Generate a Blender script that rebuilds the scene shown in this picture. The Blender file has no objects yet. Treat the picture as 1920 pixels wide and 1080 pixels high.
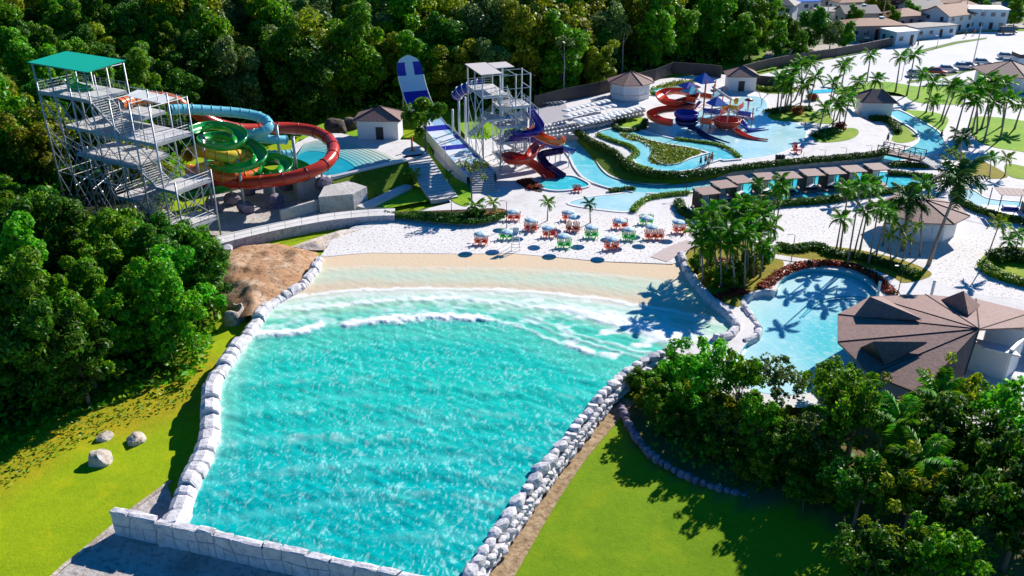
import bpy, math, random
import numpy as np
from mathutils import Vector, Matrix
C = bpy.context.scene.collection
SC = bpy.context.scene
# ------------------------------------------------------------------ camera, light, exposure
FPX, CAM_H, PITCH = 1650.0, 46.0, math.radians(26.4)
cd = bpy.data.cameras.new('camera'); cam = bpy.data.objects.new('camera', cd); C.objects.link(cam)
cam.location = (0, 0, CAM_H); cam.rotation_euler = (math.pi/2 - PITCH, 0, 0)
cd.sensor_width = 36; cd.lens = 36*FPX/1920; cd.clip_start = 0.5; cd.clip_end = 3000
SC.camera = cam
SUN_EL, SUN_AZ = math.radians(31), math.radians(39)
w = bpy.data.worlds.new('World'); SC.world = w; w.use_nodes = True
nt = w.node_tree; bg = nt.nodes['Background']
sky = nt.nodes.new('ShaderNodeTexSky'); sky.sky_type = 'NISHITA'; sky.sun_disc = False
sky.sun_elevation = SUN_EL; sky.sun_rotation = SUN_AZ; sky.air_density = 1.0; sky.dust_density = 0.3; sky.ozone_density = 6.0; sky.altitude = 1500
sat = nt.nodes.new('ShaderNodeHueSaturation'); sat.inputs['Saturation'].default_value = 1.35
nt.links.new(sky.outputs[0], sat.inputs['Color']); nt.links.new(sat.outputs[0], bg.inputs[0]); bg.inputs[1].default_value = 0.085
sl = bpy.data.lights.new('sun', 'SUN'); sl.energy = 5.0; sl.angle = math.radians(0.5); sl.color = (1.0, 0.95, 0.87)
sun = bpy.data.objects.new('sun', sl); C.objects.link(sun)
sdir = Vector((math.sin(SUN_AZ)*math.cos(SUN_EL), math.cos(SUN_AZ)*math.cos(SUN_EL), math.sin(SUN_EL)))
sun.rotation_euler = sdir.to_track_quat('Z', 'Y').to_euler(); sun.location = (60, 80, 90)
SC.view_settings.view_transform = 'Standard'; SC.view_settings.look = 'None'
SC.view_settings.exposure = 0.62; SC.view_settings.gamma = 1.0
try: SC.view_settings.use_curve_mapping = False
except Exception: pass
SC.render.engine = 'CYCLES'
SC.cycles.max_bounces = 6; SC.cycles.diffuse_bounces = 2; SC.cycles.glossy_bounces = 3; SC.cycles.transmission_bounces = 3; SC.cycles.transparent_max_bounces = 6
# ------------------------------------------------------------------ helpers
cp, sp = math.cos(PITCH), math.sin(PITCH)
def at(px, py, z=0.0):                     # a point of the photograph put on the level plane at height z
    a, b = (px-960)/FPX, (540-py)/FPX
    dy, dz = cp+b*sp, -sp+b*cp
    t = (z-CAM_H)/dz
    return Vector((t*a, t*dy, z))
def proj(v):
    z = v[2]-CAM_H; d = v[1]*cp-z*sp; u = v[1]*sp+z*cp
    return 960+FPX*v[0]/d, 540-FPX*u/d
def top_z(base, py):                       # height at which a vertical line through base shows at picture row py
    lo, hi = base[2], base[2]+45
    for _ in range(40):
        m = (lo+hi)/2
        if proj((base[0], base[1], m))[1] > py: lo = m
        else: hi = m
    return lo
def smooth(pts, closed=False, n=6):        # Catmull-Rom through tuples/vectors
    P = [Vector(p) for p in pts]; out = []
    N = len(P); rng = range(N if closed else N-1)
    for i in rng:
        if closed: a, b, c, d = P[(i-1) % N], P[i], P[(i+1) % N], P[(i+2) % N]
        else: a, b, c, d = P[max(i-1, 0)], P[i], P[i+1], P[min(i+2, N-1)]
        for k in range(n):
            t = k/n; out.append(0.5*((2*b)+(c-a)*t+(2*a-5*b+4*c-d)*t*t+(3*b-3*c+d-a)*t**3))
    if not closed: out.append(P[-1])
    return out
def resample(P, step):
    P = [Vector(p) for p in P]; L = [0]
    for a, b in zip(P, P[1:]): L.append(L[-1]+(b-a).length)
    n = max(2, int(round(L[-1]/step))+1); out = []; j = 0
    for i in range(n):
        s = L[-1]*i/(n-1)
        while j < len(L)-2 and L[j+1] < s: j += 1
        t = (s-L[j])/max(L[j+1]-L[j], 1e-9); out.append(P[j].lerp(P[j+1], min(max(t, 0), 1)))
    return out
def vnoise(x, y, seed=0):
    x = np.asarray(x, float); y = np.asarray(y, float)
    xi, yi = np.floor(x).astype(np.int64), np.floor(y).astype(np.int64); fx, fy = x-xi, y-yi
    def h(a, b):
        n = (a*374761393+b*668265263+seed*144269) & 0x7fffffff
        n = ((n ^ (n >> 13))*1274126177) & 0x7fffffff
        return ((n ^ (n >> 16)) & 0xffff)/65535.0
    ux, uy = fx*fx*(3-2*fx), fy*fy*(3-2*fy)
    return (h(xi, yi)*(1-ux)+h(xi+1, yi)*ux)*(1-uy)+(h(xi, yi+1)*(1-ux)+h(xi+1, yi+1)*ux)*uy
def fbm(x, y, seed=0, o=4):
    s = 0; a = 0.5; t = 0
    for i in range(o): s = s+a*vnoise(x*2**i, y*2**i, seed+i*17); t += a; a *= 0.5
    return s/t
def sstep(a, b, x): t = np.clip((x-a)/(b-a), 0, 1); return t*t*(3-2*t)

class MB:
    def __init__(s): s.v = []; s.f = []; s.m = []
    def add(s, V, F, mi=0):
        o = len(s.v); s.v.extend([tuple(p) for p in V]); s.f.extend([tuple(i+o for i in f) for f in F]); s.m.extend([mi]*len(F)); return s
    def box(s, c, d, rz=0.0, mi=0):
        x, y, z = d[0]/2, d[1]/2, d[2]/2; co, si = math.cos(rz), math.sin(rz); V = []
        for dx, dy, dz in ((-x,-y,-z),(x,-y,-z),(x,y,-z),(-x,y,-z),(-x,-y,z),(x,-y,z),(x,y,z),(-x,y,z)):
            V.append((c[0]+dx*co-dy*si, c[1]+dx*si+dy*co, c[2]+dz))
        return s.add(V, [(3,2,1,0),(4,5,6,7),(0,1,5,4),(1,2,6,5),(2,3,7,6),(3,0,4,7)], mi)
    def obox(s, c, ax, ay, az, mi=0):     # box from three half-axis vectors
        c, ax, ay, az = map(Vector, (c, ax, ay, az)); V = [c+i*ax+j*ay+k*az for k in (-1, 1) for i, j in ((-1,-1),(1,-1),(1,1),(-1,1))]
        return s.add(V, [(3,2,1,0),(4,5,6,7),(0,1,5,4),(1,2,6,5),(2,3,7,6),(3,0,4,7)], mi)
    def beam(s, p, q, r, r2=None, n=6, mi=0, caps=True):
        return s.tube([p, q], [r, r if r2 is None else r2], n, mi, caps)
    def tube(s, pts, rad, n=6, mi=0, caps=True):
        P = [Vector(p) for p in pts]
        if not isinstance(rad, (list, tuple)): rad = [rad]*len(P)
        V = []; F = []; up = None
        for i, p in enumerate(P):
            t = (P[min(i+1, len(P)-1)]-P[max(i-1, 0)])
            t = t.normalized() if t.length > 1e-9 else Vector((0, 0, 1))
            if up is None: up = Vector((0, 0, 1)) if abs(t.z) < 0.9 else Vector((1, 0, 0))
            a = t.cross(up); a = a.normalized() if a.length > 1e-6 else t.orthogonal().normalized()
            b = a.cross(t).normalized(); up = b
            for k in range(n):
                q = 2*math.pi*k/n; V.append(p+(a*math.cos(q)+b*math.sin(q))*rad[i])
        for i in range(len(P)-1):
            for k in range(n): F.append((i*n+k, i*n+(k+1) % n, (i+1)*n+(k+1) % n, (i+1)*n+k))
        if caps: F += [tuple(reversed(range(n))), tuple((len(P)-1)*n+k for k in range(n))]
        return s.add(V, F, mi)
    def prism(s, poly, z0, z1, mi=0):
        n = len(poly); V = [(p[0], p[1], z0) for p in poly]+[(p[0], p[1], z1) for p in poly]
        ar = sum(poly[i][0]*poly[(i+1) % n][1]-poly[(i+1) % n][0]*poly[i][1] for i in range(n))
        F = [tuple(reversed(range(n))), tuple(range(n, 2*n))]+[(i, (i+1) % n, n+(i+1) % n, n+i) for i in range(n)]
        if ar < 0: F = [tuple(reversed(f)) for f in F]
        return s.add(V, F, mi)
    def lathe(s, prof, n=12, c=(0, 0, 0), mi=0):
        V = []; F = []
        for r, z in prof:
            for k in range(n): a = 2*math.pi*k/n; V.append((c[0]+r*math.cos(a), c[1]+r*math.sin(a), c[2]+z))
        for i in range(len(prof)-1):
            for k in range(n): F.append((i*n+k, i*n+(k+1) % n, (i+1)*n+(k+1) % n, (i+1)*n+k))
        return s.add(V, F, mi)
    def strip(s, A, B, mi=0, closed=False):    # quads between two equal-length polylines
        n = len(A); V = list(A)+list(B); m = n if closed else n-1
        return s.add(V, [(i, (i+1) % n, n+(i+1) % n, n+i) for i in range(m)], mi)
    def mesh(s, name, mats, origin=None, smooth=False):
        me = bpy.data.meshes.new(name); o = origin or (0, 0, 0)
        me.from_pydata([(x-o[0], y-o[1], z-o[2]) for x, y, z in s.v], [], s.f)
        for m in (mats if isinstance(mats, (list, tuple)) else [mats]): me.materials.append(m)
        if len(me.materials) > 1: me.polygons.foreach_set('material_index', s.m)
        if smooth: me.polygons.foreach_set('use_smooth', [True]*len(me.polygons))
        me.update(); return me
    def build(s, name, mats, parent=None, smooth=False, origin=None):
        if origin is None: origin = root_loc(parent) if parent else None
        return link(name, s.mesh(name, mats, origin, smooth), parent)
def root_loc(o):
    v = Vector((0, 0, 0))
    while o: v += Vector(o.location); o = o.parent
    return v
def link(name, me, parent=None, loc=None, rot=None, scale=None):
    o = bpy.data.objects.new(name, me); C.objects.link(o)
    if parent: o.parent = parent
    if loc is not None: o.location = loc
    if rot is not None: o.rotation_euler = rot
    if scale is not None: o.scale = scale if hasattr(scale, '__len__') else (scale,)*3
    return o
def tag(o, label=None, cat=None, group=None, kind=None):
    for k, v in (('label', label), ('category', cat), ('group', group), ('kind', kind)):
        if v: o[k] = v
    return o
def thing(name, label, cat, loc=(0, 0, 0), rz=0.0, group=None):
    o = bpy.data.objects.new(name, None); C.objects.link(o); o.location = loc; o.rotation_euler = (0, 0, rz); o.empty_display_size = 0.3
    return tag(o, label, cat, group)
KIDS = {}
def copy_tree(o, parent=None):
    c = o.copy(); C.objects.link(c)
    if parent: c.parent = parent
    for ch in kids(o): copy_tree(ch, c)
    return c
def kids(o):
    if o.name not in KIDS: KIDS[o.name] = list(o.children)
    return KIDS[o.name]
def struct(name, me_obj, label=None): me_obj['kind'] = 'structure'; return me_obj
def grid_mesh(name, V, nr, nc, mats, cols=None, smooth=True):
    V = np.asarray(V, np.float32).reshape(-1, 3); i = np.arange(nr*nc).reshape(nr, nc)
    q = np.stack([i[:-1, :-1], i[:-1, 1:], i[1:, 1:], i[1:, :-1]], -1).reshape(-1, 4)
    return raw_mesh(name, V, q, mats, cols, smooth)
def raw_mesh(name, V, Q, mats, cols=None, smooth=False):
    k = Q.shape[1]; me = bpy.data.meshes.new(name)
    me.vertices.add(len(V)); me.vertices.foreach_set('co', np.asarray(V, np.float32).ravel())
    me.loops.add(Q.size); me.loops.foreach_set('vertex_index', Q.astype(np.int32).ravel())
    me.polygons.add(len(Q)); me.polygons.foreach_set('loop_start', np.arange(0, Q.size, k, dtype=np.int32))
    try: me.polygons.foreach_set('loop_total', np.full(len(Q), k, dtype=np.int32))
    except Exception: pass
    if smooth: me.polygons.foreach_set('use_smooth', np.ones(len(Q), bool))
    for m in (mats if isinstance(mats, (list, tuple)) else [mats]): me.materials.append(m)
    me.update(calc_edges=True)
    if cols is not None:
        ca = me.color_attributes.new('Col', 'FLOAT_COLOR', 'POINT'); c = np.ones((len(V), 4), np.float32); c[:, :3] = cols; ca.data.foreach_set('color', c.ravel())
    return me
def flat_fill(outers, holes=()):           # even-odd fill of closed 2D outlines -> triangles
    cu = bpy.data.curves.new('fill', 'CURVE'); cu.dimensions = '2D'; cu.fill_mode = 'BOTH'
    for poly in list(outers)+list(holes):
        sp_ = cu.splines.new('POLY'); sp_.points.add(len(poly)-1); sp_.use_cyclic_u = True
        for p, q in zip(sp_.points, poly): p.co = (q[0], q[1], 0, 1)
    o = bpy.data.objects.new('fill', cu); C.objects.link(o)
    bpy.context.view_layer.update()
    me = bpy.data.meshes.new_from_object(o.evaluated_get(bpy.context.evaluated_depsgraph_get()))
    V = [tuple(v.co) for v in me.vertices]; F = [tuple(p.vertices) if p.normal.z >= 0 else tuple(reversed(p.vertices)) for p in me.polygons]
    bpy.data.objects.remove(o); bpy.data.curves.remove(cu); bpy.data.meshes.remove(me)
    return V, F
def sheet(name, outline, z, mat, holes=(), skirt=0.0, kind='structure', side=None):
    V, F = flat_fill([outline], holes); mb = MB(); mb.add([(x, y, z) for x, y, _ in V], F)
    if skirt:
        for poly in [outline]:
            P = [Vector((p[0], p[1], z)) for p in poly]; mb.strip(P, [p-Vector((0, 0, skirt)) for p in P], 1 if side else 0, True)
    o = mb.build(name, [mat, side] if side else mat)
    if kind: o['kind'] = kind
    return o
def outline(px, z=0.0, n=5, closed=True, sm=True):
    P = [at(x, y, z) for x, y in px]
    return smooth(P, closed, n) if sm else P
def ribbon(px, width, z=0.0, n=6):         # closed outline of a band of given width round a centreline
    P = smooth([at(x, y, z) for x, y in px], False, n); L = []; Rr = []
    for i, p in enumerate(P):
        t = (P[min(i+1, len(P)-1)]-P[max(i-1, 0)]).normalized(); nn = Vector((-t.y, t.x, 0))
        wd = width(i/(len(P)-1)) if callable(width) else width
        L.append(p+nn*wd/2); Rr.append(p-nn*wd/2)
    return L+list(reversed(Rr))
def inside(x, y, poly):
    x = np.asarray(x, float); y = np.asarray(y, float); c = np.zeros(x.shape, bool); n = len(poly)
    for i in range(n):
        x0, y0 = poly[i][0], poly[i][1]; x1, y1 = poly[(i+1) % n][0], poly[(i+1) % n][1]
        if y0 == y1: continue
        c ^= ((y0 > y) != (y1 > y)) & (x < (x1-x0)*(y-y0)/(y1-y0)+x0)
    return c
def dist_to(x, y, poly, closed=True):
    x = np.asarray(x, float); y = np.asarray(y, float); d = np.full(x.shape, 1e9); n = len(poly)
    for i in range(n if closed else n-1):
        ax, ay = poly[i][0], poly[i][1]; bx, by = poly[(i+1) % n][0], poly[(i+1) % n][1]
        vx, vy = bx-ax, by-ay; l2 = vx*vx+vy*vy+1e-12
        t = np.clip(((x-ax)*vx+(y-ay)*vy)/l2, 0, 1); d = np.minimum(d, np.hypot(x-ax-t*vx, y-ay-t*vy))
    return d
ORD = ['first','second','third','fourth','fifth','sixth','seventh','eighth','ninth','tenth','eleventh','twelfth','thirteenth','fourteenth','fifteenth','sixteenth','seventeenth','eighteenth','nineteenth','twentieth']
def nth(i, n=None):
    if n and i == n-1 and n > 1: return 'last'
    return ORD[i] if i < 20 else 'twenty '+ORD[i-20]
# ------------------------------------------------------------------ materials
def srgb(r, g, b): return tuple(((c/255)/12.92 if c/255 <= 0.04045 else ((c/255+0.055)/1.055)**2.4) for c in (r, g, b))
class NT:
    def __init__(s, name):
        s.m = bpy.data.materials.new(name); s.m.use_nodes = True; s.t = s.m.node_tree; s.b = s.t.nodes['Principled BSDF']; s.out = s.t.nodes['Material Output']; s._c = None
    def n(s, typ, **kw):
        x = s.t.nodes.new('ShaderNode'+typ)
        for k, v in kw.items():
            if k in x.inputs: x.inputs[k].default_value = v
            else: setattr(x, k, v)
        return x
    def l(s, a, b): s.t.links.new(a, b)
    def co(s):
        if s._c is None: s._c = s.n('TexCoord')
        return s._c.outputs['Object']
    def pos(s): return s.n('NewGeometry').outputs['Position']
    def noise(s, scale, detail=3, rough=0.55, vec=None, dist=0.0):
        x = s.n('TexNoise'); x.inputs['Scale'].default_value = scale; x.inputs['Detail'].default_value = detail; x.inputs['Roughness'].default_value = rough; x.inputs['Distortion'].default_value = dist
        s.l(vec or s.pos(), x.inputs['Vector']); return x.outputs['Fac']
    def ramp(s, fac, stops):
        r = s.n('ValToRGB'); e = r.color_ramp.elements
        while len(e) < len(stops): e.new(0.5)
        for k, (p, c) in enumerate(stops): e[k].position = p; e[k].color = (*c, 1) if len(c) == 3 else c
        s.l(fac, r.inputs[0]); return r.outputs[0]
    def mix(s, fac, a, b, typ='MIX'):
        x = s.n('MixRGB', blend_type=typ)
        for k, v in ((0, fac), (1, a), (2, b)):
            if hasattr(v, 'node'): s.l(v, x.inputs[k])
            elif k == 0: x.inputs[0].default_value = v
            else: x.inputs[k].default_value = (*v, 1)
        return x.outputs[0]
    def math(s, op, a, b=0.0):
        x = s.n('Math', operation=op)
        for k, v in ((0, a), (1, b)):
            if hasattr(v, 'node'): s.l(v, x.inputs[k])
            else: x.inputs[k].default_value = v
        return x.outputs[0]
    def bump(s, h, strength=0.3, dist=0.05):
        x = s.n('Bump'); x.inputs['Strength'].default_value = strength; x.inputs['Distance'].default_value = dist; s.l(h, x.inputs['Height']); s.l(x.outputs[0], s.b.inputs['Normal']); return x
    def fin(s, col, rough=0.6, spec=0.5, metal=0.0):
        if hasattr(col, 'node'): s.l(col, s.b.inputs['Base Color'])
        else: s.b.inputs['Base Color'].default_value = (*col, 1)
        if hasattr(rough, 'node'): s.l(rough, s.b.inputs['Roughness'])
        else: s.b.inputs['Roughness'].default_value = rough
        s.b.inputs['Specular IOR Level'].default_value = spec; s.b.inputs['Metallic'].default_value = metal
        return s.m
def plain(name, c, rough=0.5, var=0.12, scale=1.5, spec=0.4, metal=0.0, bump=0.0):
    t = NT(name); f = t.noise(scale, 4); col = t.mix(f, tuple(x*(1-var) for x in c), tuple(min(1, x*(1+var)) for x in c))
    if bump: t.bump(t.noise(scale*6, 3), bump, 0.03)
    return t.fin(col, rough, spec, metal)
def leafmat(name, a, b, c, trans=0.35, fine=1.2):
    t = NT(name); oi = t.n('ObjectInfo'); f = t.noise(fine, 3); col = t.ramp(f, [(0.3, a), (0.52, b), (0.72, c)])
    hs = t.n('HueSaturation'); t.l(col, hs.inputs['Color'])
    isl = t.n('NewGeometry').outputs['Random Per Island']
    t.l(t.math('ADD', t.math('ADD', t.math('MULTIPLY', oi.outputs['Random'], 0.035), 0.468), t.math('MULTIPLY', isl, 0.03)), hs.inputs['Hue'])
    t.l(t.math('ADD', t.math('MULTIPLY', oi.outputs['Random'], 0.55), t.math('ADD', 0.30, t.math('MULTIPLY', t.math('POWER', isl, 1.6), 1.15))), hs.inputs['Value'])
    t.fin(hs.outputs[0], 0.45, 0.25); tr = t.n('BsdfTranslucent'); t.l(hs.outputs[0], tr.inputs[0]); mx = t.n('MixShader'); mx.inputs[0].default_value = trans
    t.l(t.b.outputs[0], mx.inputs[1]); t.l(tr.outputs[0], mx.inputs[2]); t.l(mx.outputs[0], t.out.inputs[0]); return t.m
M = {}
M['leaf'] = leafmat('broadleaf', (0.045, 0.16, 0.003), (0.12, 0.30, 0.005), (0.30, 0.40, 0.008), 0.45)
M['leaf_bright'] = leafmat('bright_leaf', (0.05, 0.23, 0.006), (0.13, 0.38, 0.008), (0.30, 0.45, 0.010), 0.45)
M['leaf_olive'] = leafmat('olive_leaf', (0.10, 0.16, 0.004), (0.24, 0.29, 0.006), (0.42, 0.38, 0.012), 0.45)
M['leaf_dark'] = leafmat('dark_leaf', (0.022, 0.10, 0.004), (0.06, 0.19, 0.006), (0.16, 0.27, 0.008), 0.4)
M['leaf_grey'] = leafmat('grey_leaf', (0.07, 0.14, 0.03), (0.16, 0.25, 0.05), (0.30, 0.36, 0.10), 0.4)
M['palm'] = leafmat('palm_leaf', (0.03, 0.16, 0.006), (0.10, 0.32, 0.008), (0.26, 0.42, 0.012), 0.45)
M['palm_dark'] = leafmat('palm_leaf_dark', (0.015, 0.06, 0.012), (0.035, 0.12, 0.02), (0.09, 0.18, 0.03), 0.3)
M['palm_yellow'] = leafmat('palm_leaf_yellow', (0.14, 0.28, 0.01), (0.26, 0.38, 0.012), (0.40, 0.40, 0.02), 0.4)
M['hedge'] = leafmat('hedge_leaf', (0.015, 0.06, 0.005), (0.045, 0.14, 0.008), (0.13, 0.21, 0.010), 0.35, 2.5)
M['hedge_lime'] = leafmat('lime_shrub', (0.06, 0.17, 0.008), (0.15, 0.26, 0.008), (0.29, 0.31, 0.015), 0.4, 2.0)
M['redleaf'] = leafmat('red_leaf', (0.14, 0.012, 0.008), (0.32, 0.03, 0.015), (0.40, 0.09, 0.02), 0.3, 2.5)
M['bark'] = plain('bark', (0.16, 0.12, 0.09), 0.9, 0.35, 3)
M['palmbark'] = plain('palm_bark', (0.24, 0.20, 0.17), 0.9, 0.3, 3)
def paving():
    t = NT('paving'); big = t.noise(0.12, 4); mid = t.noise(1.3, 4); sm = t.noise(2.6, 2, 0.7)
    c = t.mix(big, (0.60, 0.575, 0.565), (0.76, 0.73, 0.72)); c = t.mix(t.ramp(mid, [(0.45, (0, 0, 0)), (0.7, (0.3, 0.3, 0.3))]), c, (0.50, 0.47, 0.46))
    c = t.mix(t.ramp(sm, [(0.26, (0.75, 0.75, 0.75)), (0.36, (0, 0, 0))]), c, (0.24, 0.21, 0.20))
    c = t.mix(t.ramp(t.noise(0.35, 6, 0.7, dist=0.6), [(0.50, (0,)*3), (0.66, (0.38,)*3)]), c, (0.42, 0.38, 0.36)); t.bump(t.noise(5, 3), 0.3, 0.03); return t.fin(c, 0.85, 0.2)
M['paving'] = paving()
def pebble():
    t = NT('pebbled_sand'); sm = t.noise(3.0, 2, 0.8); big = t.noise(0.2, 3)
    c = t.mix(big, (0.66, 0.62, 0.60), (0.80, 0.77, 0.75)); c = t.mix(t.ramp(sm, [(0.36, (0.85,)*3), (0.44, (0.0,)*3)]), c, (0.22, 0.18, 0.17))
    t.bump(sm, 0.5, 0.05); return t.fin(c, 0.9, 0.2)
M['pebble'] = pebble()
def grass(name, a, b, c, bs=0.22):
    t = NT(name); f = t.mix(0.5, t.noise(0.25, 4), t.noise(1.6, 4)); col = t.ramp(f, [(0.32, a), (0.5, b), (0.66, c)]); sp_ = t.noise(9, 3)
    col = t.mix(t.ramp(sp_, [(0.3, (0.5,)*3), (0.5, (0,)*3)]), col, tuple(x*0.45 for x in a)); col = t.mix(t.ramp(t.noise(0.45, 5, 0.65), [(0.58, (0,)*3), (0.72, (0.45,)*3)]), col, (0.30, 0.25, 0.06)); t.bump(t.noise(6, 4), bs, 0.12); return t.fin(col, 0.85, 0.15)
M['lawn'] = grass('lawn_grass', (0.12, 0.24, 0.005), (0.20, 0.32, 0.006), (0.32, 0.36, 0.008))
M['lawn_bright'] = grass('bright_lawn_grass', (0.11, 0.28, 0.005), (0.19, 0.38, 0.006), (0.34, 0.42, 0.008))
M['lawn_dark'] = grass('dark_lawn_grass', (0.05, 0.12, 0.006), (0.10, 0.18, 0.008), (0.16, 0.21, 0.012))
M['bank'] = grass('rough_grass', (0.14, 0.15, 0.010), (0.26, 0.22, 0.012), (0.33, 0.24, 0.02), 1.0)
M['mulch'] = plain('mulch', (0.075, 0.05, 0.035), 0.95, 0.6, 2.5, 0.1, 0, 0.5)
M['rockbrown'] = None
def rockm(name, a, b, c, dark, sc=0.35):
    t = NT(name); f = t.noise(sc, 5, 0.6, dist=0.8); col = t.ramp(f, [(0.3, a), (0.5, b), (0.7, c)]); col = t.mix(t.ramp(t.noise(2.2, 5, 0.65), [(0.34, (0.8,)*3), (0.5, (0,)*3)]), col, dark)
    t.bump(t.noise(1.6, 6, 0.65), 0.6, 0.25); return t.fin(col, 0.9, 0.2)
M['outcrop'] = rockm('brown_rock', (0.34, 0.16, 0.075), (0.46, 0.27, 0.15), (0.62, 0.46, 0.33), (0.16, 0.075, 0.04))
M['dirt'] = rockm('bare_earth', (0.26, 0.17, 0.09), (0.38, 0.26, 0.15), (0.50, 0.37, 0.23), (0.16, 0.10, 0.05), 1.2)
M['darkrock'] = rockm('dark_rock', (0.03, 0.025, 0.022), (0.08, 0.06, 0.05), (0.22, 0.17, 0.14), (0.012, 0.01, 0.01), 0.6)
M['stone'] = rockm('pale_stone', (0.54, 0.52, 0.54), (0.64, 0.61, 0.63), (0.74, 0.71, 0.72), (0.42, 0.40, 0.42), 0.8)
M['stone_purple'] = rockm('purple_stone', (0.16, 0.13, 0.18), (0.24, 0.20, 0.26), (0.34, 0.30, 0.35), (0.08, 0.06, 0.09), 0.8)
M['boulder'] = rockm('boulder_stone', (0.34, 0.27, 0.22), (0.50, 0.43, 0.37), (0.62, 0.57, 0.52), (0.22, 0.16, 0.13), 0.7)
M['concrete'] = rockm('concrete', (0.44, 0.42, 0.41), (0.52, 0.50, 0.49), (0.60, 0.58, 0.56), (0.36, 0.33, 0.32), 0.25)
M['slab'] = rockm('stained_concrete', (0.36, 0.31, 0.28), (0.50, 0.45, 0.42), (0.60, 0.55, 0.52), (0.22, 0.18, 0.16), 0.2)
M['white'] = plain('white_paint', (0.74, 0.73, 0.72), 0.6, 0.06)
M['rim'] = plain('pool_rim', (0.68, 0.66, 0.65), 0.7, 0.10, 1.0)
M['steel'] = plain('galvanised_steel', (0.46, 0.47, 0.49), 0.45, 0.12, 1.0, 0.5, 0.35)
M['deck'] = plain('deck_boards', (0.52, 0.50, 0.50), 0.8, 0.12, 2.0)
M['dark'] = plain('dark_metal', (0.03, 0.03, 0.035), 0.5, 0.2)
M['wood'] = plain('dark_wood', (0.07, 0.04, 0.03), 0.7, 0.3, 3)
M['woodred'] = plain('cabana_roof_wood', (0.30, 0.20, 0.17), 0.75, 0.2, 3)
def tiles(name, a, b, sc=3.2):
    t = NT(name); v = t.n('TexVoronoi'); v.inputs['Scale'].default_value = sc; t.l(t.pos(), v.inputs['Vector']); f = t.noise(0.4, 4)
    col = t.mix(f, a, b); col = t.mix(t.ramp(t.noise(3.0, 3), [(0.35, (0.5,)*3), (0.6, (0,)*3)]), col, tuple(x*0.6 for x in a)); t.bump(v.outputs['Distance'], 0.22, 0.05); return t.fin(col, 0.75, 0.3)
M['roof'] = tiles('brown_roof_tiles', (0.23, 0.135, 0.115), (0.32, 0.195, 0.17))
M['roof_dark'] = tiles('dark_roof_tiles', (0.06, 0.04, 0.04), (0.10, 0.07, 0.07))
M['green_roof'] = plain('green_canopy', (0.0, 0.40, 0.25), 0.5, 0.05, 0.3)
M['sl_green'] = plain('green_slide', (0.008, 0.29, 0.035), 0.22, 0.12, 0.8, 0.6)
M['sl_red'] = plain('red_slide', (0.52, 0.035, 0.010), 0.25, 0.12, 0.8, 0.6)
M['sl_orange'] = plain('orange_slide', (0.72, 0.16, 0.03), 0.25, 0.1, 0.8, 0.6)
M['play_red'] = plain('bright_red_plastic', (0.72, 0.07, 0.02), 0.3, 0.1, 0.8, 0.6)
M['sl_cyan'] = plain('cyan_slide', (0.18, 0.55, 0.64), 0.22, 0.08, 0.8, 0.6)
M['sl_yellow'] = plain('yellow_slide', (0.75, 0.50, 0.03), 0.25, 0.1, 0.8, 0.6)
M['sl_blue'] = plain('blue_slide', (0.03, 0.02, 0.28), 0.22, 0.1, 0.8, 0.6)
M['sl_navy'] = plain('navy_slide', (0.02, 0.012, 0.09), 0.22, 0.1, 0.8, 0.6)
M['blue_roof'] = plain('blue_roof', (0.02, 0.12, 0.5), 0.35, 0.1, 0.8)
M['lanewhite'] = plain('lane_white', (0.70, 0.74, 0.78), 0.3, 0.05)
M['laneblue'] = plain('lane_blue', (0.015, 0.015, 0.30), 0.3, 0.08)
M['lanepale'] = plain('lane_pale_blue', (0.36, 0.56, 0.72), 0.3, 0.06)
M['glass'] = plain('window_glass', (0.05, 0.07, 0.09), 0.08, 0.2, 1.0, 0.8)
M['paneblue'] = plain('shutter_pale', (0.55, 0.66, 0.72), 0.4, 0.05)
M['umb_white'] = plain('white_canvas', (0.74, 0.73, 0.73), 0.8, 0.04)
M['umb_blue'] = plain('blue_canvas', (0.24, 0.52, 0.66), 0.8, 0.08)
M['ch_orange'] = plain('orange_plastic', (0.80, 0.11, 0.03), 0.4, 0.08)
M['ch_green'] = plain('green_plastic', (0.08, 0.58, 0.10), 0.4, 0.08)
M['ch_red'] = plain('red_plastic', (0.62, 0.03, 0.02), 0.4, 0.08)
M['skin'] = plain('skin', (0.35, 0.19, 0.12), 0.6, 0.1)
M['asphalt'] = plain('asphalt', (0.10, 0.10, 0.105), 0.9, 0.2, 0.5)
M['lotsand'] = plain('car_park_gravel', (0.68, 0.66, 0.66), 0.95, 0.12, 0.15, 0.2, 0, 0.4)
M['tyre'] = plain('tyre_rubber', (0.02, 0.02, 0.02), 0.8, 0.1)
def water(name, deep, pale, amt=0.5, sc=0.9):
    t = NT(name); v = t.n('TexVoronoi', feature='SMOOTH_F1'); v.inputs['Scale'].default_value = sc; wv = t.n('VectorMath', operation='ADD'); nz = t.n('TexNoise'); nz.inputs['Scale'].default_value = 0.7
    t.l(t.pos(), nz.inputs['Vector']); t.l(t.pos(), wv.inputs[0]); t.l(nz.outputs['Color'], wv.inputs[1]); t.l(wv.outputs[0], v.inputs['Vector'])
    big = t.noise(0.10, 3); c = t.mix(t.ramp(big, [(0.35, (0,)*3), (0.65, (1,)*3)]), deep, pale)
    c = t.mix(t.ramp(v.outputs['Distance'], [(0.45, (0,)*3), (0.85, (amt,)*3)]), c, tuple(min(1, x*1.3+0.22) for x in pale))  # pale cells paint light caustics into the water colour
    t.bump(t.noise(1.8, 3, 0.6, dist=0.6), 0.25, 0.12); return t.fin(c, 0.12, 0.35)
M['w_turq'] = water('turquoise_water', (0.02, 0.42, 0.50), (0.08, 0.58, 0.62))
M['w_pale'] = water('shallow_water', (0.34, 0.62, 0.66), (0.52, 0.74, 0.75), 0.35)
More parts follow.
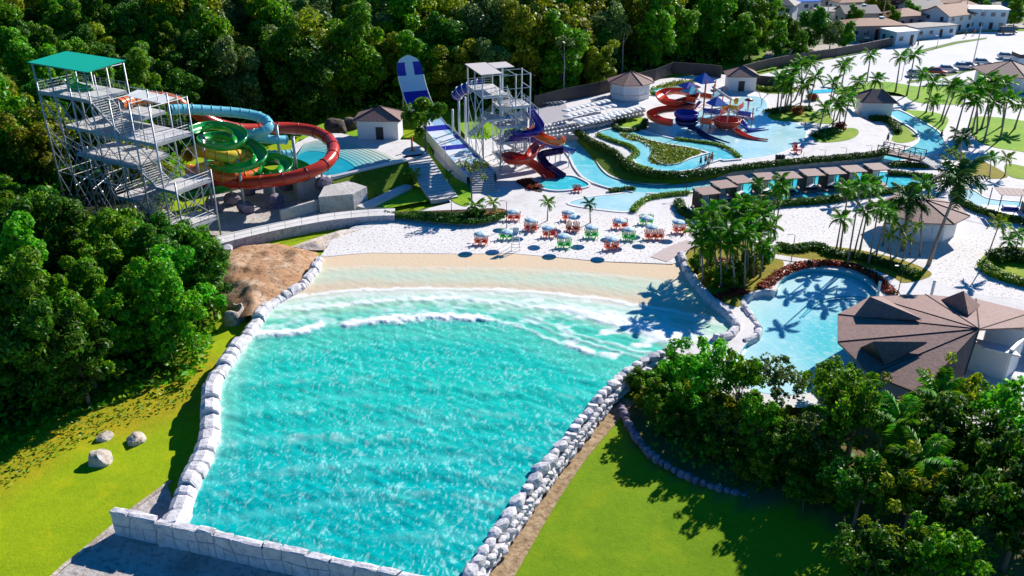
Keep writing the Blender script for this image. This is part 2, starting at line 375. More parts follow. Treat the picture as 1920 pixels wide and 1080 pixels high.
def lagoon_water():
    t = NT('lagoon_water'); c = at(1585, 640, -0.55); v = t.n('VectorMath', operation='DISTANCE'); t.l(t.pos(), v.inputs[0]); v.inputs[1].default_value = c; d = t.math('ADD', v.outputs['Value'], t.math('MULTIPLY', t.noise(0.25, 3), 7.0))
    x = t.n('MapRange'); t.l(d, x.inputs['Value']); x.inputs['From Min'].default_value = 6.5; x.inputs['From Max'].default_value = 14.5; cc = t.mix(x.outputs[0], (0.10, 0.54, 0.60), (0.46, 0.70, 0.72)); f = t.noise(1.6, 4, 0.65, dist=1.0); cc = t.mix(t.ramp(f, [(0.5, (0,)*3), (0.7, (0.5,)*3)]), cc, (0.62, 0.80, 0.80)); t.bump(t.noise(1.8, 3, 0.6, dist=0.6), 0.25, 0.1); return t.fin(cc, 0.12, 0.35)
M['w_lagoon'] = lagoon_water()
M['w_land'] = water('landing_water', (0.01, 0.30, 0.42), (0.02, 0.38, 0.48), 0.1)
M['w_river'] = water('river_water', (0.10, 0.52, 0.58), (0.30, 0.68, 0.70), 0.4)
M['tilewall'] = plain('pool_tile', (0.05, 0.42, 0.50), 0.3, 0.1)
M['car_silver'] = plain('silver_paint', (0.50, 0.52, 0.55), 0.25, 0.03, 1, 0.6, 0.3)
M['car_white'] = plain('white_car_paint', (0.72, 0.72, 0.72), 0.25, 0.03, 1, 0.6)
M['car_red'] = plain('red_car_paint', (0.40, 0.03, 0.02), 0.25, 0.03, 1, 0.6)
M['car_dark'] = plain('dark_car_paint', (0.03, 0.035, 0.05), 0.25, 0.03, 1, 0.6)
M['w_blue'] = plain('blue_wall_paint', (0.55, 0.66, 0.72), 0.7, 0.06)
M['cream'] = plain('cream_render', (0.62, 0.55, 0.47), 0.8, 0.1)
M['pink'] = plain('pink_render', (0.58, 0.36, 0.30), 0.8, 0.1)
M['greyren'] = plain('grey_render', (0.38, 0.40, 0.42), 0.8, 0.15)
M['terracotta'] = tiles('terracotta_tiles', (0.34, 0.15, 0.09), (0.46, 0.25, 0.17), 2.0)
M['roofgrey'] = tiles('grey_roof_tiles', (0.22, 0.19, 0.18), (0.34, 0.30, 0.29), 2.0)
# ------------------------------------------------------------------ terrain
LOWZ = -1.8
fp = [(0,830),(100,768),(230,728),(320,708),(375,690),(400,640),(420,575),(408,500),(385,450),(335,415),(345,340),(385,262),(440,236),(520,236),(600,230),(650,214),(760,205),(900,205),(1000,195),(1140,165),(1240,140),(1330,126),(1420,108),(1455,90)]
FOREST = [(-95, 35)]+[tuple(at(*p))[:2] for p in fp]+[(72, 300), (60, 420), (-320, 420), (-320, 35)]
EDGE = [tuple(at(*p))[:2] for p in fp]
LAGP = [tuple(at(*p))[:2] for p in [(1462,548),(1470,520),(1502,502),(1565,500),(1620,518),(1660,556),(1675,600),(1660,650),(1640,715),(1540,775),(1440,785),(1360,745),(1340,690),(1370,640),(1400,622),(1412,592),(1392,566),(1428,545)]]
def hz(x, y):
    x = np.asarray(x, float); y = np.asarray(y, float)
    low = sstep(96, 84, y)*sstep(26, 12, x); z = -0.5+(LOWZ+0.5)*low
    f = inside(x, y, FOREST); d = np.where(f, dist_to(x, y, EDGE, False), 0)
    z = z+np.minimum(d*0.21, 6+d*0.11)*sstep(0, 6, d)+f*(fbm(x*0.06, y*0.06, 3)-0.5)*4*sstep(3, 14, d)
    # grassy bank between the front lawn and the forest
    z = np.where(inside(x, y, LAGP), np.minimum(z, -1.6), z)
    return z
def hz1(x, y): return float(hz(np.array([x]), np.array([y]))[0])
def on_ground(px, py):                     # where the sight line through a pixel meets the terrain
    lo, hi = -3.0, 44.0
    zz = 44.0
    while zz > -3:
        p = at(px, py, zz)
        if p.y > 0 and hz1(p.x, p.y) >= zz: return p
        zz -= 0.25
    return at(px, py, -0.5)
def terrain():
    xs = np.concatenate([np.linspace(-700, -112, 16), np.arange(-110, 130, 1.5), np.linspace(132, 700, 16)])
    ys = np.concatenate([np.linspace(-300, 24, 8), np.arange(26, 190, 1.5), np.arange(190, 330, 4), np.linspace(334, 1200, 16)])
    X, Y = np.meshgrid(xs, ys); Z = hz(X, Y)
    fin = inside(X, Y, FOREST); d = dist_to(X, Y, EDGE, False); n = fbm(X*0.15, Y*0.15, 5)
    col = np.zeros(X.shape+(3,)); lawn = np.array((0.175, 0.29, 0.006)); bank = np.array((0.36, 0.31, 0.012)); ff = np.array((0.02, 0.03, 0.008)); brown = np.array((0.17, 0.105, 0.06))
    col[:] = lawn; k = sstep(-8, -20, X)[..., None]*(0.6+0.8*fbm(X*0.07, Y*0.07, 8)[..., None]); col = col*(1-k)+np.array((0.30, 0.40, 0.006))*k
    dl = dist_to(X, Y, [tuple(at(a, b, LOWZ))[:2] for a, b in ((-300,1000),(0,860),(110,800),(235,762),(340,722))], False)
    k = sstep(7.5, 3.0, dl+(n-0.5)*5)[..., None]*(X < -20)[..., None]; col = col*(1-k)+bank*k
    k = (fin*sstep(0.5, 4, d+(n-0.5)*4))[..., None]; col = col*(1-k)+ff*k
    Mul = [tuple(at(*p, -1.0))[:2] for p in ((1165,760),(1200,830),(1260,885),(1400,940),(1560,985),(1640,1090),(1700,1300),(2600,1300),(2600,700),(1700,640),(1330,620),(1240,660))]
    k = inside(X, Y, Mul)[..., None]*(0.65+0.35*n[..., None]); col = col*(1-k)+brown*k
    # sand and brown earth beyond the park
    t = NT('terrain_ground'); at_ = t.n('Attribute', attribute_name='Col'); f = t.mix(0.5, t.noise(0.35, 5), t.noise(1.8, 4)); c = t.mix(t.ramp(f, [(0.3, (0.75,)*3), (0.6, (0.0,)*3)]), at_.outputs['Color'], t.mix(1.0, at_.outputs['Color'], (0.62, 0.72, 0.5), 'MULTIPLY'))
    c = t.mix(t.ramp(t.noise(9, 4, 0.7), [(0.32, (0.45,)*3), (0.5, (0,)*3)]), c, t.mix(1.0, at_.outputs['Color'], (0.3, 0.42, 0.3), 'MULTIPLY')); c = t.mix(t.ramp(t.noise(0.4, 5, 0.65), [(0.52, (0,)*3), (0.72, (0.6,)*3)]), c, t.mix(1.0, at_.outputs['Color'], (1.5, 1.1, 0.9), 'MULTIPLY'))
    t.bump(t.noise(4, 5, 0.7), 0.35, 0.15); m = t.fin(c, 0.9, 0.12)
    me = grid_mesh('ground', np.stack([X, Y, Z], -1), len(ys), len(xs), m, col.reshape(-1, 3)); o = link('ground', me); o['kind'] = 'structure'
    return o
terrain()
# ------------------------------------------------------------------ paved levels
Z1, Z3 = 1.0, 3.0
LAG = [(1457,546),(1459,534),(1468,523),(1482,514),(1502,507),(1530,504),(1565,506),(1595,512),(1620,525),(1637,540),(1652,560),(1660,590),(1650,650),(1620,700),(1540,732),(1450,740),(1388,718),(1374,684),(1395,650),(1418,626),(1426,611),(1416,592),(1404,576),(1397,563),(1406,552),(1428,546)]
lag = outline(LAG, 0, 4)
plz = outline([(604,482),(700,473),(870,475),(960,474),(1130,489),(1266,493),(1278,484),(1302,527),(1340,567),(1372,598),(1384,616),(1310,636),(1252,654),(1290,700),(1372,745),(1450,764),(1560,764),(1650,768),(1760,800),(1960,850),(2300,900),(2450,500),(2250,230),(1990,176),(1700,182),(1560,170),(1450,146),(1330,138),(1150,168),(1000,198),(905,235),(870,262),(815,270),(812,320),(845,380),(780,396),(720,407),(660,426),(620,450)], 0, sm=False)
sheet('plaza', plz, 0.0, M['paving'], [lag], 2.2, side=M['mulch'])
HEDGE = [(1088,254),(1104,266),(1128,277),(1152,290),(1170,308),(1192,322),(1227,329),(1282,330),(1342,323),(1402,316),(1452,310),(1522,303),(1582,298),(1640,292),(1660,285)]
hl = smooth([at(x, y, Z1) for x, y in HEDGE], False, 6)
up = hl+[at(x, y, Z1) for x, y in ((1672,262),(1646,236),(1606,217),(1575,182),(1542,160),(1450,148),(1330,138),(1240,148),(1150,166),(1070,190),(1004,212),(1006,246),(1050,252))]
sheet('upper_plaza', up, Z1, M['paving'], (), 1.4, side=M['concrete'])
# pebbly sand beach and the parking lot
sheet('sand_beach', outline([(600,480),(628,447),(690,421),(760,421),(880,425),(945,408),(1060,398),(1180,404),(1310,405),(1300,440),(1268,470),(1262,495),(1130,490),(960,475),(870,476),(700,474)], 0.006, sm=False), 0.006, M['pebble'])
sheet('sand_plaza', outline([(1400,410),(1480,385),(1600,388),(1660,400),(1700,450),(1640,455),(1580,450),(1520,456),(1450,458),(1400,470)], 0.006), 0.006, M['pebble'])
sheet('sand_court', outline([(1750,485),(1830,440),(1920,430),(2050,440),(2050,560),(1900,560),(1800,545),(1745,520)], 0.006), 0.006, M['pebble'])
sheet('parking_lot', outline([(1400,146),(1500,122),(1690,84),(1760,70),(1840,60),(1960,58),(2300,70),(2300,160),(1990,172),(1860,158),(1750,158),(1690,166),(1560,164)], -0.2, sm=False), -0.2, M['lotsand'], (), 0.6)
sheet('road', outline([(1440,118),(1540,96),(1690,72),(1790,60),(1900,52),(2200,48),(2200,40),(1900,44),(1780,52),(1680,64),(1530,86),(1430,106)], -0.15, sm=False), -0.15, M['slab'], (), 0.6)
sheet('verge', outline([(1720,95),(1790,78),(1850,70),(1850,73),(1795,82),(1730,98)], -0.18, sm=False), -0.18, M['lawn_dark'])
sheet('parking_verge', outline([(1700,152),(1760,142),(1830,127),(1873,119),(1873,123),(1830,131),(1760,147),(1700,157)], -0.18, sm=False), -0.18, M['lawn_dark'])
# ------------------------------------------------------------------ lawns inside the park
for nm, px, z, m in (
    ('car_park_lawn', [(1540,172),(1600,160),(1660,153),(1720,162),(1790,166),(1800,185),(1800,196),(1720,192),(1688,176),(1640,170),(1600,178)], 0.03, 'lawn_bright'),
    ('riverside_lawn', [(1676,206),(1720,207),(1758,212),(1778,222),(1772,240),(1760,255),(1745,240),(1722,225),(1695,213)], 0.03, 'lawn_bright'),
    ('palm_lawn', [(1820,222),(1860,219),(1930,228),(2000,240),(2000,290),(1900,282),(1850,272),(1825,255)], 0.03, 'lawn_bright'),
    ('hut_lawn', [(1660,222),(1690,233),(1712,250),(1716,262),(1690,268),(1672,262),(1676,246)], 0.03, 'lawn'),
    ('kiosk_lawn', [(1452,470),(1500,455),(1560,462),(1620,470),(1700,490),(1745,510),(1735,522),(1690,530),(1640,515),(1560,492),(1480,490)], 0.03, 'bank'),
    ('grove_lawn', [(1285,480),(1330,455),(1420,455),(1455,480),(1470,495),(1450,520),(1430,540),(1400,550),(1385,575),(1345,560),(1308,525)], 0.03, 'bank'),
    ('deck_lawn', [(1157,232),(1180,222),(1205,220),(1212,228),(1205,238),(1180,243),(1160,240)], Z1+0.03, 'lawn_bright'),
    ('fence_lawn', [(1218,168),(1260,154),(1300,150),(1302,156),(1262,163),(1230,176)], Z1+0.03, 'bank'),
    ('hut_corner_lawn', [(1420,162),(1460,158),(1500,170),(1460,176),(1425,172)], Z1+0.03, 'lawn'),
    ('splash_lawn', [(1440,215),(1480,205),(1540,210),(1560,222),(1560,232),(1500,228),(1455,226)], Z1+0.05, 'lawn'),
    ('splash_lawn', [(1527,252),(1555,243),(1600,240),(1610,250),(1590,262),(1545,267),(1528,262)], Z1+0.05, 'lawn'),
    ('tower_lawn', [(700,392),(745,368),(790,350),(812,362),(815,374),(770,382),(730,390)], 0.05, 'lawn_bright'),
    ('slide_lawn', [(775,262),(800,258),(812,290),(850,330),(880,350),(878,385),(850,378),(842,360),(815,320),(790,290)], 0.06, 'lawn_bright'),
    ('tower_back_lawn', [(860,228),(905,222),(960,226),(985,240),(935,256),(880,258)], 0.05, 'lawn_bright'),
    ('far_lawn', [(1780,320),(1830,300),(1860,310),(1890,330),(1860,335),(1810,330)], 0.04, 'bank'),
    ('island_lawn', [(1885,308),(1920,312),(1960,330),(1920,336),(1890,328)], 0.04, 'lawn'),
    ('corner_lawn', [(1836,490),(1870,465),(1930,465),(2000,480),(2000,560),(1920,535),(1860,515)], 0.04, 'lawn')):
    sheet(nm, outline(px, z), z, M[m])
sheet('garden_path', ribbon([(1440,478),(1500,488),(1560,495),(1620,505),(1670,525),(1700,552)], 1.4, 0.06), 0.06, M['paving'])
sheet('grove_path', ribbon([(1235,486),(1262,470),(1300,455)], 2.4, 0.05), 0.05, plain('pink_paving', (0.50, 0.40, 0.38), 0.9, 0.15, 1))
# grass bank under the hedge
bk = MB(); lo = smooth([at(x, y, 0.05) for x, y in [(1082,266),(1100,284),(1114,303),(1128,322),(1148,334),(1172,342),(1205,346),(1245,347),(1295,343),(1345,333),(1398,320),(1448,312),(1510,305),(1575,299),(1640,293)]], False, 6)
mid = [a.lerp(b, 0.5)+Vector((0, 0, 0.12)) for a, b in zip(hl, lo)]
bk.strip(lo, mid); bk.strip(mid, [p+Vector((0, 0, 0.02)) for p in hl]); o = bk.build('hedge_bank', M['lawn_dark']); o['kind'] = 'structure'  # shade of the backlit bank is put in by the darker grass colour
# ------------------------------------------------------------------ pools and rivers
def rim(parent, poly, z, wd=0.35, h=0.28, skip=(), name='pool_rim', mat=None, closed=True, dz=0.12):
    P = [Vector((p[0], p[1], z)) for p in poly]; n = len(P); mb = MB(); O = []
    ar = sum(P[i].x*P[(i+1) % n].y-P[(i+1) % n].x*P[i].y for i in range(n)); s = 1 if ar > 0 else -1
    for i in range(n):
        t = (P[(i+1) % n]-P[i-1]).normalized() if (closed or 0 < i < n-1) else (P[min(i+1, n-1)]-P[max(i-1, 0)]).normalized()
        O.append(P[i]+Vector((t.y, -t.x, 0))*wd*s)
    for i in range(n if closed else n-1):
        j = (i+1) % n
        if any(inside([(P[i].x+P[j].x)/2], [(P[i].y+P[j].y)/2], q)[0] for q in skip): continue
        up_ = Vector((0, 0, h-dz)); dn = Vector((0, 0, -dz-0.02))
        mb.add([P[i]+dn, P[j]+dn, P[j]+up_, P[i]+up_, O[j]+up_, O[i]+up_, O[j]+dn, O[i]+dn], [(0,1,2,3) if s < 0 else (3,2,1,0), (3,2,4,5) if s < 0 else (5,4,2,3), (5,4,6,7) if s < 0 else (7,6,4,5)])
    if mb.f: return mb.build(name, mat or M['rim'], parent)
def pool(name, poly, z, mat, skip=(), h=0.28, wd=0.35):
    o = sheet(name, poly, z, mat); rim(o, poly, z, wd, h, skip); return o
rv = ribbon([(1056,256),(1072,272),(1090,293),(1102,315),(1120,333),(1155,346),(1200,353),(1245,355),(1300,350),(1350,340),(1400,327),(1450,319),(1510,312),(1570,306),(1620,301),(1665,296),(1705,291),(1732,281),(1746,267),(1743,253),(1728,240),(1705,227),(1682,214),(1668,208)], 3.9, 0.05)
bp = outline([(1068,381),(1088,374),(1112,369),(1160,364),(1192,360),(1215,363),(1205,374),(1190,384),(1176,396),(1135,393),(1092,387)], 0.04, 4)
tp = outline([(1003,337),(1014,352),(1045,358),(1085,354),(1104,348),(1090,338),(1070,331),(1035,332)], 0.05, 3)
pool('lazy_river', rv, 0.05, M['w_river'], [bp]); pool('beach_pool', bp, 0.055, M['w_pale'], [rv], 0.16, 0.5); pool('splash_landing_pool', tp, 0.06, M['w_turq'], [rv])
cb = outline([(1296,392),(1305,372),(1340,350),(1400,338),(1470,330),(1560,326),(1640,322),(1700,330),(1745,338),(1748,350),(1700,352),(1660,356),(1600,362),(1540,372),(1460,378),(1400,392),(1345,404),(1310,404)], 0.04, 4)
pool('cabana_pool', cb, 0.045, M['w_turq'], [], 0.2)
fr = outline([(1803,362),(1822,356),(1850,372),(1900,378),(1990,385),(2080,400),(2080,440),(1990,425),(1920,410),(1860,396),(1820,382)], 0.04, 4)
pool('corner_pool', fr, 0.045, M['w_pale'], [], 0.2)
sheet('fence_pool', outline([(1225,166),(1262,163),(1296,157),(1302,160),(1275,168),(1240,173),(1226,171)], Z1+0.06), Z1+0.06, M['w_turq'])
sheet('far_pool', outline([(1518,170),(1560,167),(1562,172),(1520,175)], Z1+0.06), Z1+0.06, M['w_turq'])
lb = at(0, 0)
ra = ribbon([(1136,252),(1158,246),(1188,248),(1218,256),(1252,265),(1292,271),(1328,279),(1354,289),(1372,300)], 3.2, Z1+0.05)
rb_ = ribbon([(1140,250),(1172,262),(1198,274),(1209,287),(1207,299),(1222,310),(1252,316),(1285,313),(1307,304),(1328,297),(1350,291)], 3.2, Z1+0.05)
spl = outline([(1212,234),(1224,228),(1250,226),(1320,206),(1390,182),(1430,184),(1440,205),(1446,218),(1462,226),(1490,230),(1508,240),(1511,253),(1500,268),(1462,286),(1425,294),(1388,298),(1376,293),(1362,283),(1300,268),(1262,261),(1235,250)], Z1+0.04, 4)
pool('splash_pool', spl, Z1+0.04, M['w_pale'], [ra], 0.1, 0.5)
pool('inner_river', ra, Z1+0.055, M['w_river'], [rb_, spl]); pool('inner_river', rb_, Z1+0.05, M['w_river'], [ra, spl])
o = sheet('lagoon', lag, -0.55, M['w_lagoon'])
mb = MB(); P = [Vector((p[0], p[1], -0.6)) for p in lag]; mb.strip(P, [p+Vector((0, 0, 0.62)) for p in P], 0, True); mb.build('pool_wall', M['tilewall'], o)
for k in range(2):
    e = smooth([at(1500+k*6, 596-k*2, -0.53), at(1536+k*5, 565+k*3, -0.53), at(1592, 556+k*5, -0.53), at(1640, 562+k*5, -0.53)], False, 6); mb = MB(); mb.tube(e, 0.09, 4); q = mb.build('pool_step', M['tilewall'], o)
# ------------------------------------------------------------------ slide landing pool on its terrace
ter = outline([(556,338),(540,312),(536,290),(556,268),(590,250),(640,250),(690,262),(770,262),(800,282),(790,292),(762,302),(700,316),(640,330),(622,334),(600,336)], Z3, 3, sm=False)
inn = [at(*p, Z3) for p in ((556,288),(575,281),(600,281),(630,289),(655,301),(672,317))]; outc = [at(*p, Z3) for p in ((570,269),(600,262),(640,264),(680,273),(716,286),(745,300))]
inn, outc = smooth(inn, False, 5), smooth(outc, False, 5)
hole = outc+[at(690,314,Z3), at(640,326,Z3), at(612,329,Z3), at(590,326,Z3), at(560,312,Z3), at(550,295,Z3)]
sheet('pool_terrace', ter, Z3, M['paving'], [hole], 3.4, side=M['concrete'])
wo = sheet('landing_pool', hole, Z3-0.35, M['w_land'])
st = thing('pool_steps', 'curved pale steps fanning down into the slide landing pool', 'steps', tuple(outc[12]))
NS = 9
for k in range(NS):
    A = [a.lerp(b, k/NS) for a, b in zip(outc, inn)]; B = [a.lerp(b, (k+1)/NS) for a, b in zip(outc, inn)]
    z = Z3-0.01-0.036*k; mb = MB(); A = [Vector((p.x, p.y, z)) for p in A]; B = [Vector((p.x, p.y, z)) for p in B]
    mb.strip(B, A, 0); mb.strip([p-Vector((0, 0, 0.08)) for p in B], B, 1)
    C2 = [b.lerp(a, 0.16)+Vector((0, 0, 0.003)) for a, b in zip(A, B)]; mb.strip(B and [p+Vector((0, 0, 0.003)) for p in B], C2, 1)
    mb.build('step', [plain('step_tread', tuple(a*(1-k/NS)+b*k/NS for a, b in zip((0.62, 0.62, 0.50), (0.10, 0.46, 0.50))), 0.3, 0.05), M['tilewall']], st)
mb = MB(); e = [at(*p, Z3) for p in ((622,333),(680,320),(720,311),(762,302))]; mb.tube([p+Vector((0, 0, 0.15)) for p in e], 0.22, 4); wl = mb.build('terrace_wall', M['white']); tag(wl, 'low white wall capping the front edge of the landing pool terrace', 'wall')
sl_ = MB(); a = [at(*p, Z3-0.1) for p in ((610,336),(680,322),(765,303))]; b = [at(640,352,0.6), at(690,378,0.06), at(780,345,0.06)]; sl_.strip(b, a); o = sl_.build('terrace_slope', M['lawn_dark']); o['kind'] = 'structure'  # darker grass paints this slope as lying in shade
sheet('slide_yard', outline([(395,440),(380,400),(400,350),(440,325),(540,335),(600,340),(640,352),(670,385),(600,400),(500,425),(430,445)], 0.0, sm=False), 0.0, M['slab'], (), 1.0)
# stepped walk from the terrace down to the beach
def stairs(name, label, a, b, width, n, mat, z0, z1, riser=None):
    A = Vector((a.x, a.y, 0)); B = Vector((b.x, b.y, 0)); d = B-A; t = thing(name, label, 'stairs', (a.x, a.y, z0)); u = d.normalized(); s = Vector((-u.y, u.x, 0)); L = d.length/n
    for i in range(n):
        z = z0+(z1-z0)*i/n; p = A+u*L*(i+0.5); mb = MB(); mb.obox((p.x, p.y, z-0.3), u*L*0.53, s*width/2, (0, 0, 0.3)); mb.obox((p.x+u.x*L*0.50, p.y+u.y*L*0.50, z-0.09), u*0.05, s*(width/2-0.02), (0, 0, 0.085), 1)
        mb.build('step', [mat, riser or M['concrete']], t)
    return t
stairs('walk_stairs', 'long pale stepped walk descending from the landing pool terrace to the beach', at(778,290,Z3), at(834,374,0.1), 4.2, 16, M['paving'], Z3, 0.1, M['greyren'])
stairs('tower_stairs', 'wide grey steps with a handrail below the slalom lane', at(902,318,2.0), at(908,360,0.1), 3.6, 10, M['concrete'], 1.9, 0.05, M['greyren'])
stairs('bridge_stairs', 'short flight of grey steps beside the footbridge', at(1728,296,1.2), at(1758,314,0.05), 2.6, 8, M['concrete'], 1.2, 0.05, M['greyren'])
sheet('ramp_walk', ribbon([(402,452),(440,442),(500,428),(560,416),(620,406),(690,399),(740,397)], 2.6, 0.9), 0.9, M['paving'], (), 1.4, side=rockm('ribbed_wall', (0.36, 0.35, 0.38), (0.46, 0.45, 0.48), (0.56, 0.54, 0.56), (0.22, 0.21, 0.25), 1.5))
sheet('garden_walk', ribbon([(676,388),(720,368),(765,346)], 1.6, 0.5), 0.5, M['paving'], (), 0.6)
pb = outline([(722,399),(780,396),(830,394),(880,392),(925,390),(948,393),(946,403),(905,414),(850,415),(780,408)], 0.45, 4)
sheet('planter_soil', pb, 0.45, M['mulch'], (), 0.7, side=M['concrete'])
sheet('tower_bed', outline([(968,338),(985,336),(1003,340),(1012,352),(1016,360),(995,356),(978,348)], 0.05), 0.05, M['mulch'])
# ------------------------------------------------------------------ wave pool
def wave_pool():
    ys = np.concatenate([np.linspace(466, 660, 150), np.linspace(661, 1092, 230)]); NCX = 420
    Lx = np.interp(ys, [466, 490, 510, 540, 572, 604, 640, 690, 730, 790, 840, 890, 930, 975, 1092], [610, 596, 580, 552, 505, 478, 455, 424, 400, 398, 396, 370, 350, 322, 250])
    Rx = np.interp(ys, [466, 492, 530, 570, 600, 622, 655, 690, 735, 800, 880, 965, 1060, 1092], [1275, 1282, 1310, 1350, 1385, 1392, 1262, 1190, 1135, 1082, 1018, 958, 885, 862])
    u = np.linspace(0, 1, NCX); PX = Lx[:, None]*(1-u)+Rx[:, None]*u; PY = np.repeat(ys[:, None], NCX, 1)
    X = (PX-960)/FPX; b = (540-PY)/FPX; dy = cp+b*sp; dz = -sp+b*cp
    Z0 = -0.32+0.30*sstep(575, 470, PY); T = (Z0-CAM_H)/dz; WX, WY = T*X, T*dy
    n1 = fbm(PX*0.012, PY*0.03, 11)-0.5; n2 = fbm(PX*0.05, PY*0.12, 12)-0.5; w1 = n1*9+n2*5
    I = lambda xs, vs: np.interp(PX, xs, vs)
    yS = I([560,700,870,960,1130,1280], [477,471,474,472,487,489]); yW = I([560,700,860,960,1150,1300,1400], [503,499,500,502,514,530,545]); yE = I([560,600,860,960,1130,1260,1400], [532,526,527,529,543,560,590])
    yC = I([470,540,640,760,860,1000,1100,1180,1300,1400], [575,558,546,541,541,547,557,569,590,606]); yB = I([470,530,620,760,850,960,1060,1130,1250,1400], [592,582,576,561,559,572,582,600,636,660]); yA = I([440,480,560,600,640,700,800,915,980,1045,1110,1250,1400], [640,631,624,613,611,603,597,599,613,642,662,700,740])
    c = lambda *a: np.array(srgb(*a))
    sand, sand2, thin, pale, mid, turq, deep = c(228,200,165), c(218,190,160), c(186,214,192), c(150,205,176), c(70,190,166), c(20,182,166), c(0,164,162)
    col = np.zeros(PX.shape+(3,)); col[:] = sand
    def lay(k, cc):
        nonlocal col
        k = np.clip(k, 0, 1)[..., None]; col = col*(1-k)+np.asarray(cc)*k
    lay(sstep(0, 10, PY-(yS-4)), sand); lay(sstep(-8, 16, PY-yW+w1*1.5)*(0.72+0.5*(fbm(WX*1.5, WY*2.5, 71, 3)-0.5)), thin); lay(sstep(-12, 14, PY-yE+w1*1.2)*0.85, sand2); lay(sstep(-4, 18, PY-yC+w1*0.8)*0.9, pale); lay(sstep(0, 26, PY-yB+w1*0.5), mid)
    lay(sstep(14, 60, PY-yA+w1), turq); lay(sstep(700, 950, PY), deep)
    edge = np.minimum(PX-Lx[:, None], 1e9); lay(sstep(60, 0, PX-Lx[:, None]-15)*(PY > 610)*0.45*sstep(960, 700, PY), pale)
    lay(0.25*sstep(0.1, 0.35, n1)*(PY > yA), mid*1.15)
    # ripples, swell and breaking crests
    r = 0
    rng = np.random.RandomState(5)
    for k in range(16):
        a = rng.uniform(-0.9, 0.9)+math.pi/2*(1 if k % 2 else 0.75); L = rng.uniform(0.7, 2.6); kx, ky = math.cos(a)/L*6.28, math.sin(a)/L*6.28
        r = r+np.sin(WX*kx+WY*ky+rng.uniform(0, 6)+3*fbm(WX*0.15, WY*0.15, 40+k, 2))*0.009*L**0.7
    ripple = r; amp = sstep(-2, 30, PY-yC)*0.75+0.25*sstep(0, 4, PY-yW)*(PY < yC)
    foam = np.zeros(PX.shape); fn = fbm(WX*0.9, WY*1.8, 21, 5); fn2 = fbm(WX*0.35, WY*0.5, 22, 4)
    def crest(y0, w_up, w_dn, strength, h, gaps=None):
        nonlocal foam, ripple
        d = PY-(y0+n2*8+(fbm(WX*1.6, WY*1.6, 91, 3)-0.5)*9*(w_up/8 if np.isscalar(w_up) else 1.0)); k = np.where(d < 0, np.exp(-(d/w_up)**2), np.exp(-(d/w_dn)**2)); s = strength if gaps is None else strength*gaps
        foam = np.maximum(foam, k*s*(0.55+1.1*fn)); return k*h*(1 if gaps is None else gaps)
    gapA = np.clip(I([470,485,560,600,612,630,648,720,900,918,930,1000,1045,1058,1064,1090,1112,1120], [0.7,1,1,0.9,0.1,0.1,0.8,1.1,1.0,0.7,0.35,0.3,0.4,0.1,1,1,0.7,0]), 0, 2)
    wsc = I([480,720,860,915,1000,1100], [1,1.1,1,0.7,0.35,0.9])
    lift = crest(yA, 8*wsc, 2.2*wsc+1, 1.5, 0.16, gapA); lay(np.exp(-((PY-yA-7)/4.5)**2)*np.clip(gapA, 0, 1)*0.55, deep*0.75)  # painted shadow: darker turquoise band just below the foam crest
    gapB = np.clip(I([500,560,620,760,850,960,1060,1130,1250,1300], [0.3,0.6,0.7,0.6,0.8,0.5,0.8,1.1,1.2,0.8]), 0, 2); wB = I([500,850,1000,1130,1250], [1,1,1.2,2.4,3.2])
    lift = lift+crest(yB, 8*wB, 3*wB, 1.1, 0.10, gapB)
    lift = lift+crest(yC, 3, 4, 0.75, 0.04); crest(yC+9, 5, 5, 0.45, 0.0); crest(yW+2, 1.5, 2, 0.18, 0)
    lift = lift+crest(yA-16, 3, 3, 0.5, 0.12, I([480,900,1000,1080,1160,1250], [0.2,0.2,0.4,0.9,1.0,0.9])); lift = lift+crest(yA-27, 3, 3, 0.5, 0.1, I([480,950,1050,1120,1200], [0,0.1,0.7,1,1]))
    bet = sstep(0, 6, PY-yC)*sstep(6, 0, PY-yB); foam = np.maximum(foam, bet*sstep(0.52, 0.72, fn2+0.25*(fn-0.5))*0.7)
    bet2 = sstep(0, 6, PY-yB)*sstep(4, -4, PY-yA); foam = np.maximum(foam, bet2*sstep(0.5, 0.68, fbm(WX*0.5, WY*0.8, 31, 5))*(0.45+0.5*sstep(950, 1150, PX)))
    foam = np.maximum(foam, sstep(10, 2, PX-Lx[:, None]-14+n2*14)*(PY > 600)*0.25)
    for yy, ss in ((720, 0.24), (775, 0.2), (830, 0.42), (888, 0.2), (930, 0.22)):      # faint lines of foam on the swell
        y0 = yy+I([400,700,1000,1150], [4,-10,18,60])*0.8; d = PY-y0-n1*26; foam = np.maximum(foam, np.exp(-(d/(5))**2)*ss*0.55*sstep(0.45, 0.65, fbm(WX*0.9, WY*0.7, yy, 4))*1.6*fn); lift = lift+np.exp(-(d/16)**2)*0.12
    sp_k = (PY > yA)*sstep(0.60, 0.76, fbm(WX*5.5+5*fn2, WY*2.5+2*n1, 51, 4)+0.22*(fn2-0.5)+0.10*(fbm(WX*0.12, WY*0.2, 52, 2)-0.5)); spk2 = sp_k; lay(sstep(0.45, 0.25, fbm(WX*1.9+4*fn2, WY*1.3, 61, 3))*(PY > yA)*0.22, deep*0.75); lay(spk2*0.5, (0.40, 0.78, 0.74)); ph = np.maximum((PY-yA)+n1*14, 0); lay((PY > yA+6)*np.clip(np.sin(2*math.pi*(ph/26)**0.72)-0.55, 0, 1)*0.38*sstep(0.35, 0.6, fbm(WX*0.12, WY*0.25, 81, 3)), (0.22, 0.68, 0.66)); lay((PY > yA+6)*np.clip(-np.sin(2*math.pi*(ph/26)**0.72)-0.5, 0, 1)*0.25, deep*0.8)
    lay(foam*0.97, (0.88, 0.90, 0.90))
    Z = Z0+ripple*amp+lift+0.03*foam*(PY > yC)
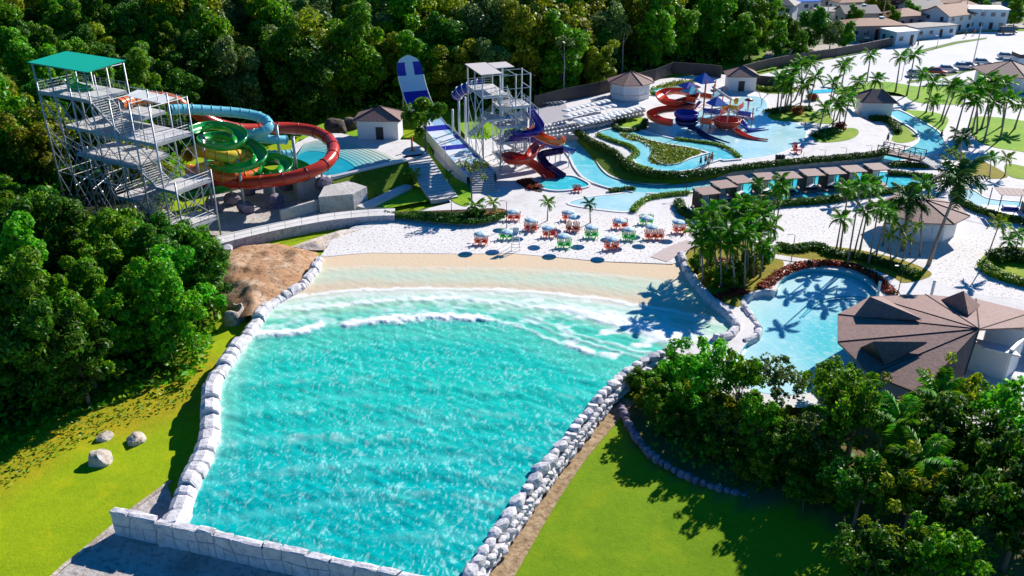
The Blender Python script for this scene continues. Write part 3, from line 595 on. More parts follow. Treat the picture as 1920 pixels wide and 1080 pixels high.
    t = NT('wave_pool_surface'); a_ = t.n('Attribute', attribute_name='Col'); f1 = t.noise(2.6, 3, 0.65, dist=1.0); f2 = t.noise(4.5, 2, 0.6, dist=0.8)
    cc = t.mix(t.ramp(f1, [(0.52, (0,)*3), (0.72, (0.22,)*3)]), a_.outputs['Color'], (0.42, 0.80, 0.78)); cc = t.mix(t.ramp(f2, [(0.3, (0.15,)*3), (0.45, (0,)*3)]), cc, t.mix(1.0, a_.outputs['Color'], (0.5, 0.75, 0.8), 'MULTIPLY'))
    t.bump(t.noise(2.6, 4, 0.6, dist=0.5), 0.4, 0.12); m = t.fin(cc, 0.18, 0.2)
    A, B = at(207, 962, 0.35), at(860, 1108, 0.35); dd = (B-A).normalized(); side = (WX-A.x)*(-dd.y)+(WY-A.y)*dd.x
    i = np.arange(WX.size).reshape(WX.shape); q = np.stack([i[:-1, :-1], i[:-1, 1:], i[1:, 1:], i[1:, :-1]], -1).reshape(-1, 4); q = q[(side.ravel()[q] > 0.15).all(1)]
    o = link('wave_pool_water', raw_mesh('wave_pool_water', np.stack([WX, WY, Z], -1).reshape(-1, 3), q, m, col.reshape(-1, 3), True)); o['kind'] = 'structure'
wave_pool()
sheet('front_slab', outline([(313,908),(246,960),(204,995),(120,1066),(60,1120),(-50,1240),(900,1240),(830,1095),(345,1000)], LOWZ+0.04, sm=False), LOWZ+0.04, M['slab'], (), 0.3)
mb = MB(); e = [at(*p, LOWZ+0.1) for p in ((320,902),(246,956),(200,996),(118,1062),(55,1120))]; mb.tube(e, 0.18, 4); o = mb.build('slab_kerb', M['boulder']); o['kind'] = 'structure'
sheet('dirt_strip', ribbon([(1172,746),(1122,800),(1070,862),(1018,938),(966,1024),(926,1094),(896,1154)], 2.3, LOWZ+0.05), LOWZ+0.05, M['dirt'])
# ------------------------------------------------------------------ stone walls
random.seed(3)
def stone_seg(P, Q, w, h, zb, seed, gap=0.05, top_jit=0.0):   # one fitted wall stone between two stations
    rnd = random.Random(seed); P, Q = Vector(P), Vector(Q); u = (Q-P); L = u.length; u.normalize(); s = Vector((-u.y, u.x, 0)); mb = MB()
    h = h*(1+rnd.uniform(-0.14, 0.14)); w = w*(1+rnd.uniform(-0.08, 0.08)); V = []; st_ = (gap, min(0.22, L*0.22), L*0.5, L-min(0.22, L*0.22), L-gap); sc = (0.80, 0.98, 1.03, 0.98, 0.80)
    prof = ((-1, 0), (-1.02, 0.55), (-0.86, 0.88), (-0.4, 1.0), (0.35, 1.01), (0.86, 0.87), (1.02, 0.55), (1, 0)); skew = rnd.uniform(-0.2, 0.2)*min(L, w)
    for k, (d, c) in enumerate(zip(st_, sc)):
        for a, b in prof:
            j = rnd.uniform(-0.05, 0.05); p = P+u*(d+skew*a)+s*(a*w/2*(0.9+0.1*c))+s*j; V.append((p.x, p.y, zb+b*h*(0.82+0.18*c)+j*0.6*(b > 0)))
    n = len(prof); F = [(i*n+k, (i+1)*n+k, (i+1)*n+k+1, i*n+k+1) for i in range(4) for k in range(n-1)]+[tuple(range(n)), tuple(reversed([4*n+k for k in range(n)]))]
    return mb.add(V, F)
def stone_wall(name, label, px, z, width, h, zb, mean, mat, n=6):
    P = smooth([at(x, y, z) for x, y in px], False, n); P = resample(P, 0.25); t = thing(name, label, 'wall', (P[0].x, P[0].y, zb)); i = 0; k = 0
    while i < len(P)-2:
        st_ = max(3, int(random.uniform(0.65, 1.45)*mean/0.25)); j = min(len(P)-1, i+st_)
        if len(P)-1-j < 3: j = len(P)-1
        wd = width(i/len(P)) if callable(width) else width
        stone_seg(P[i], P[j], wd, h, zb, hash((name, k)) & 0xffff if False else k*7+len(name), 0.03).build('stone', mat, t, smooth=False); i = j; k += 1
    return t
stone_wall('pool_wall', 'long curving wall of pale fitted stones between the wave pool and the lawn', [(598,482),(588,505),(560,535),(520,556),(494,578),(470,612),(440,650),(412,690),(396,722),(393,770),(391,815),(372,865),(352,905),(332,960),(318,985)], 0.3, lambda t: 1.3+0.75*t, 2.4, -1.9, 1.35, M['stone'])
# front wall: clad in irregular pale stones with recessed joints
def clad_wall():
    A, B = at(207, 962, 0.35), at(860, 1108, 0.35); A.z = B.z = 0; d = B-A; L = d.length; u = d/L; nrm = Vector((u.y, -u.x, 0)); t = thing('front_wall', 'straight pale crazy-paved stone wall across the deep end of the wave pool', 'wall', (A.x, A.y, LOWZ))
    c = MB(); m_ = A.lerp(B, 0.5); c.obox((m_.x-nrm.x*0.28, m_.y-nrm.y*0.28, -0.75), u*L/2, nrm*0.26, (0, 0, 1.02)); c.build('wall_core', M['stone_purple'], t)
    rnd = random.Random(8); cols = []; x = 0
    while x < L-0.5: cols.append(x); x += rnd.uniform(1.3, 2.5)
    cols.append(L); zt = lambda x: 0.36+0.10*math.sin(x*0.9)+0.06*math.sin(x*2.3+1)
    J = [(rnd.uniform(-0.35, 0.35), rnd.uniform(-0.3, 0.3), rnd.uniform(-0.30, 0.30)) for _ in cols]
    def face(pts, dep):
        cx = sum(p[0] for p in pts)/len(pts); cz = sum(p[1] for p in pts)/len(pts); mb = MB(); n = len(pts)
        def w3(q, e): p = A+u*q[0]+nrm*e; return (p.x, p.y, q[1])
        def shr(q, k): dx, dz = q[0]-cx, q[1]-cz; l = math.hypot(dx, dz); f = max(0, (l-k)/l); return (cx+dx*f, cz+dz*f)
        V = [w3(shr(q, 0.035), -0.02) for q in pts]+[w3(shr(q, 0.035), dep*0.6) for q in pts]+[w3(shr(q, 0.13), dep) for q in pts]
        F = [(i, (i+1) % n, n+(i+1) % n, n+i) for i in range(n)]+[(n+i, n+(i+1) % n, 2*n+(i+1) % n, 2*n+i) for i in range(n)]+[tuple(range(2*n, 3*n))]
        mb.add(V, F); mb.build('stone', M['stone'], t)
    for i in range(len(cols)-1):
        x0, x1 = cols[i], cols[i+1]; a, b = J[i], J[i+1]; top0, top1 = x0+(a[0] if i else 0), x1+(b[0] if i < len(cols)-2 else 0); bt0, bt1 = x0+(a[2] if i else 0), x1+(b[2] if i < len(cols)-2 else 0); zm0, zm1 = -0.6+a[1], -0.6+b[1]
        face([(top0, zt(top0)), (x0, zm0), (x1, zm1), (top1, zt(top1)), ((top0+top1)/2, zt((top0+top1)/2)+0.05)][::1], 0.10+rnd.uniform(-0.02, 0.03))
        if rnd.random() < 0.55: xm = (x0+x1)/2+rnd.uniform(-0.3, 0.3); zmm = (zm0+zm1)/2; face([(x0, zm0), (bt0, LOWZ), (xm, LOWZ), (xm, zmm)], 0.10); face([(xm, zmm), (xm, LOWZ), (bt1, LOWZ), (x1, zm1)], 0.11)
        else: face([(x0, zm0), (bt0, LOWZ), (bt1, LOWZ), (x1, zm1)], 0.10)
        mb = MB(); stone_seg(A+u*(x0+0.02)-nrm*0.22, A+u*(x1-0.02)-nrm*0.22, 0.66, 0.22, zt((x0+x1)/2)-0.06, i+50, 0.03).build('coping_stone', M['stone'], t)
clad_wall()
def rock_mesh(name, mat, seed, sub=2, jag=0.25, boxy=0.6):
    import bmesh
    rnd = np.random.RandomState(seed); bm = bmesh.new(); bmesh.ops.create_icosphere(bm, subdivisions=sub, radius=1)
    dirs = rnd.normal(size=(9, 3)); dirs /= np.linalg.norm(dirs, axis=1)[:, None]; off = rnd.uniform(0.62, 0.95, 9)
    for v in bm.verts:
        p = np.array(v.co); q = np.sign(p)*np.abs(p)**boxy; q = q/np.abs(q).max()*0.8*0.5+p*0.5
        for d, o_ in zip(dirs, off):
            e = q@d-o_
            if e > 0: q = q-d*e*0.9
        q = q*(1+jag*(rnd.rand()-0.5)*0.35); v.co = q
    me = bpy.data.meshes.new(name); bm.to_mesh(me); bm.free(); me.materials.append(mat); return me
RK = [rock_mesh('stone', M['stone'], s) for s in range(7)]
def rock_wall():
    px = [(1262,652),(1225,668),(1180,693),(1133,735),(1080,800),(1015,880),(955,965),(905,1035),(868,1092),(830,1150)]
    P = resample(smooth([at(x, y, 0.0) for x, y in px], False, 6), 0.2); t = thing('rock_wall', 'knobbly wall of stacked white boulders along the lawn side of the wave pool', 'wall', (P[0].x, P[0].y, LOWZ)); rnd = random.Random(4); o0 = Vector((P[0].x, P[0].y, LOWZ))
    for row, (off, zc, sz, step) in enumerate(((0.0, -0.1, 0.86, 1.05), (0.50, -0.66, 0.52, 0.70), (0.60, -1.32, 0.52, 0.70), (-0.05, -1.0, 0.9, 1.2))):
        i = 0
        while i < len(P)-1:
            s = sz*rnd.uniform(0.72, 1.22); q = P[i]; tn = (P[min(i+2, len(P)-1)]-P[max(i-2, 0)]).normalized(); n_ = Vector((-tn.y, tn.x, 0)); 
            o = link('stone', RK[rnd.randrange(7)], t, q+n_*(off+rnd.uniform(-0.1, 0.1))+Vector((0, 0, zc+rnd.uniform(-0.12, 0.12)))-o0, (rnd.uniform(-0.3, 0.3), rnd.uniform(-0.3, 0.3), math.atan2(tn.y, tn.x)+rnd.uniform(-0.4, 0.4)), (s*0.90, s*0.70, s*0.56)); i += max(2, int(step*s/0.78/0.2*1.05))
rock_wall()
stone_wall('grove_wall', 'smooth pale wall curving round the palm grove beside the wave pool', [(1276,476),(1287,505),(1310,535),(1340,566),(1368,590),(1381,605),(1376,622),(1356,634),(1336,632)], 0.2, 1.0, 1.7, -1.1, 1.3, M['stone'])
stone_wall('lagoon_wall', 'pale rounded wall around the little bay of the lagoon', [(1455,545),(1430,543),(1404,550),(1393,563),(1401,580),(1415,598),(1424,616),(1414,630),(1396,636)], 0.2, 0.8, 1.4, -1.1, 1.2, M['stone'])
RKP = [rock_mesh('stone', M['stone_purple'], s+20) for s in range(4)]
def edging(name, label, px, z, sz, mats):
    P = resample(smooth([at(x, y, z) for x, y in px], False, 6), sz*1.15); t = thing(name, label, 'edging', tuple(P[0])); rnd = random.Random(len(px))
    for i, q in enumerate(P): link('stone', mats[rnd.randrange(len(mats))], t, q-P[0]+Vector((0, 0, 0.1)), (rnd.uniform(-0.3, 0.3), rnd.uniform(-0.3, 0.3), rnd.uniform(0, 6)), sz*rnd.uniform(0.6, 0.85))
edging('stone_edging', 'curved row of purplish stones between the lawn and the shrubbery', [(1165,765),(1180,800),(1205,838),(1245,872),(1310,905),(1390,932),(1480,955),(1560,975)], LOWZ+0.3, 0.6, RKP)
# brown rock outcrop between the sand and the wall
def mound(name, px, z, h, mat, seed, res=0.35, kind=None, fall=2.5):
    poly = [tuple(at(x, y, z))[:2] for x, y in px]; xs = [p[0] for p in poly]; ys = [p[1] for p in poly]
    gx = np.arange(min(xs), max(xs)+res, res); gy = np.arange(min(ys), max(ys)+res, res); X, Y = np.meshgrid(gx, gy); ins = inside(X, Y, poly); d = np.where(ins, dist_to(X, Y, poly), -dist_to(X, Y, poly))
    Z = z-0.5+h*sstep(-0.5, fall, d)+0.5*sstep(-1.2, 0, d)-0.12+(fbm(X*0.35, Y*0.6, seed, 4)-0.5)*h*0.9*sstep(0, 2, d)+(np.abs(fbm(X*0.8, Y*0.3, seed+3, 4)-0.5))*-0.7*sstep(0, 1.5, d)
    keep = d > -1.0; i = np.arange(X.size).reshape(X.shape); q = np.stack([i[:-1, :-1], i[:-1, 1:], i[1:, 1:], i[1:, :-1]], -1).reshape(-1, 4); kk = keep.ravel()[q].all(1); V = np.stack([X, Y, Z], -1).reshape(-1, 3)
    u, inv = np.unique(q[kk], return_inverse=True); return link(name, raw_mesh(name, V[u], inv.reshape(-1, 4), mat, None, True))
tag(mound('rock_outcrop', [(388,500),(410,478),(450,462),(520,456),(590,472),(592,484),(582,505),(552,535),(515,556),(488,580),(468,590),(445,570),(415,540)], -0.25, 1.15, M['outcrop'], 9), 'low bare brown rock outcrop between the sand and the pool wall', 'rock outcrop')
tag(mound('sand_rock', [(545,462),(590,446),(640,430),(690,425),(700,432),(650,450),(610,468),(580,468)], -0.2, 0.7, rockm('pale_sandstone', (0.58, 0.44, 0.32), (0.68, 0.58, 0.50), (0.74, 0.68, 0.64), (0.30, 0.19, 0.12)), 14), 'pale flat rock shelf at the foot of the curved retaining wall', 'rock')
BR = [rock_mesh('boulder', M['boulder'], 40+s, 3, 0.25, 0.8) for s in range(4)]
for (x, y, w_, h_, a, lab) in ((190,862,2.0,1.5,0.3,'biggest and most rounded of the three pale boulders on the lawn'),(257,822,1.75,1.1,0.9,'pointed pale boulder lying nearest the pool wall on the lawn'),(197,816,1.5,0.85,0.1,'small brownish boulder half sunk at the foot of the rough grass bank')):
    p = on_ground(x, y+8); o = link('boulder', BR[x % 4], None, (p.x, p.y, p.z+h_*0.25), (0.1, 0.15, a), (w_*0.55, w_*0.5, h_*0.62)); tag(o, lab, 'boulder')
for (x, y, s, lab) in ((415,462,0.9,'grey square boulder at the lower end of the ramp walk'),(428,470,0.75,'small grey boulder under the ramp wall')):
    p = at(x, y, 0.1); o = link('boulder', RK[x % 7], None, (p.x, p.y, 0.25), (0.1, 0.2, 0.5), s); tag(o, lab, 'boulder')
for (x, y, s, lab, i) in ((632,246,2.2,'largest dark boulder on the lawn behind the landing pool',0),(658,240,1.9,'second dark boulder resting against the largest one',1),(672,234,1.5,'dark boulder with pale streaks next to the square hut',2)):
    p = at(x, y, 2.4); o = link('boulder', rock_mesh('boulder', M['darkrock'], 60+i, 3), None, p+Vector((0, 0, 0.4)), (0.2, 0.1, i), (s*1.1, s*0.9, s*0.85)); tag(o, lab, 'boulder')
sheet('boulder_lawn', outline([(560,262),(585,240),(620,228),(655,225),(690,232),(680,252),(640,256),(600,252)], 2.4), 2.4, M['lawn_bright'], (), 3)
# hollow rock shell on the grass by the forest
mb = MB(); p0 = on_ground(437, 602)
hw = MB(); V = []; F = []
for i in range(13):
    a = -1.9+i*0.3
    for (r, z) in ((1.55, -0.3), (1.5, 0.8), (1.35, 1.5+0.2*math.sin(i)), (1.12, 1.5+0.2*math.sin(i)), (1.05, 0.6), (1.1, -0.3)):
        k = 1+0.08*math.sin(i*2.1+r*5); V.append((p0.x+math.cos(a)*r*k*0.95, p0.y+math.sin(a)*r*k, p0.z+z*1.15))
for i in range(12):
    for k in range(5): F.append((i*6+k, (i+1)*6+k, (i+1)*6+k+1, i*6+k+1))
F += [tuple(range(6)), tuple(reversed([72+k for k in range(6)]))]
hw.add(V, F); o = hw.build('rock_shelter', M['boulder'], None, True); tag(o, 'hollow curved rock shell standing on the grass below the forest', 'rock shelter')
# ------------------------------------------------------------------ trees
def leaf_cloud(rs, cen, rad, n, size, squash=0.8, up=0.35):
    """n leaf quads spread over clumps (centres cen, radii rad)"""
    k = rs.randint(0, len(cen), n); d = rs.normal(size=(n, 3)); d[:, 2] += up; d /= np.linalg.norm(d, axis=1)[:, None]
    r = rad[k]*(0.45+0.6*rs.rand(n)**0.5); p = cen[k]+d*r[:, None]*np.array((1, 1, squash))
    nn = d*0.8+rs.normal(size=(n, 3))*0.55+np.array((0, 0, 0.35)); nn /= np.linalg.norm(nn, axis=1)[:, None]
    t = np.cross(nn, rs.normal(size=(n, 3))); t /= np.linalg.norm(t, axis=1)[:, None]; b = np.cross(nn, t); s = size*(0.6+0.8*rs.rand(n))[:, None]
    V = np.stack([p-t*s*0.95, p+b*s*0.5-t*s*0.1, p+t*s*0.95-nn*s*0.15, p-b*s*0.5-t*s*0.1], 1).reshape(-1, 3)
    return V
def crown_mesh(name, seed, R, H, z0, nc, n, size, mat, crad=(0.28, 0.45), squash=0.8, shell=0.55, full=False, jit=0.06):
    rs = np.random.RandomState(seed); d = rs.normal(size=(nc, 3)); d[:, 2] = d[:, 2] if full else np.abs(d[:, 2])*0.9-0.25; d /= np.linalg.norm(d, axis=1)[:, None]; rr = (shell+(1-shell)*rs.rand(nc))[:, None]
    cen = d*rr*np.array((R*0.8, R*0.8, H*0.5))+np.array((0, 0, z0+H*0.5)); cen += rs.normal(size=(nc, 3))*np.array((R*jit, R*jit, H*jit*0.4)); cen[:, 0] *= 1+0.25*np.sin(seed); cen[:, :2] += (cen[:, 2:3]-z0)*np.array((math.cos(seed*2.3), math.sin(seed*2.3)))*0.10; rad = R*rs.uniform(crad[0], crad[1], nc)
    V = leaf_cloud(rs, cen, rad, n, size, squash); return raw_mesh(name, V, np.arange(len(V)).reshape(-1, 4), mat), cen
def trunk_mesh(name, seed, h, r, cen, mat, nb=5):
    rnd = random.Random(seed); mb = MB(); a = [(0, 0, -0.6)]; x = y = 0
    for k in range(1, 5): x += rnd.uniform(-0.25, 0.25)*h*0.06; y += rnd.uniform(-0.25, 0.25)*h*0.06; a.append((x, y, h*k/4))
    mb.tube(a, [r*1.3, r, r*0.8, r*0.62, r*0.4], 7)
    for i in range(min(nb, len(cen))):
        c = cen[i]; s = Vector(a[2]).lerp(Vector(a[3]), rnd.random()); e = Vector(c); m = s.lerp(e, 0.5)+Vector((0, 0, -0.3)); mb.tube([s, m, e], [r*0.4, r*0.26, r*0.1], 5)
    return mb.mesh(name, mat, None, True)
def tree_kind(seed, R, H, h0, nc, n, size, leaf, r=0.22, **kw):
    cm, cen = crown_mesh('crown', seed, R, H, h0, nc, n, size, M[leaf], **kw); tm = trunk_mesh('trunk', seed, h0+H*0.45, r, cen, M['bark']); return cm, tm
def put_tree(kind, name, label, cat, loc, rz, s, group=None, sz=None):
    t = thing(name, label, cat, loc, rz, group); t.scale = (s, s, sz or s); link('crown', kind[0], t); link('trunk', kind[1], t); return t
FK = [tree_kind(100+i, *a, crad=(0.18, 0.34), shell=0.5, full=True, jit=0.16) for i, a in enumerate((
    (4.4, 10.0, 1.4, 46, 10200, 0.27, 'leaf'), (3.8, 11.5, 1.0, 44, 9300, 0.25, 'leaf_dark'), (5.0, 9.5, 1.6, 50, 10800, 0.28, 'leaf_olive'), (4.2, 10.0, 1.2, 46, 9900, 0.27, 'leaf_bright'),
    (3.4, 12.0, 1.2, 42, 9000, 0.25, 'leaf'), (4.6, 9.5, 2.2, 44, 8400, 0.25, 'leaf_grey'), (5.2, 10.5, 1.2, 52, 11100, 0.28, 'leaf_dark'), (4.0, 9.5, 1.4, 42, 9300, 0.26, 'leaf_olive')))]
FW = ['mid green', 'dark', 'olive', 'bright green', 'slender green', 'greyish', 'broad dark', 'yellowish']
rnd = random.Random(77)
def zone(px, py):
    if px < 430 and py > 330: return 'in the wood beside the front lawn' if py > 520 else 'in the wood below the green canopy tower'
    if px < 300: return 'on the slope behind the green canopy tower'
    if px < 560: return 'on the slope above the tube slides'
    if px < 780: return 'on the slope behind the landing pool'
    if px < 1010: return 'behind the slalom lane and white slide tower'
    if px < 1300: return 'along the dark fence behind the sun loungers'
    return 'at the end of the wood near the houses'
def scatter():
    pts = []
    KEEP = [tuple(at(x, y))[:2] for x, y in ((70,330),(420,445),(420,250),(250,200),(60,200))]   # tower footprint is handled by distance
    A0 = Vector((-43.5, 104.0)); e1 = Vector((-0.87, 0.49)); e2 = Vector((0.49, 0.87))
    def free(x, y):
        v = Vector((x, y))-A0; a, b = v.dot(e1), v.dot(e2); return not (-5 < a < 24 and -2.5 < b < 10)
    cand = []
    y = 48.0
    while y < 300:
        sp_ = 4.8 if y < 95 else (5.6 if y < 125 else 7.6 if y < 200 else 10.0); x = -150.0
        while x < 75: cand.append((x+rnd.uniform(-0.38, 0.38)*sp_, y+rnd.uniform(-0.38, 0.38)*sp_)); x += sp_
        y += sp_*0.92
    X = np.array([c[0] for c in cand]); Y = np.array([c[1] for c in cand]); Z = hz(X, Y); ins = inside(X, Y, FOREST); D = dist_to(X, Y, EDGE, False)
    for x, y, z, i, d in zip(X, Y, Z, ins, D):
        if not i or d < 1.0 or not free(x, y): continue
        px, py = proj((x, y, z+7))
        if px < -90 or px > 1560 or py < -75 or py > 960: continue
        pts.append((x, y, z, px, py, d))
    pts.sort(key=lambda p: p[1]); return pts
LIMX, LIMY = [0, 60, 130, 200, 300, 400, 430], [345, 360, 372, 398, 404, 428, 440]
FP = scatter()
NMAX = 292; FT = []
for i, (x, y, z, px, py, d) in enumerate(FP[:NMAX]):
    if y < 100: k = rnd.choice([0, 0, 1, 3, 4, 6, 3, 0]); s = rnd.uniform(0.66, 0.95)
    elif px < 330: k = rnd.choice([0, 1, 6, 4, 2, 5, 3]); s = rnd.uniform(0.85, 1.2)
    elif px > 1250: k = rnd.choice([3, 0, 3, 6]); s = rnd.uniform(0.95, 1.3)
    else: k = rnd.choice([0, 1, 2, 3, 5, 6, 7, 2, 0, 5]); s = rnd.uniform(0.95, 1.5)
    zs = s*rnd.uniform(0.9, 1.25)
    if y < 122 and px < 430:                 # the wood in front of the slide tower stays below its decks
        lim = np.interp(px, LIMX, LIMY); zmax = top_z(Vector((x, y, z)), lim)-z
        if 11.6*zs > zmax and (y < 104-(x+43.5)*0.56+2): zs = zmax/11.6
        if zs < 0.3: continue
        s = min(s, zs*1.15)
    FT.append((px, put_tree(FK[k], 'forest_tree', '%s tree %s' % (FW[k], zone(px, py)), 'tree', (x, y, z-0.2), rnd.uniform(0, 6.28), s, 'forest trees', zs)))
byl = {}
for px, t in FT: byl.setdefault(t['label'], []).append((px, t))
for k, L_ in byl.items():
    if len(L_) > 1:
        for i, (px, t) in enumerate(sorted(L_, key=lambda q: q[0])): t['label'] = '%s, %s from the left' % (k, nth(i))
far = FP[NMAX:]
if far:                                     # the far wood beyond the individual trees reads as one mass
    Vs = []
    base = []
    for me, _ in FK: a = np.empty(len(me.vertices)*3, np.float32); me.vertices.foreach_get('co', a); base.append(a.reshape(-1, 4, 3)[::3])
    for (x, y, z, px, py, d) in far:
        b = base[rnd.randrange(8)]; a = rnd.uniform(0, 6.28); s = rnd.uniform(0.85, 1.2); ca, sa = math.cos(a)*s, math.sin(a)*s; q = b.copy()
        cx = q.mean(1, keepdims=True); q = cx+(q-cx)*1.6; Vs.append(np.stack([q[..., 0]*ca-q[..., 1]*sa+x, q[..., 0]*sa+q[..., 1]*ca+y, q[..., 2]*s+z], -1).reshape(-1, 3))
    V = np.concatenate(Vs); o = link('far_wood', raw_mesh('far_wood', V, np.arange(len(V)).reshape(-1, 4), M['leaf'])); tag(o, 'far wooded hillside closing the view behind the nearer trees', None, None, 'stuff')
# bare slender trunks showing along the forest edge
mb_tr = [MB().tube([(0,0,-0.5),(0.15,0.1,4),(0.0,0.3,8),(0.3,0.2,12)], [0.16,0.13,0.10,0.05], 6).tube([(0.0,0.3,8),(1.2,0.5,10.5)], [0.05,0.02], 4).mesh('trunk', plain('pale_bark', (0.42, 0.38, 0.34), 0.9, 0.2, 2))]
tuft = crown_mesh('crown', 301, 2.2, 2.6, 10.2, 8, 420, 0.36, M['leaf_grey'])[0]
for i, (px, py, h) in enumerate(((630,205,0.9),(640,190,1.0),(1058,192,1.05),(1040,150,0.9),(1112,140,1.0),(1165,150,0.95),(560,225,0.7),(905,120,0.9))):
    p = on_ground(px, py); t = thing('bare_tree', 'tall thin pale trunk with a sparse top at the forest edge, %s of eight' % nth(i), 'tree', p, i*1.3, 'pale thin trees'); t.scale = (h,)*3; link('trunk', mb_tr[0], t); link('crown', tuft, t)
# ------------------------------------------------------------------ nearer trees, each placed singly
NK = [tree_kind(200+i, *a, crad=(0.09, 0.19), shell=0.25) for i, a in enumerate((
    (3.3, 4.8, 1.2, 60, 4200, 0.165, 'leaf', 0.11), (3.0, 5.2, 1.0, 54, 3600, 0.16, 'leaf_olive', 0.10), (3.4, 4.4, 1.0, 60, 4400, 0.165, 'leaf_bright', 0.11), (2.8, 4.8, 1.4, 36, 1500, 0.16, 'leaf_grey', 0.09), (3.5, 4.6, 1.0, 60, 4400, 0.17, 'leaf_dark', 0.12)))]
near = [(1300,765,2,1.15,'leafy tree with a spreading crown at the end of the rock wall'),(1224,790,0,0.62,'dense dark tree overhanging the start of the purple stone edging'),(1352,830,1,0.85,'olive green tree behind the row of purple stones'),(1378,790,0,0.85,'mid green tree between the lagoon and the shrubbery'),
 (1448,800,3,1.05,'sparse greyish tree with thin limbs over the lagoon water'),(1535,800,0,0.95,'leafy tree in front of the lagoon corner'),(1470,890,4,0.7,'dark tree in the shade of the shrubbery middle'),(1580,880,0,1.1,'broad green tree under the tip of the big brown roof'),(1645,850,1,0.95,'olive tree touching the lower eave of the big roof'),
 (1560,770,2,0.75,'bright young tree between lagoon and big roof'),(1725,905,4,1.1,'dark tree standing behind the feathery palms'),(1760,830,1,0.9,'yellowish tree by the lower corner of the big roof'),(1835,815,0,0.8,'small rounded tree beside the white fountain hoop'),(1890,905,2,1.3,'large bright green tree at the photo edge below the white building'),
 (1930,960,2,1.2,'bright green tree cut by the photo edge'),(1840,960,4,1.1,'dark tree below the large bright green one'),(1600,985,4,1.0,'dark shaded tree above the lower lawn'),(1690,1020,1,1.0,'olive tree in the deep shade of the shrubbery'),(1780,1060,4,1.1,'dark tree near the lower photo edge'),(1880,1070,4,1.2,'darkest tree in the lower corner of the photo'),
 (1660,1110,1,0.9,'yellow green tree at the lower photo edge'),(1740,1150,0,1.0,'green tree half cut by the lower photo edge'),(1505,955,4,0.5,'small dark shrub tree on the end of the stone edging'),(1425,915,1,0.55,'small olive shrub tree behind the stone edging'),(1300,815,4,0.6,'dark bushy tree just behind the first stones of the edging'),
 (1610,1130,4,0.9,'dark tree throwing shade over the corner of the lawn'),(1930,1110,4,1.2,'dark tree in the very corner of the photo'),(1415,855,0,0.7,'small green tree in the middle of the shrubbery'),(1520,880,3,0.8,'thin grey tree in the middle of the shrubbery'),(1690,940,0,0.9,'green tree rising from the shaded middle of the shrubbery')]
for i, (px, py, k, s, lab) in enumerate(near):
    p = at(px, py, -0.7); z = hz1(p.x, p.y); p = at(px, py, z); s *= 0.72 if lab.count('edging') or 'row of purple' in lab else 1.12; put_tree(NK[k], 'garden_tree', lab, 'tree', p, i*2.1, s, None, s*(1.05+0.08*(i % 4)))
p = at(800, 300, 1.5); big = tree_kind(260, 3.6, 5.5, 4.4, 22, 3400, 0.30, 'leaf', 0.20, crad=(0.2, 0.36), shell=0.3); put_tree(big, 'garden_tree', 'dark leaning tree standing beside the stepped walk in front of the white ramp wall', 'tree', (p.x, p.y, 1.2), 0.4, 1.05)
sp_t = tree_kind(262, 2.6, 5.2, 2.2, 18, 520, 0.20, 'leaf_grey', 0.10, crad=(0.16, 0.3), shell=0.3); p = at(885, 385, 0.3); put_tree(sp_t, 'garden_tree', 'nearly bare grey tree at the foot of the wide tower steps', 'tree', p, 1, 1.15)
p = at(985, 300, 0.3); p2 = at(905, 290, 0.2); put_tree(tree_kind(263, 1.8, 3.0, 2.0, 10, 500, 0.2, 'leaf_bright', 0.08), 'garden_tree', 'small bright tree beside the legs of the white slide tower', 'tree', p2, 2, 1.0)
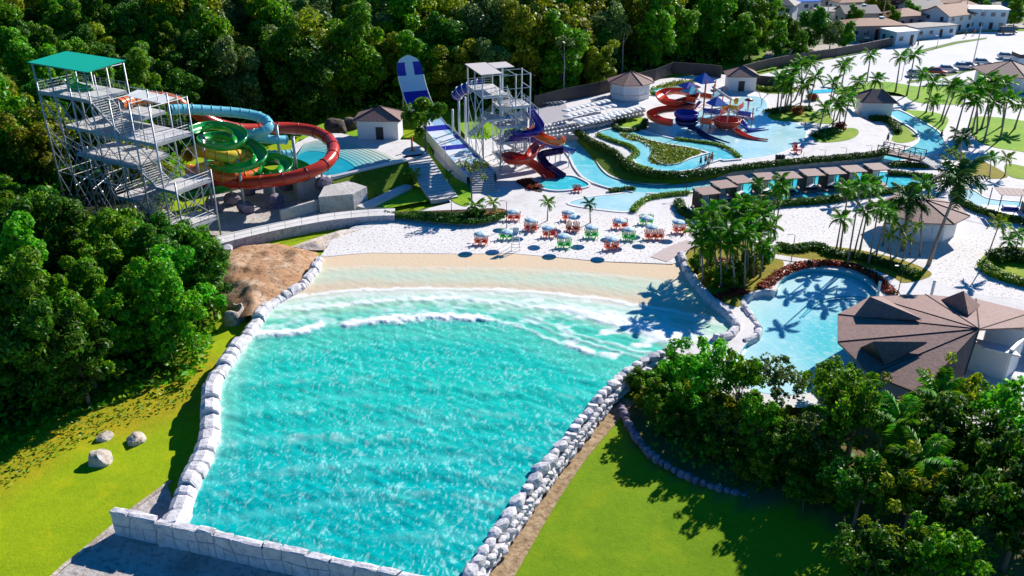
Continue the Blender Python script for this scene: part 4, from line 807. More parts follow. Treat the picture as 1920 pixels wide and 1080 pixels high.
for i, (px, py, k, s, lab) in enumerate(((1345,112,3,1.35,'huge rounded bright green tree at the corner of the wood beside the road'),(1385,118,3,1.0,'second rounded bright tree leaning out beside the huge one'),(1300,112,6,1.0,'broad dark tree next to the huge bright green one'),(1475,100,0,0.8,'tree with a flat crown in front of the white houses'),(1512,92,6,0.9,'dark tree between the white houses and the pink house'),(1555,95,5,0.7,'greyish garden tree under the wall of the pink house'),(1455,112,3,0.8,'light green tree at the end of the dark boundary wall'),(1500,112,3,0.6,'small bright tree growing by the dark boundary wall'),(1580,92,0,0.6,'bushy tree beside the small lane'),
    (1640,38,2,0.7,'yellowish tree between the dark wooden house and the boxy house'),(1705,50,0,0.6,'round tree behind the white wall'),(1870,20,3,1.3,'huge pale green tree beyond the car park'),(1915,15,3,1.4,'bright tree beyond the car park at the photo edge'),(1820,8,0,1.2,'tree behind the gabled houses'),(1745,4,0,1.2,'tree far behind the red roofed houses'),(1685,2,6,1.1,'dark tree far behind the wooden house'),(1600,4,6,1.1,'dark tree far behind the flat roofed house'),(1540,2,0,1.2,'tree at the far end of the lane'),(1900,50,0,0.7,'bush by the dark van'),(1960,30,3,1.2,'tree outside the far corner of the car park'),(1780,2,3,1.2,'bright tree far behind the gabled houses'),(1850,45,0,0.55,'shrub beside the pale blue house'),(1480,8,6,1.1,'dark tree far up the lane'),(1650,-15,0,1.3,'tree on the far ridge above the wooden house'),(1710,-18,3,1.3,'bright tree on the far ridge'),(1580,-18,6,1.3,'dark tree on the far ridge above the lane'),(1790,-20,0,1.3,'tree on the far ridge above the red roofs'),(1860,-15,6,1.3,'dark tree on the far ridge at the photo edge'),(1930,-12,3,1.4,'large tree on the far ridge beyond the photo edge'),(1530,-20,0,1.3,'tree on the far ridge over the white houses'),(1440,70,0,0.9,'green tree beside the tall white house'),(1530,60,3,0.6,'small bright tree in front of the flat grey roof'),(1600,58,0,0.6,'small tree behind the pink house'),(1700,30,3,0.7,'bright tree between the brown roof and the wooden house'),(1765,22,0,0.7,'green tree behind the orange red tiles'),(1815,25,3,0.8,'bright tree behind the weathered tiled roof'),(1895,34,3,0.9,'bright tree beside the small grey house'),(1560,-4,3,1.0,'bright tree behind the rusty roofed house'),(1635,8,0,0.9,'green tree beside the far white house'),(1670,58,0,0.55,'bush at the corner of the pink house'))):
    p = at(px, py, -0.5); put_tree(FK[k], 'town_tree', lab, 'tree', p, i*1.7, s)
# young trees in the wood edge by the shelter
BK = [tree_kind(280+i, *q, crad=(0.16, 0.30), shell=0.3, full=True) for i, q in enumerate(((1.7, 2.6, 0.0, 26, 2600, 0.15, 'leaf', 0.05), (1.5, 2.2, 0.0, 24, 2300, 0.14, 'leaf_olive', 0.05), (1.9, 2.4, 0.0, 28, 2700, 0.15, 'leaf_bright', 0.05), (1.6, 3.0, 0.0, 24, 1700, 0.14, 'leaf_grey', 0.05)))]
BW = ('mid green', 'olive', 'bright green', 'greyish')
for i, (px, py, k, s) in enumerate(((1196,728,0,1.0),(1222,716,2,0.9),(1250,722,0,1.1),(1205,752,1,0.9),(1235,748,0,1.1),(1268,742,2,1.0),(1300,730,1,1.0),(1330,742,0,1.1),(1228,778,1,0.9),(1262,775,0,1.1),(1296,772,2,1.1),(1335,776,0,1.2),(1372,770,1,1.2),(1408,786,0,1.2),(1248,806,0,0.9),(1282,806,1,1.0),(1322,812,0,1.2),(1362,808,3,1.2),(1400,818,2,1.1),(1440,812,0,1.2),(1478,800,1,1.2),(1515,806,0,1.2),(1552,800,2,1.2),(1298,838,1,0.9),(1338,848,0,1.0),(1382,852,1,1.1),(1422,856,0,1.1),(1462,850,3,1.2),(1502,846,2,1.2),(1396,884,1,0.9),(1436,892,0,1.0),(1480,890,1,1.1),(1524,890,0,1.1),(1560,872,3,1.1),(1490,925,0,0.9),(1535,930,1,1.0),(1578,940,0,1.0),(1268,694,0,1.0),(1300,690,1,1.0),(1322,704,3,1.0))):
    p = at(px, py+12, -1.0); z = hz1(p.x, p.y); p = at(px, py+12, z); row_ = 'near the pool wall' if px < 1290 and py < 760 else 'just behind the purple stones' if py > 760+(px-1190)*0.40 else 'below the lagoon'
    t = put_tree(BK[k], 'garden_shrub', '%s leafy shrub %s in the shrubbery' % (BW[k], row_), 'shrub', p, i*1.9, s*0.95, 'leafy shrubs of the shrubbery', s)
    FT2 = globals().setdefault('SHL', []); FT2.append((px, t))
for i, (px, py, k, s) in enumerate(((1306,508,0,0.8),(1326,522,1,0.9),(1346,534,0,0.9),(1366,520,2,0.8),(1388,528,0,0.9),(1410,510,1,0.9),(1428,496,0,0.8),(1330,496,0,0.8),(1352,506,1,0.8),(1396,500,0,0.9),(1420,480,2,0.8),(1374,542,0,0.8),(1442,486,1,0.7))):
    p = at(px, py, 0.0); t = put_tree(BK[k], 'garden_shrub', '%s leafy shrub between the palms of the grove' % BW[k], 'shrub', p, i*1.7, s, 'leafy shrubs of the grove', s*0.95); SHL.append((px, t))
byl = {}
for px, t in SHL: byl.setdefault(t['label'], []).append((px, t))
for k, L_ in byl.items():
    for i, (px, t) in enumerate(sorted(L_, key=lambda q: q[0])):
        if len(L_) > 1: t['label'] = '%s, %s from the left' % (k, nth(i))
# ------------------------------------------------------------------ palms
def frond_mesh(name, seed, L, mat, droop=0.9, nl=16, wid=0.8):
    rnd_ = random.Random(seed); mb = MB(); P = []
    for i in range(9):
        t = i/8; P.append(Vector((L*t*(1-0.18*droop*t), 0, L*(0.34*t-droop*0.62*t*t))))
    mb.tube(P, [0.045*(1-0.8*i/8) for i in range(9)], 4, 0, False); V = []; F = []
    for i in range(nl):
        t = 0.14+0.86*(i+0.5)/nl; x = t*8; a = P[min(int(x), 7)].lerp(P[min(int(x)+1, 8)], x-int(x)); ll = wid*(math.sin(math.pi*min(0.98, 0.12+t*0.82)))**0.6*(L/2.6)
        for s in (-1, 1):
            d = Vector((0.55, s*1.0, -0.22-rnd_.uniform(0, 0.35))).normalized(); e = a+d*ll; w_ = Vector((1, 0, 0))*L*0.040; o = len(V); V += [a-w_, a+w_, a.lerp(e, 0.6)+w_*0.8+Vector((0,0,0.03)), e+Vector((0, 0, -0.12*ll)), a.lerp(e, 0.6)-w_*0.6+Vector((0,0,0.03))]; F.append((o, o+1, o+2, o+3, o+4))
    mb.add(V, F); return mb.mesh(name, mat)
FR = {k: [frond_mesh('frond', 10*j+len(k), 2.5, M[m], dr, 15) for j, dr in enumerate((0.7, 0.95, 1.25))] for k, m in (('g', 'palm'), ('d', 'palm_dark'), ('y', 'palm_yellow'))}
def pose(name, px_base, px_top, z=0.0, hmax=16):
    b = at(*px_base, z); hz_ = top_z(b, px_top[1]); top = b+Vector((0, 0, hz_-z)); tx, _ = proj(top); s = FPX/((b.y)*cp-(hz_-CAM_H)*sp); top.x += (px_top[0]-tx)/s; return b, top
TR = {}
def palm(base, top, label, L=2.5, nf=12, col='g', r=0.13, group=None, name='palm_tree', seed=0, thick=None):
    b = Vector(base); d = Vector(top)-b; h = d.length; t = thing(name, label, 'palm tree', b, 0, group); rn = random.Random(seed)
    mb = MB(); mb.tube([(0,0,-0.2), d*0.3+Vector((d.x*-0.06, 0, 0)), d*0.65+Vector((d.x*-0.05,0,0)), d*0.88, d], [r*1.5, r*1.05, r*0.9, r*0.85, r*0.75], 7); mb.build('trunk', M['palmbark'], t, True, b*0)
    if h > 3: mb = MB(); mb.tube([d-Vector((0,0,0.1)), d+Vector((0,0,0.75*L/2.5))], [r*1.1, r*0.5], 6); mb.build('crownshaft', M['palm'], t, True, b*0)
    dd = d+Vector((0, 0, 0.5*L/2.5 if h > 3 else 0))
    for i in range(nf):
        tier = i/nf; az = i*2.39996+rn.uniform(-0.25, 0.25); el = (0.95-1.45*tier)+rn.uniform(-0.15, 0.15); f = link('frond', FR[col][min(2, int(tier*3))], t, dd, (0, -el, az), L/2.5*rn.uniform(0.85, 1.1))
        f.rotation_euler = (Matrix.Rotation(az, 3, 'Z') @ Matrix.Rotation(-el, 3, 'Y')).to_euler()
    return t
def row(lst, place, z, group, **kw):
    lst = sorted(lst, key=lambda q: q[0])
    for i, (bx, by, tx, ty) in enumerate(lst):
        b, tp_ = pose('', (bx, by), (tx, ty), z); h = (tp_-b).length
        palm(b, tp_, '%s palm %s, %s from the left' % ('tall' if h > 7 else 'medium' if h > 4 else 'young', place, nth(i)), group=group, seed=bx*7+by, **kw)
row([(1444,450,1456,366),(1450,452,1466,358),(1567,472,1577,416),(1575,470,1590,358),(1588,500,1613,352),(1600,482,1620,402),(1612,470,1636,352),(1640,490,1662,404),(1628,497,1646,398)], 'on the planted strip below the kiosk', 0, 'palms below the kiosk', L=1.9, nf=11, r=0.10)
row([(1625,152,1632,108),(1679,172,1688,112),(1700,179,1714,108),(1578,160,1585,124),(1637,173,1644,150),(1720,185,1729,144),(1602,175,1610,154)], 'on the lawn edge by the car park', 0, 'palms by the car park', L=2.6, nf=13, r=0.15)
row([(1736,211,1749,160),(1748,216,1752,190),(1764,227,1783,165),(1767,232,1792,170)], 'on the lawn inside the river bend', 0, 'palms in the river bend', L=2.5, nf=13, r=0.14)
row([(1789,260,1810,184),(1810,260,1827,198),(1832,250,1830,170),(1840,240,1862,164),(1845,265,1862,198),(1875,262,1888,193),(1902,242,1915,202),(1853,236,1850,158),(1880,236,1884,162),(1823,246,1838,176)], 'on the sunny lawn beside the broad walk', 0, 'palms on the sunny lawn', L=2.7, nf=14, r=0.15)
row([(1457,205,1462,150),(1475,198,1490,135),(1503,192,1503,124),(1462,212,1468,162),(1482,205,1485,150),(1498,210,1508,165),(1490,188,1520,125),(1470,208,1476,172),(1515,205,1528,150)], 'in the clump on the splash pool island', Z1, 'palms on the splash pool island', L=2.6, nf=13, r=0.14)
row([(1535,249,1545,208),(1552,215,1562,160),(1572,242,1576,206),(1568,225,1585,178),(1582,235,1592,190),(1560,240,1568,196),(1558,195,1578,130)], 'in the round bed by the splash pool', Z1, 'palms in the round bed', L=2.3, nf=12, r=0.12)
gp = [(1310,512,1318,424),(1300,500,1305,440),(1345,522,1330,405),(1350,505,1350,410),(1368,508,1372,400),(1392,500,1394,392),(1408,492,1414,402),(1422,500,1430,412),(1435,495,1442,432),(1328,520,1325,452),(1340,500,1340,436),(1360,535,1366,440),(1380,520,1384,430),(1395,540,1398,446),(1412,520,1416,448),(1425,520,1432,470),(1318,530,1316,470),(1378,545,1372,470),(1402,515,1400,425),(1352,540,1350,462)]
row(gp, 'in the dense grove behind the wave pool wall', 0, 'palms of the grove', L=2.2, nf=12, r=0.11)
row([(1424,378,1421,346),(1466,366,1466,334),(1398,398,1404,380),(1416,404,1412,388),(1582,378,1580,352),(1620,372,1628,345),(1440,392,1432,378)], 'in the hedge of the cabana pool', 0, 'palms of the cabana pool', L=1.7, nf=11, r=0.09)
b, tp_ = pose('', (1740,498), (1796,350)); palm(b, tp_, 'tallest leaning palm with long grey drooping fronds beside the kiosk', L=3.9, nf=17, col='d', r=0.2, seed=5)
b, tp_ = pose('', (1692,470), (1702,385)); palm(b, tp_, 'stout dark palm with broad fronds right in front of the kiosk roof', L=3.3, nf=17, col='d', r=0.18, seed=6)
b, tp_ = pose('', (1655,460), (1662,400)); palm(b, tp_, 'bushy green palm touching the kiosk wall', L=2.4, nf=14, r=0.14, seed=7)
b, tp_ = pose('', (1725,480), (1728,350)); palm(b, tp_, 'slim green palm behind the tallest leaning palm', L=2.0, nf=12, r=0.1, seed=8)
b, tp_ = pose('', (1800,330), (1802,262)); palm(b, tp_, 'dark palm throwing shade on the broad walk', L=2.6, nf=14, col='d', r=0.14, seed=9)
for i, (bx, by, tx, ty, lab, L, c) in enumerate(((1026,414,1028,380,'small palm with a green tuft on the beach between the umbrellas',1.5,'g'),(1107,418,1105,382,'thin drooping palm on the beach under the beach pool',1.3,'d'),(890,402,891,386,'bushy fan of palm leaves in the planter above the beach',1.9,'g'),(924,400,925,380,'thin yellowish palm in the planter above the beach',1.4,'y'),(776,352,776,328,'wide leafed palm at the bend of the garden walk',1.7,'y'),(842,350,841,328,'small palm at the foot of the white lamp post',1.0,'g'),
    (1848,492,1872,424,'leaning palm with a yellow top at the edge of the sandy court',1.9,'y'),(1886,478,1892,452,'low palm in the corner lawn',1.6,'g'),(1905,470,1910,440,'pale palm at the photo edge by the corner lawn',1.7,'g'),(1770,305,1785,285,'yellow green palm tuft beside the bridge steps',1.6,'y'),(1783,310,1800,296,'second yellow tuft nearer the broad walk',1.5,'y'),(1855,334,1858,300,'thin palm on the little lawn by the corner pool',1.6,'g'),(1884,330,1888,298,'pale palm beside the little lawn palm',1.6,'y'))):
    z = 0.45 if 880 < bx < 930 else 0; b, tp_ = pose('', (bx, by), (tx, ty), z); palm(b, tp_, lab, L=L, nf=11, col=c, r=0.08, seed=bx)
for i, (bx, by, tx, ty) in enumerate(((1665,470,1672,425),(1680,480,1690,432),(1692,490,1700,450),(1670,490,1668,446),(1705,478,1716,428))):
    b, tp_ = pose('', (bx, by), (tx, ty)); palm(b, tp_, 'yellow leafed slender palm in front of the kiosk, %s of its cluster from the left' % nth(i), L=1.3, nf=9, col='y', r=0.07, seed=i, group='yellow palms by the kiosk')
for i, (bx, by) in enumerate(((1660,905),(1730,850),(1700,980),(1590,860))):
    p = at(bx, by, -0.6); palm(p, p+Vector((0.2, 0.3, 5.2)), 'feathery palm with arching fronds among the garden trees, %s from the left' % nth((3,0,1,2).index(i) if False else sorted((1660,1730,1700,1590)).index(bx)), L=3.0, nf=15, r=0.13, seed=i+40, group='feathery palms')
for i, (px, py, h, lean) in enumerate(((90,120,8,-1),(30,250,6,0),(250,75,7,1),(345,250,4,1))):      # palms in the hillside forest
    p = on_ground(px, py); palm(p, p+Vector((lean, 0, h)), ('pale palm on the hillside above the green canopy','drooping palm on the slope at the photo edge','grey green palm high on the slope','small palm beside the blue tube slide')[i], L=3.6, nf=14, r=0.16, seed=i+60, col='g' if i % 2 else 'd')
# ------------------------------------------------------------------ hedges, shrubs, beds
def hedge(name, label, px, z, w_, h, mat, dens=160, size=0.16, cat='hedge', fine=1.0, zf=None):
    P = resample(smooth([at(x, y, z) for x, y in px], False, 5), 0.5); size *= 0.72; n = max(60, int(dens*len(P)*0.95)); rs = np.random.RandomState(len(px)*13+n); k = rs.randint(0, len(P), n); A = np.array([tuple(p) for p in P])
    ang = rs.rand(n)*math.pi; r = (0.75+0.3*rs.rand(n)); p = A[k]+rs.uniform(-0.3, 0.3, (n, 3)); T = np.gradient(A, axis=0)[k]; T /= np.linalg.norm(T, axis=1)[:, None]+1e-9; N = np.stack([-T[:, 1], T[:, 0], 0*T[:, 0]], 1)
    hh = h*(0.8+0.4*fbm(A[k][:, 0]*0.8, A[k][:, 1]*0.8, 7)); out = N*np.cos(ang)[:, None]; p = p+out*(w_/2*r)[:, None]; p[:, 2] = z+np.abs(np.sin(ang))**0.7*hh*r+rs.uniform(0, 0.05, n)
    d = out+np.array((0, 0, 1))*np.sin(ang)[:, None]+rs.normal(size=(n, 3))*0.5; d /= np.linalg.norm(d, axis=1)[:, None]; t = np.cross(d, rs.normal(size=(n, 3))); t /= np.linalg.norm(t, axis=1)[:, None]; b = np.cross(d, t); s = size*(0.6+0.8*rs.rand(n))[:, None]
    V = np.stack([p-t*s, p+b*s*0.6, p+t*s, p-b*s*0.6], 1).reshape(-1, 3)
    lo_ = np.array(tuple(P[0])); t_ = thing(name, label, cat, tuple(lo_)); link('leaves', raw_mesh('leaves', V-lo_, np.arange(len(V)).reshape(-1, 4), mat), t_)
    core = MB(); L_ = []; R_ = []
    for i, q in enumerate(P):
        tt = (P[min(i+1, len(P)-1)]-P[max(i-1, 0)]).normalized(); nn = Vector((-tt.y, tt.x, 0))*w_*0.36; L_.append(q+nn); R_.append(q-nn)
    up_ = Vector((0, 0, h*0.7)); core.strip(L_, [q+up_ for q in L_]); core.strip([q+up_ for q in L_], [q+up_ for q in R_]); core.strip([q+up_ for q in R_], R_); core.build('branches', M['leaf_dark'], t_); return t_
hedge('hedge', 'long trimmed hedge along the top of the bank above the lazy river', [(1083,252)]+[(x, y+1) for x, y in HEDGE], Z1, 1.3, 0.85, M['hedge'], 130, 0.20)
hedge('hedge', 'dark green hedge along the front of the cabana pool', [(1272,382),(1280,400),(1310,413),(1350,411),(1402,400),(1462,386),(1542,380),(1604,370),(1664,362),(1705,358)], 0, 1.3, 0.9, M['hedge'], 130, 0.20)
hedge('hedge', 'low hedge behind the far end of the cabana pool', [(1668,328),(1705,330),(1740,334),(1752,338)], 0, 1.0, 0.7, M['hedge'], 130, 0.18)
hedge('hedge', 'curved hedge around the corner pool', [(1790,362),(1796,378),(1822,392),(1862,406),(1925,422),(2000,440)], 0, 1.2, 0.8, M['hedge'], 130, 0.20)
hedge('hedge', 'low lime hedge beside the lazy river opposite the beach pool', [(1187,398),(1196,386),(1216,374),(1250,368),(1290,364)], 0, 0.8, 0.55, M['hedge_lime'], 110, 0.16)
hedge('hedge', 'small hedge between the beach pool and the lazy river', [(1145,360),(1165,358),(1187,357)], 0, 0.8, 0.6, M['hedge'], 130, 0.16)
hedge('hedge', 'clipped hedge around the lawn beside the loungers', [(1210,228),(1205,242),(1182,247),(1160,246),(1153,236),(1170,228)], Z1, 0.8, 0.6, M['hedge'], 110, 0.18)
hedge('hedge', 'lime green hedge in front of the hut corner', [(1420,168),(1440,171),(1470,170)], Z1, 1.2, 0.9, M['hedge_lime'], 110, 0.2)
hedge('hedge', 'dark hedge on the lower edge of the planter', [(724,404),(780,411),(850,418),(905,417),(945,406)], 0.3, 0.8, 0.6, M['hedge'], 130, 0.18)
hedge('hedge', 'dark hedge beside the square hut by the river', [(1632,226),(1655,226),(1674,236),(1682,250)], 0, 1.4, 1.0, M['hedge'], 110, 0.2)
hedge('hedge', 'thin hedge behind the fence pool', [(1222,178),(1245,178),(1270,172),(1300,164)], Z1, 0.7, 0.6, M['hedge'], 110, 0.2)
hedge('hedge', 'hedge beside the footbridge steps', [(1668,312),(1700,312),(1735,314)], 0, 1.4, 0.7, M['hedge'], 110, 0.18)
hedge('shrub_border', 'lime shrub strip winding between the curved path and the inner river', [(1122,255),(1150,266),(1180,276),(1193,290),(1178,303),(1195,314),(1220,320)], Z1, 0.9, 0.5, M['hedge_lime'], 90, 0.18, 'shrubs')
hedge('shrub_border', 'low shrubs between the inner river and the splash pool', [(1268,262),(1310,268),(1345,273),(1372,285),(1385,296)], Z1, 0.8, 0.45, M['hedge_lime'], 80, 0.16, 'shrubs')
hedge('flower_border', 'row of red leafed plants edging the lagoon', [(1427,542),(1442,532),(1456,520),(1478,508),(1505,499),(1535,496),(1570,497),(1605,504),(1635,518),(1655,535),(1672,552)], 0, 1.1, 0.5, M['redleaf'], 90, 0.20, 'plants')
hedge('flower_border', 'red leafed plants under the palm grove beside the pool wall', [(1345,560),(1365,555),(1385,550),(1400,552)], 0, 1.0, 0.5, M['redleaf'], 60, 0.2, 'plants')
hedge('flower_border', 'reddish plants in the middle of the palm grove', [(1348,495),(1365,492),(1380,496)], 0, 1.2, 0.5, M['redleaf'], 60, 0.2, 'plants')
hedge('flower_border', 'red flowers in the bed beside the tower splash pool', [(980,340),(995,346),(1005,354)], 0.05, 2.4, 0.35, M['redleaf'], 160, 0.16, 'plants')
hedge('flower_border', 'orange flowers in the beach planter', [(900,406),(925,402),(940,398)], 0.45, 1.0, 0.3, plain('orange_petal', (0.6, 0.16, 0.03), 0.7, 0.4, 4), 60, 0.12, 'plants')
hedge('shrub_border', 'dark shrubs filling the beach planter', [(770,402),(820,406),(870,405),(905,400)], 0.45, 1.4, 0.4, M['hedge'], 120, 0.2, 'shrubs')
hedge('shrub_border', 'dark clumpy shrubs along the kiosk side of the planted strip', [(1460,464),(1490,470),(1530,464),(1560,478),(1600,482),(1650,494),(1690,508),(1720,520)], 0, 1.6, 0.7, M['hedge'], 80, 0.22, 'shrubs')
hedge('shrub_border', 'shrubs along the edge of the corner lawn', [(1842,500),(1862,516),(1895,528),(1940,540)], 0, 1.6, 0.9, M['hedge_lime'], 110, 0.2, 'shrubs')
hedge('shrub_border', 'big bushes in the corner lawn', [(1860,490),(1890,485),(1925,490)], 0, 2.4, 1.4, M['hedge'], 160, 0.22, 'shrubs')
hedge('shrub_border', 'dark low shrubs under the palms of the splash pool island', [(1440,212),(1465,208),(1490,205),(1520,206)], Z1, 2.6, 0.6, M['hedge'], 110, 0.2, 'shrubs')
hedge('shrub_border', 'dark low shrubs in the round bed', [(1530,258),(1550,250),(1570,247)], Z1, 2.4, 0.7, M['hedge'], 110, 0.2, 'shrubs')
for i, (x, y, lab) in enumerate(((1494,214,'red leafed bush on the splash pool island'),(1574,244,'red leafed bush in the round bed beside the splash pool'),(1522,188,'dark red bush behind the splash pool island'))):
    hedge('red_bush', lab, [(x-5, y), (x+5, y-1)], Z1, 1.6, 1.3, M['redleaf'], 260, 0.2, 'bush')
# island between the inner rivers
def ground_cover(name, label, px, z, h, mat, dens, size):
    poly = [tuple(at(x, y, z))[:2] for x, y in px]; xs = [p[0] for p in poly]; ys = [p[1] for p in poly]; ar = (max(xs)-min(xs))*(max(ys)-min(ys)); n = int(ar*dens); rs = np.random.RandomState(n); p = np.stack([rs.uniform(min(xs), max(xs), n), rs.uniform(min(ys), max(ys), n), np.zeros(n)], 1)
    p = p[inside(p[:, 0], p[:, 1], poly)]; n = len(p); p[:, 2] = z+h*rs.rand(n)*(0.5+fbm(p[:, 0]*0.7, p[:, 1]*0.7, 3)); d = rs.normal(size=(n, 3))*0.7+np.array((0, 0, 1)); d /= np.linalg.norm(d, axis=1)[:, None]; t = np.cross(d, rs.normal(size=(n, 3))); t /= np.linalg.norm(t, axis=1)[:, None]; b = np.cross(d, t); s = size*(0.6+0.8*rs.rand(n))[:, None]
    V = np.stack([p-t*s, p+b*s*0.6, p+t*s, p-b*s*0.6], 1).reshape(-1, 3); o = link(name, raw_mesh(name, V, np.arange(len(V)).reshape(-1, 4), mat)); tag(o, label, None, None, 'stuff'); return o
ISL = [(1162,250),(1188,252),(1212,263),(1240,270),(1276,276),(1312,283),(1312,288),(1290,298),(1275,307),(1250,310),(1224,306),(1216,298),(1222,285),(1218,276),(1200,266),(1175,260)]
sheet('river_island', outline(ISL, Z1+0.07), Z1+0.07, M['bank']); ground_cover('island_shrubs', 'yellow green ground cover on the island between the inner river arms', ISL, Z1+0.1, 0.35, M['hedge_lime'], 34, 0.17)
ground_cover('fence_grass', 'tall yellowish grass on the strip below the dark fence', [(1220,166),(1260,154),(1300,150),(1302,155),(1262,161),(1228,170)], Z1+0.03, 0.5, M['hedge_lime'], 14, 0.22)
ground_cover('bank_tussocks', 'rough tufted yellowish grass on the bank under the forest edge', [(-60,905),(0,850),(105,800),(230,760),(340,715),(378,700),(380,720),(350,755),(240,800),(120,850),(0,925),(-60,960)], LOWZ, 0.35, M['hedge_lime'], 7, 0.16)
ground_cover('shrubbery', 'low leafy undergrowth beneath the garden trees', [(1190,770),(1260,760),(1400,800),(1560,830),(1720,830),(1930,860),(1940,1100),(1700,1100),(1560,970),(1400,925),(1270,870),(1215,830)], -1.2, 1.3, M['leaf_dark'], 7, 0.26)
ground_cover('forest_undergrowth', 'tangled undergrowth along the forest edge', [(-80,860),(0,820),(100,760),(230,722),(330,704),(385,690),(405,640),(425,575),(405,500),(380,480),(380,600),(340,660),(230,690),(100,720),(0,780)], LOWZ+0.1, 1.6, M['leaf'], 5, 0.26)

# low growth filling the floor of the wood
def understory():
    rs = np.random.RandomState(12); n = 120000; y = 55+rs.rand(n)**1.1*190; x = rs.uniform(-1, 1, n)*(y*0.68+8)-2; keep = inside(x, y, FOREST) & (dist_to(x, y, EDGE, False) > 0.6); x, y = x[keep], y[keep]
    v = (x+43.5)*-0.87+(y-104)*0.49; q = (x+43.5)*0.49+(y-104)*0.87; keep = ~((v > -4) & (v < 23) & (q > -2) & (q < 8)); x, y = x[keep], y[keep]; n = len(x)
    hh = 0.3+4.2*fbm(x*0.16, y*0.16, 9, 3)**2*rs.rand(n); hh = np.where(y < 100, hh*0.6, hh); p = np.stack([x, y, hz(x, y)+hh], 1); d = rs.normal(size=(n, 3))*0.7+np.array((0.2, 0.1, 0.8)); d /= np.linalg.norm(d, axis=1)[:, None]; t = np.cross(d, rs.normal(size=(n, 3))); t /= np.linalg.norm(t, axis=1)[:, None]; b = np.cross(d, t); s = (0.22+0.0018*y)[:, None]*(0.6+0.8*rs.rand(n))[:, None]
    V = np.stack([p-t*s, p+b*s*0.55, p+t*s, p-b*s*0.55], 1).reshape(-1, 3); o = link('forest_undergrowth', raw_mesh('forest_undergrowth', V, np.arange(len(V)).reshape(-1, 4), M['leaf'])); tag(o, 'low tangled growth covering the floor of the hillside wood', None, None, 'stuff')
understory()
# ------------------------------------------------------------------ slide towers
def rail(mb, P, h=1.1, step=1.3, r=0.03, mid=2):
    P = [Vector(p) for p in P]
    for k in range(mid+1): hh = h*(k+1)/(mid+1); mb.tube([p+Vector((0, 0, hh)) for p in P], r if k == mid else r*0.7, 4)
    for p in resample(P, step): mb.beam(p, p+Vector((0, 0, h)), r, n=4)
class Frame:
    def __init__(s, o, e1, e2): s.o = Vector((o[0], o[1], 0)); s.a = Vector((e1[0], e1[1], 0)).normalized(); s.b = Vector((e2[0], e2[1], 0)); s.b = (s.b-s.a*s.b.dot(s.a)).normalized()
    def __call__(s, a, b, z=0.0): return s.o+s.a*a+s.b*b+Vector((0, 0, z))
def platform(F, t, a0, a1, b0, b1, z, name='platform', rails='', th=0.28):
    mb = MB(); c = F((a0+a1)/2, (b0+b1)/2, z-0.06); mb.obox(c, F.a*(a1-a0)/2, F.b*(b1-b0)/2, (0, 0, 0.06)); o = mb.build(name, M['deck'], t)
    mb = MB()
    for (p, q) in (((a0, b0), (a1, b0)), ((a1, b0), (a1, b1)), ((a1, b1), (a0, b1)), ((a0, b1), (a0, b0))):
        P, Q = F(*p, z-0.14-th/2), F(*q, z-0.14-th/2); u = (Q-P); L = u.length; u.normalize(); mb.obox((P+Q)/2, u*(L/2-0.055), Vector((-u.y, u.x, 0))*0.05, (0, 0, th/2))
    for k in range(1, int((a1-a0)/1.2)): a = a0+1.2*k; mb.obox(F(a, (b0+b1)/2, z-0.20), F.a*0.04, F.b*((b1-b0)/2-0.1), (0, 0, 0.07))
    mb.build('floor_beams', M['steel'], t)
    E = {'f': ((a0, b0), (a1, b0)), 'l': ((a1, b0), (a1, b1)), 'b': ((a1, b1), (a0, b1)), 'r': ((a0, b1), (a0, b0))}
    for k in rails: mb = MB(); rail(mb, [F(*E[k][0], z), F(*E[k][1], z)]); mb.build('railing', M['steel'], t)
    return o
def flight(F, t, a0, a1, z0, z1, b0, b1, n, axis='a'):        # stair flight from (a0,z0) to (a1,z1); each tread its own piece
    st = None
    mb = MB()
    for b in (b0, b1):
        P, Q = (F(a0, b, z0-0.12), F(a1, b, z1-0.12)) if axis == 'a' else (F(b, a0, z0-0.12), F(b, a1, z1-0.12))
        u = (Q-P); L = u.length; u.normalize(); side = F.b if axis == 'a' else F.a; mb.obox((P+Q)/2, u*L/2, side*0.05, u.cross(side).normalized()*0.15); R_ = [P+Vector((0, 0, 0.15)), Q+Vector((0, 0, 0.15))]; rail(mb, R_, 1.0, 1.2)
    st = mb.build('staircase', M['steel'], t)
    tr = MB(); mid = (b0+b1)/2; ln = abs(a1-a0)/n
    c = F(0, 0, 0)
    if axis == 'a': tr.obox((0, 0, 0), F.a*ln*0.42, F.b*((b1-b0)/2-0.06), (0, 0, 0.03))
    else: tr.obox((0, 0, 0), F.b*ln*0.42, F.a*((b1-b0)/2-0.06), (0, 0, 0.03))
    me = tr.mesh('tread', M['deck'])
    o0 = root_loc(st)
    for i in range(n):
        k = (i+0.5)/n; p = F(a0+(a1-a0)*k, mid, z0+(z1-z0)*k) if axis == 'a' else F(mid, a0+(a1-a0)*k, z0+(z1-z0)*k); link('tread', me, st, p-o0)
def posts(F, t, grid, top, r=0.11, bottom=None):
    mbs = []
    for (a, b) in grid:
        p = F(a, b); z0 = hz1(p.x, p.y)-0.3 if bottom is None else bottom; zt = top(a, b) if callable(top) else top; mb = MB(); mb.beam((p.x, p.y, z0), (p.x, p.y, zt), r, n=8); mb.beam((p.x, p.y, z0), (p.x, p.y, z0+0.6), r*2.2, n=8); mb.build('post', M['steel'], t, True)
def brace(F, t, segs, r=0.055):
    for (a, b) in segs: MB().beam(F(*a), F(*b), r, n=5).build('brace', M['steel'], t)
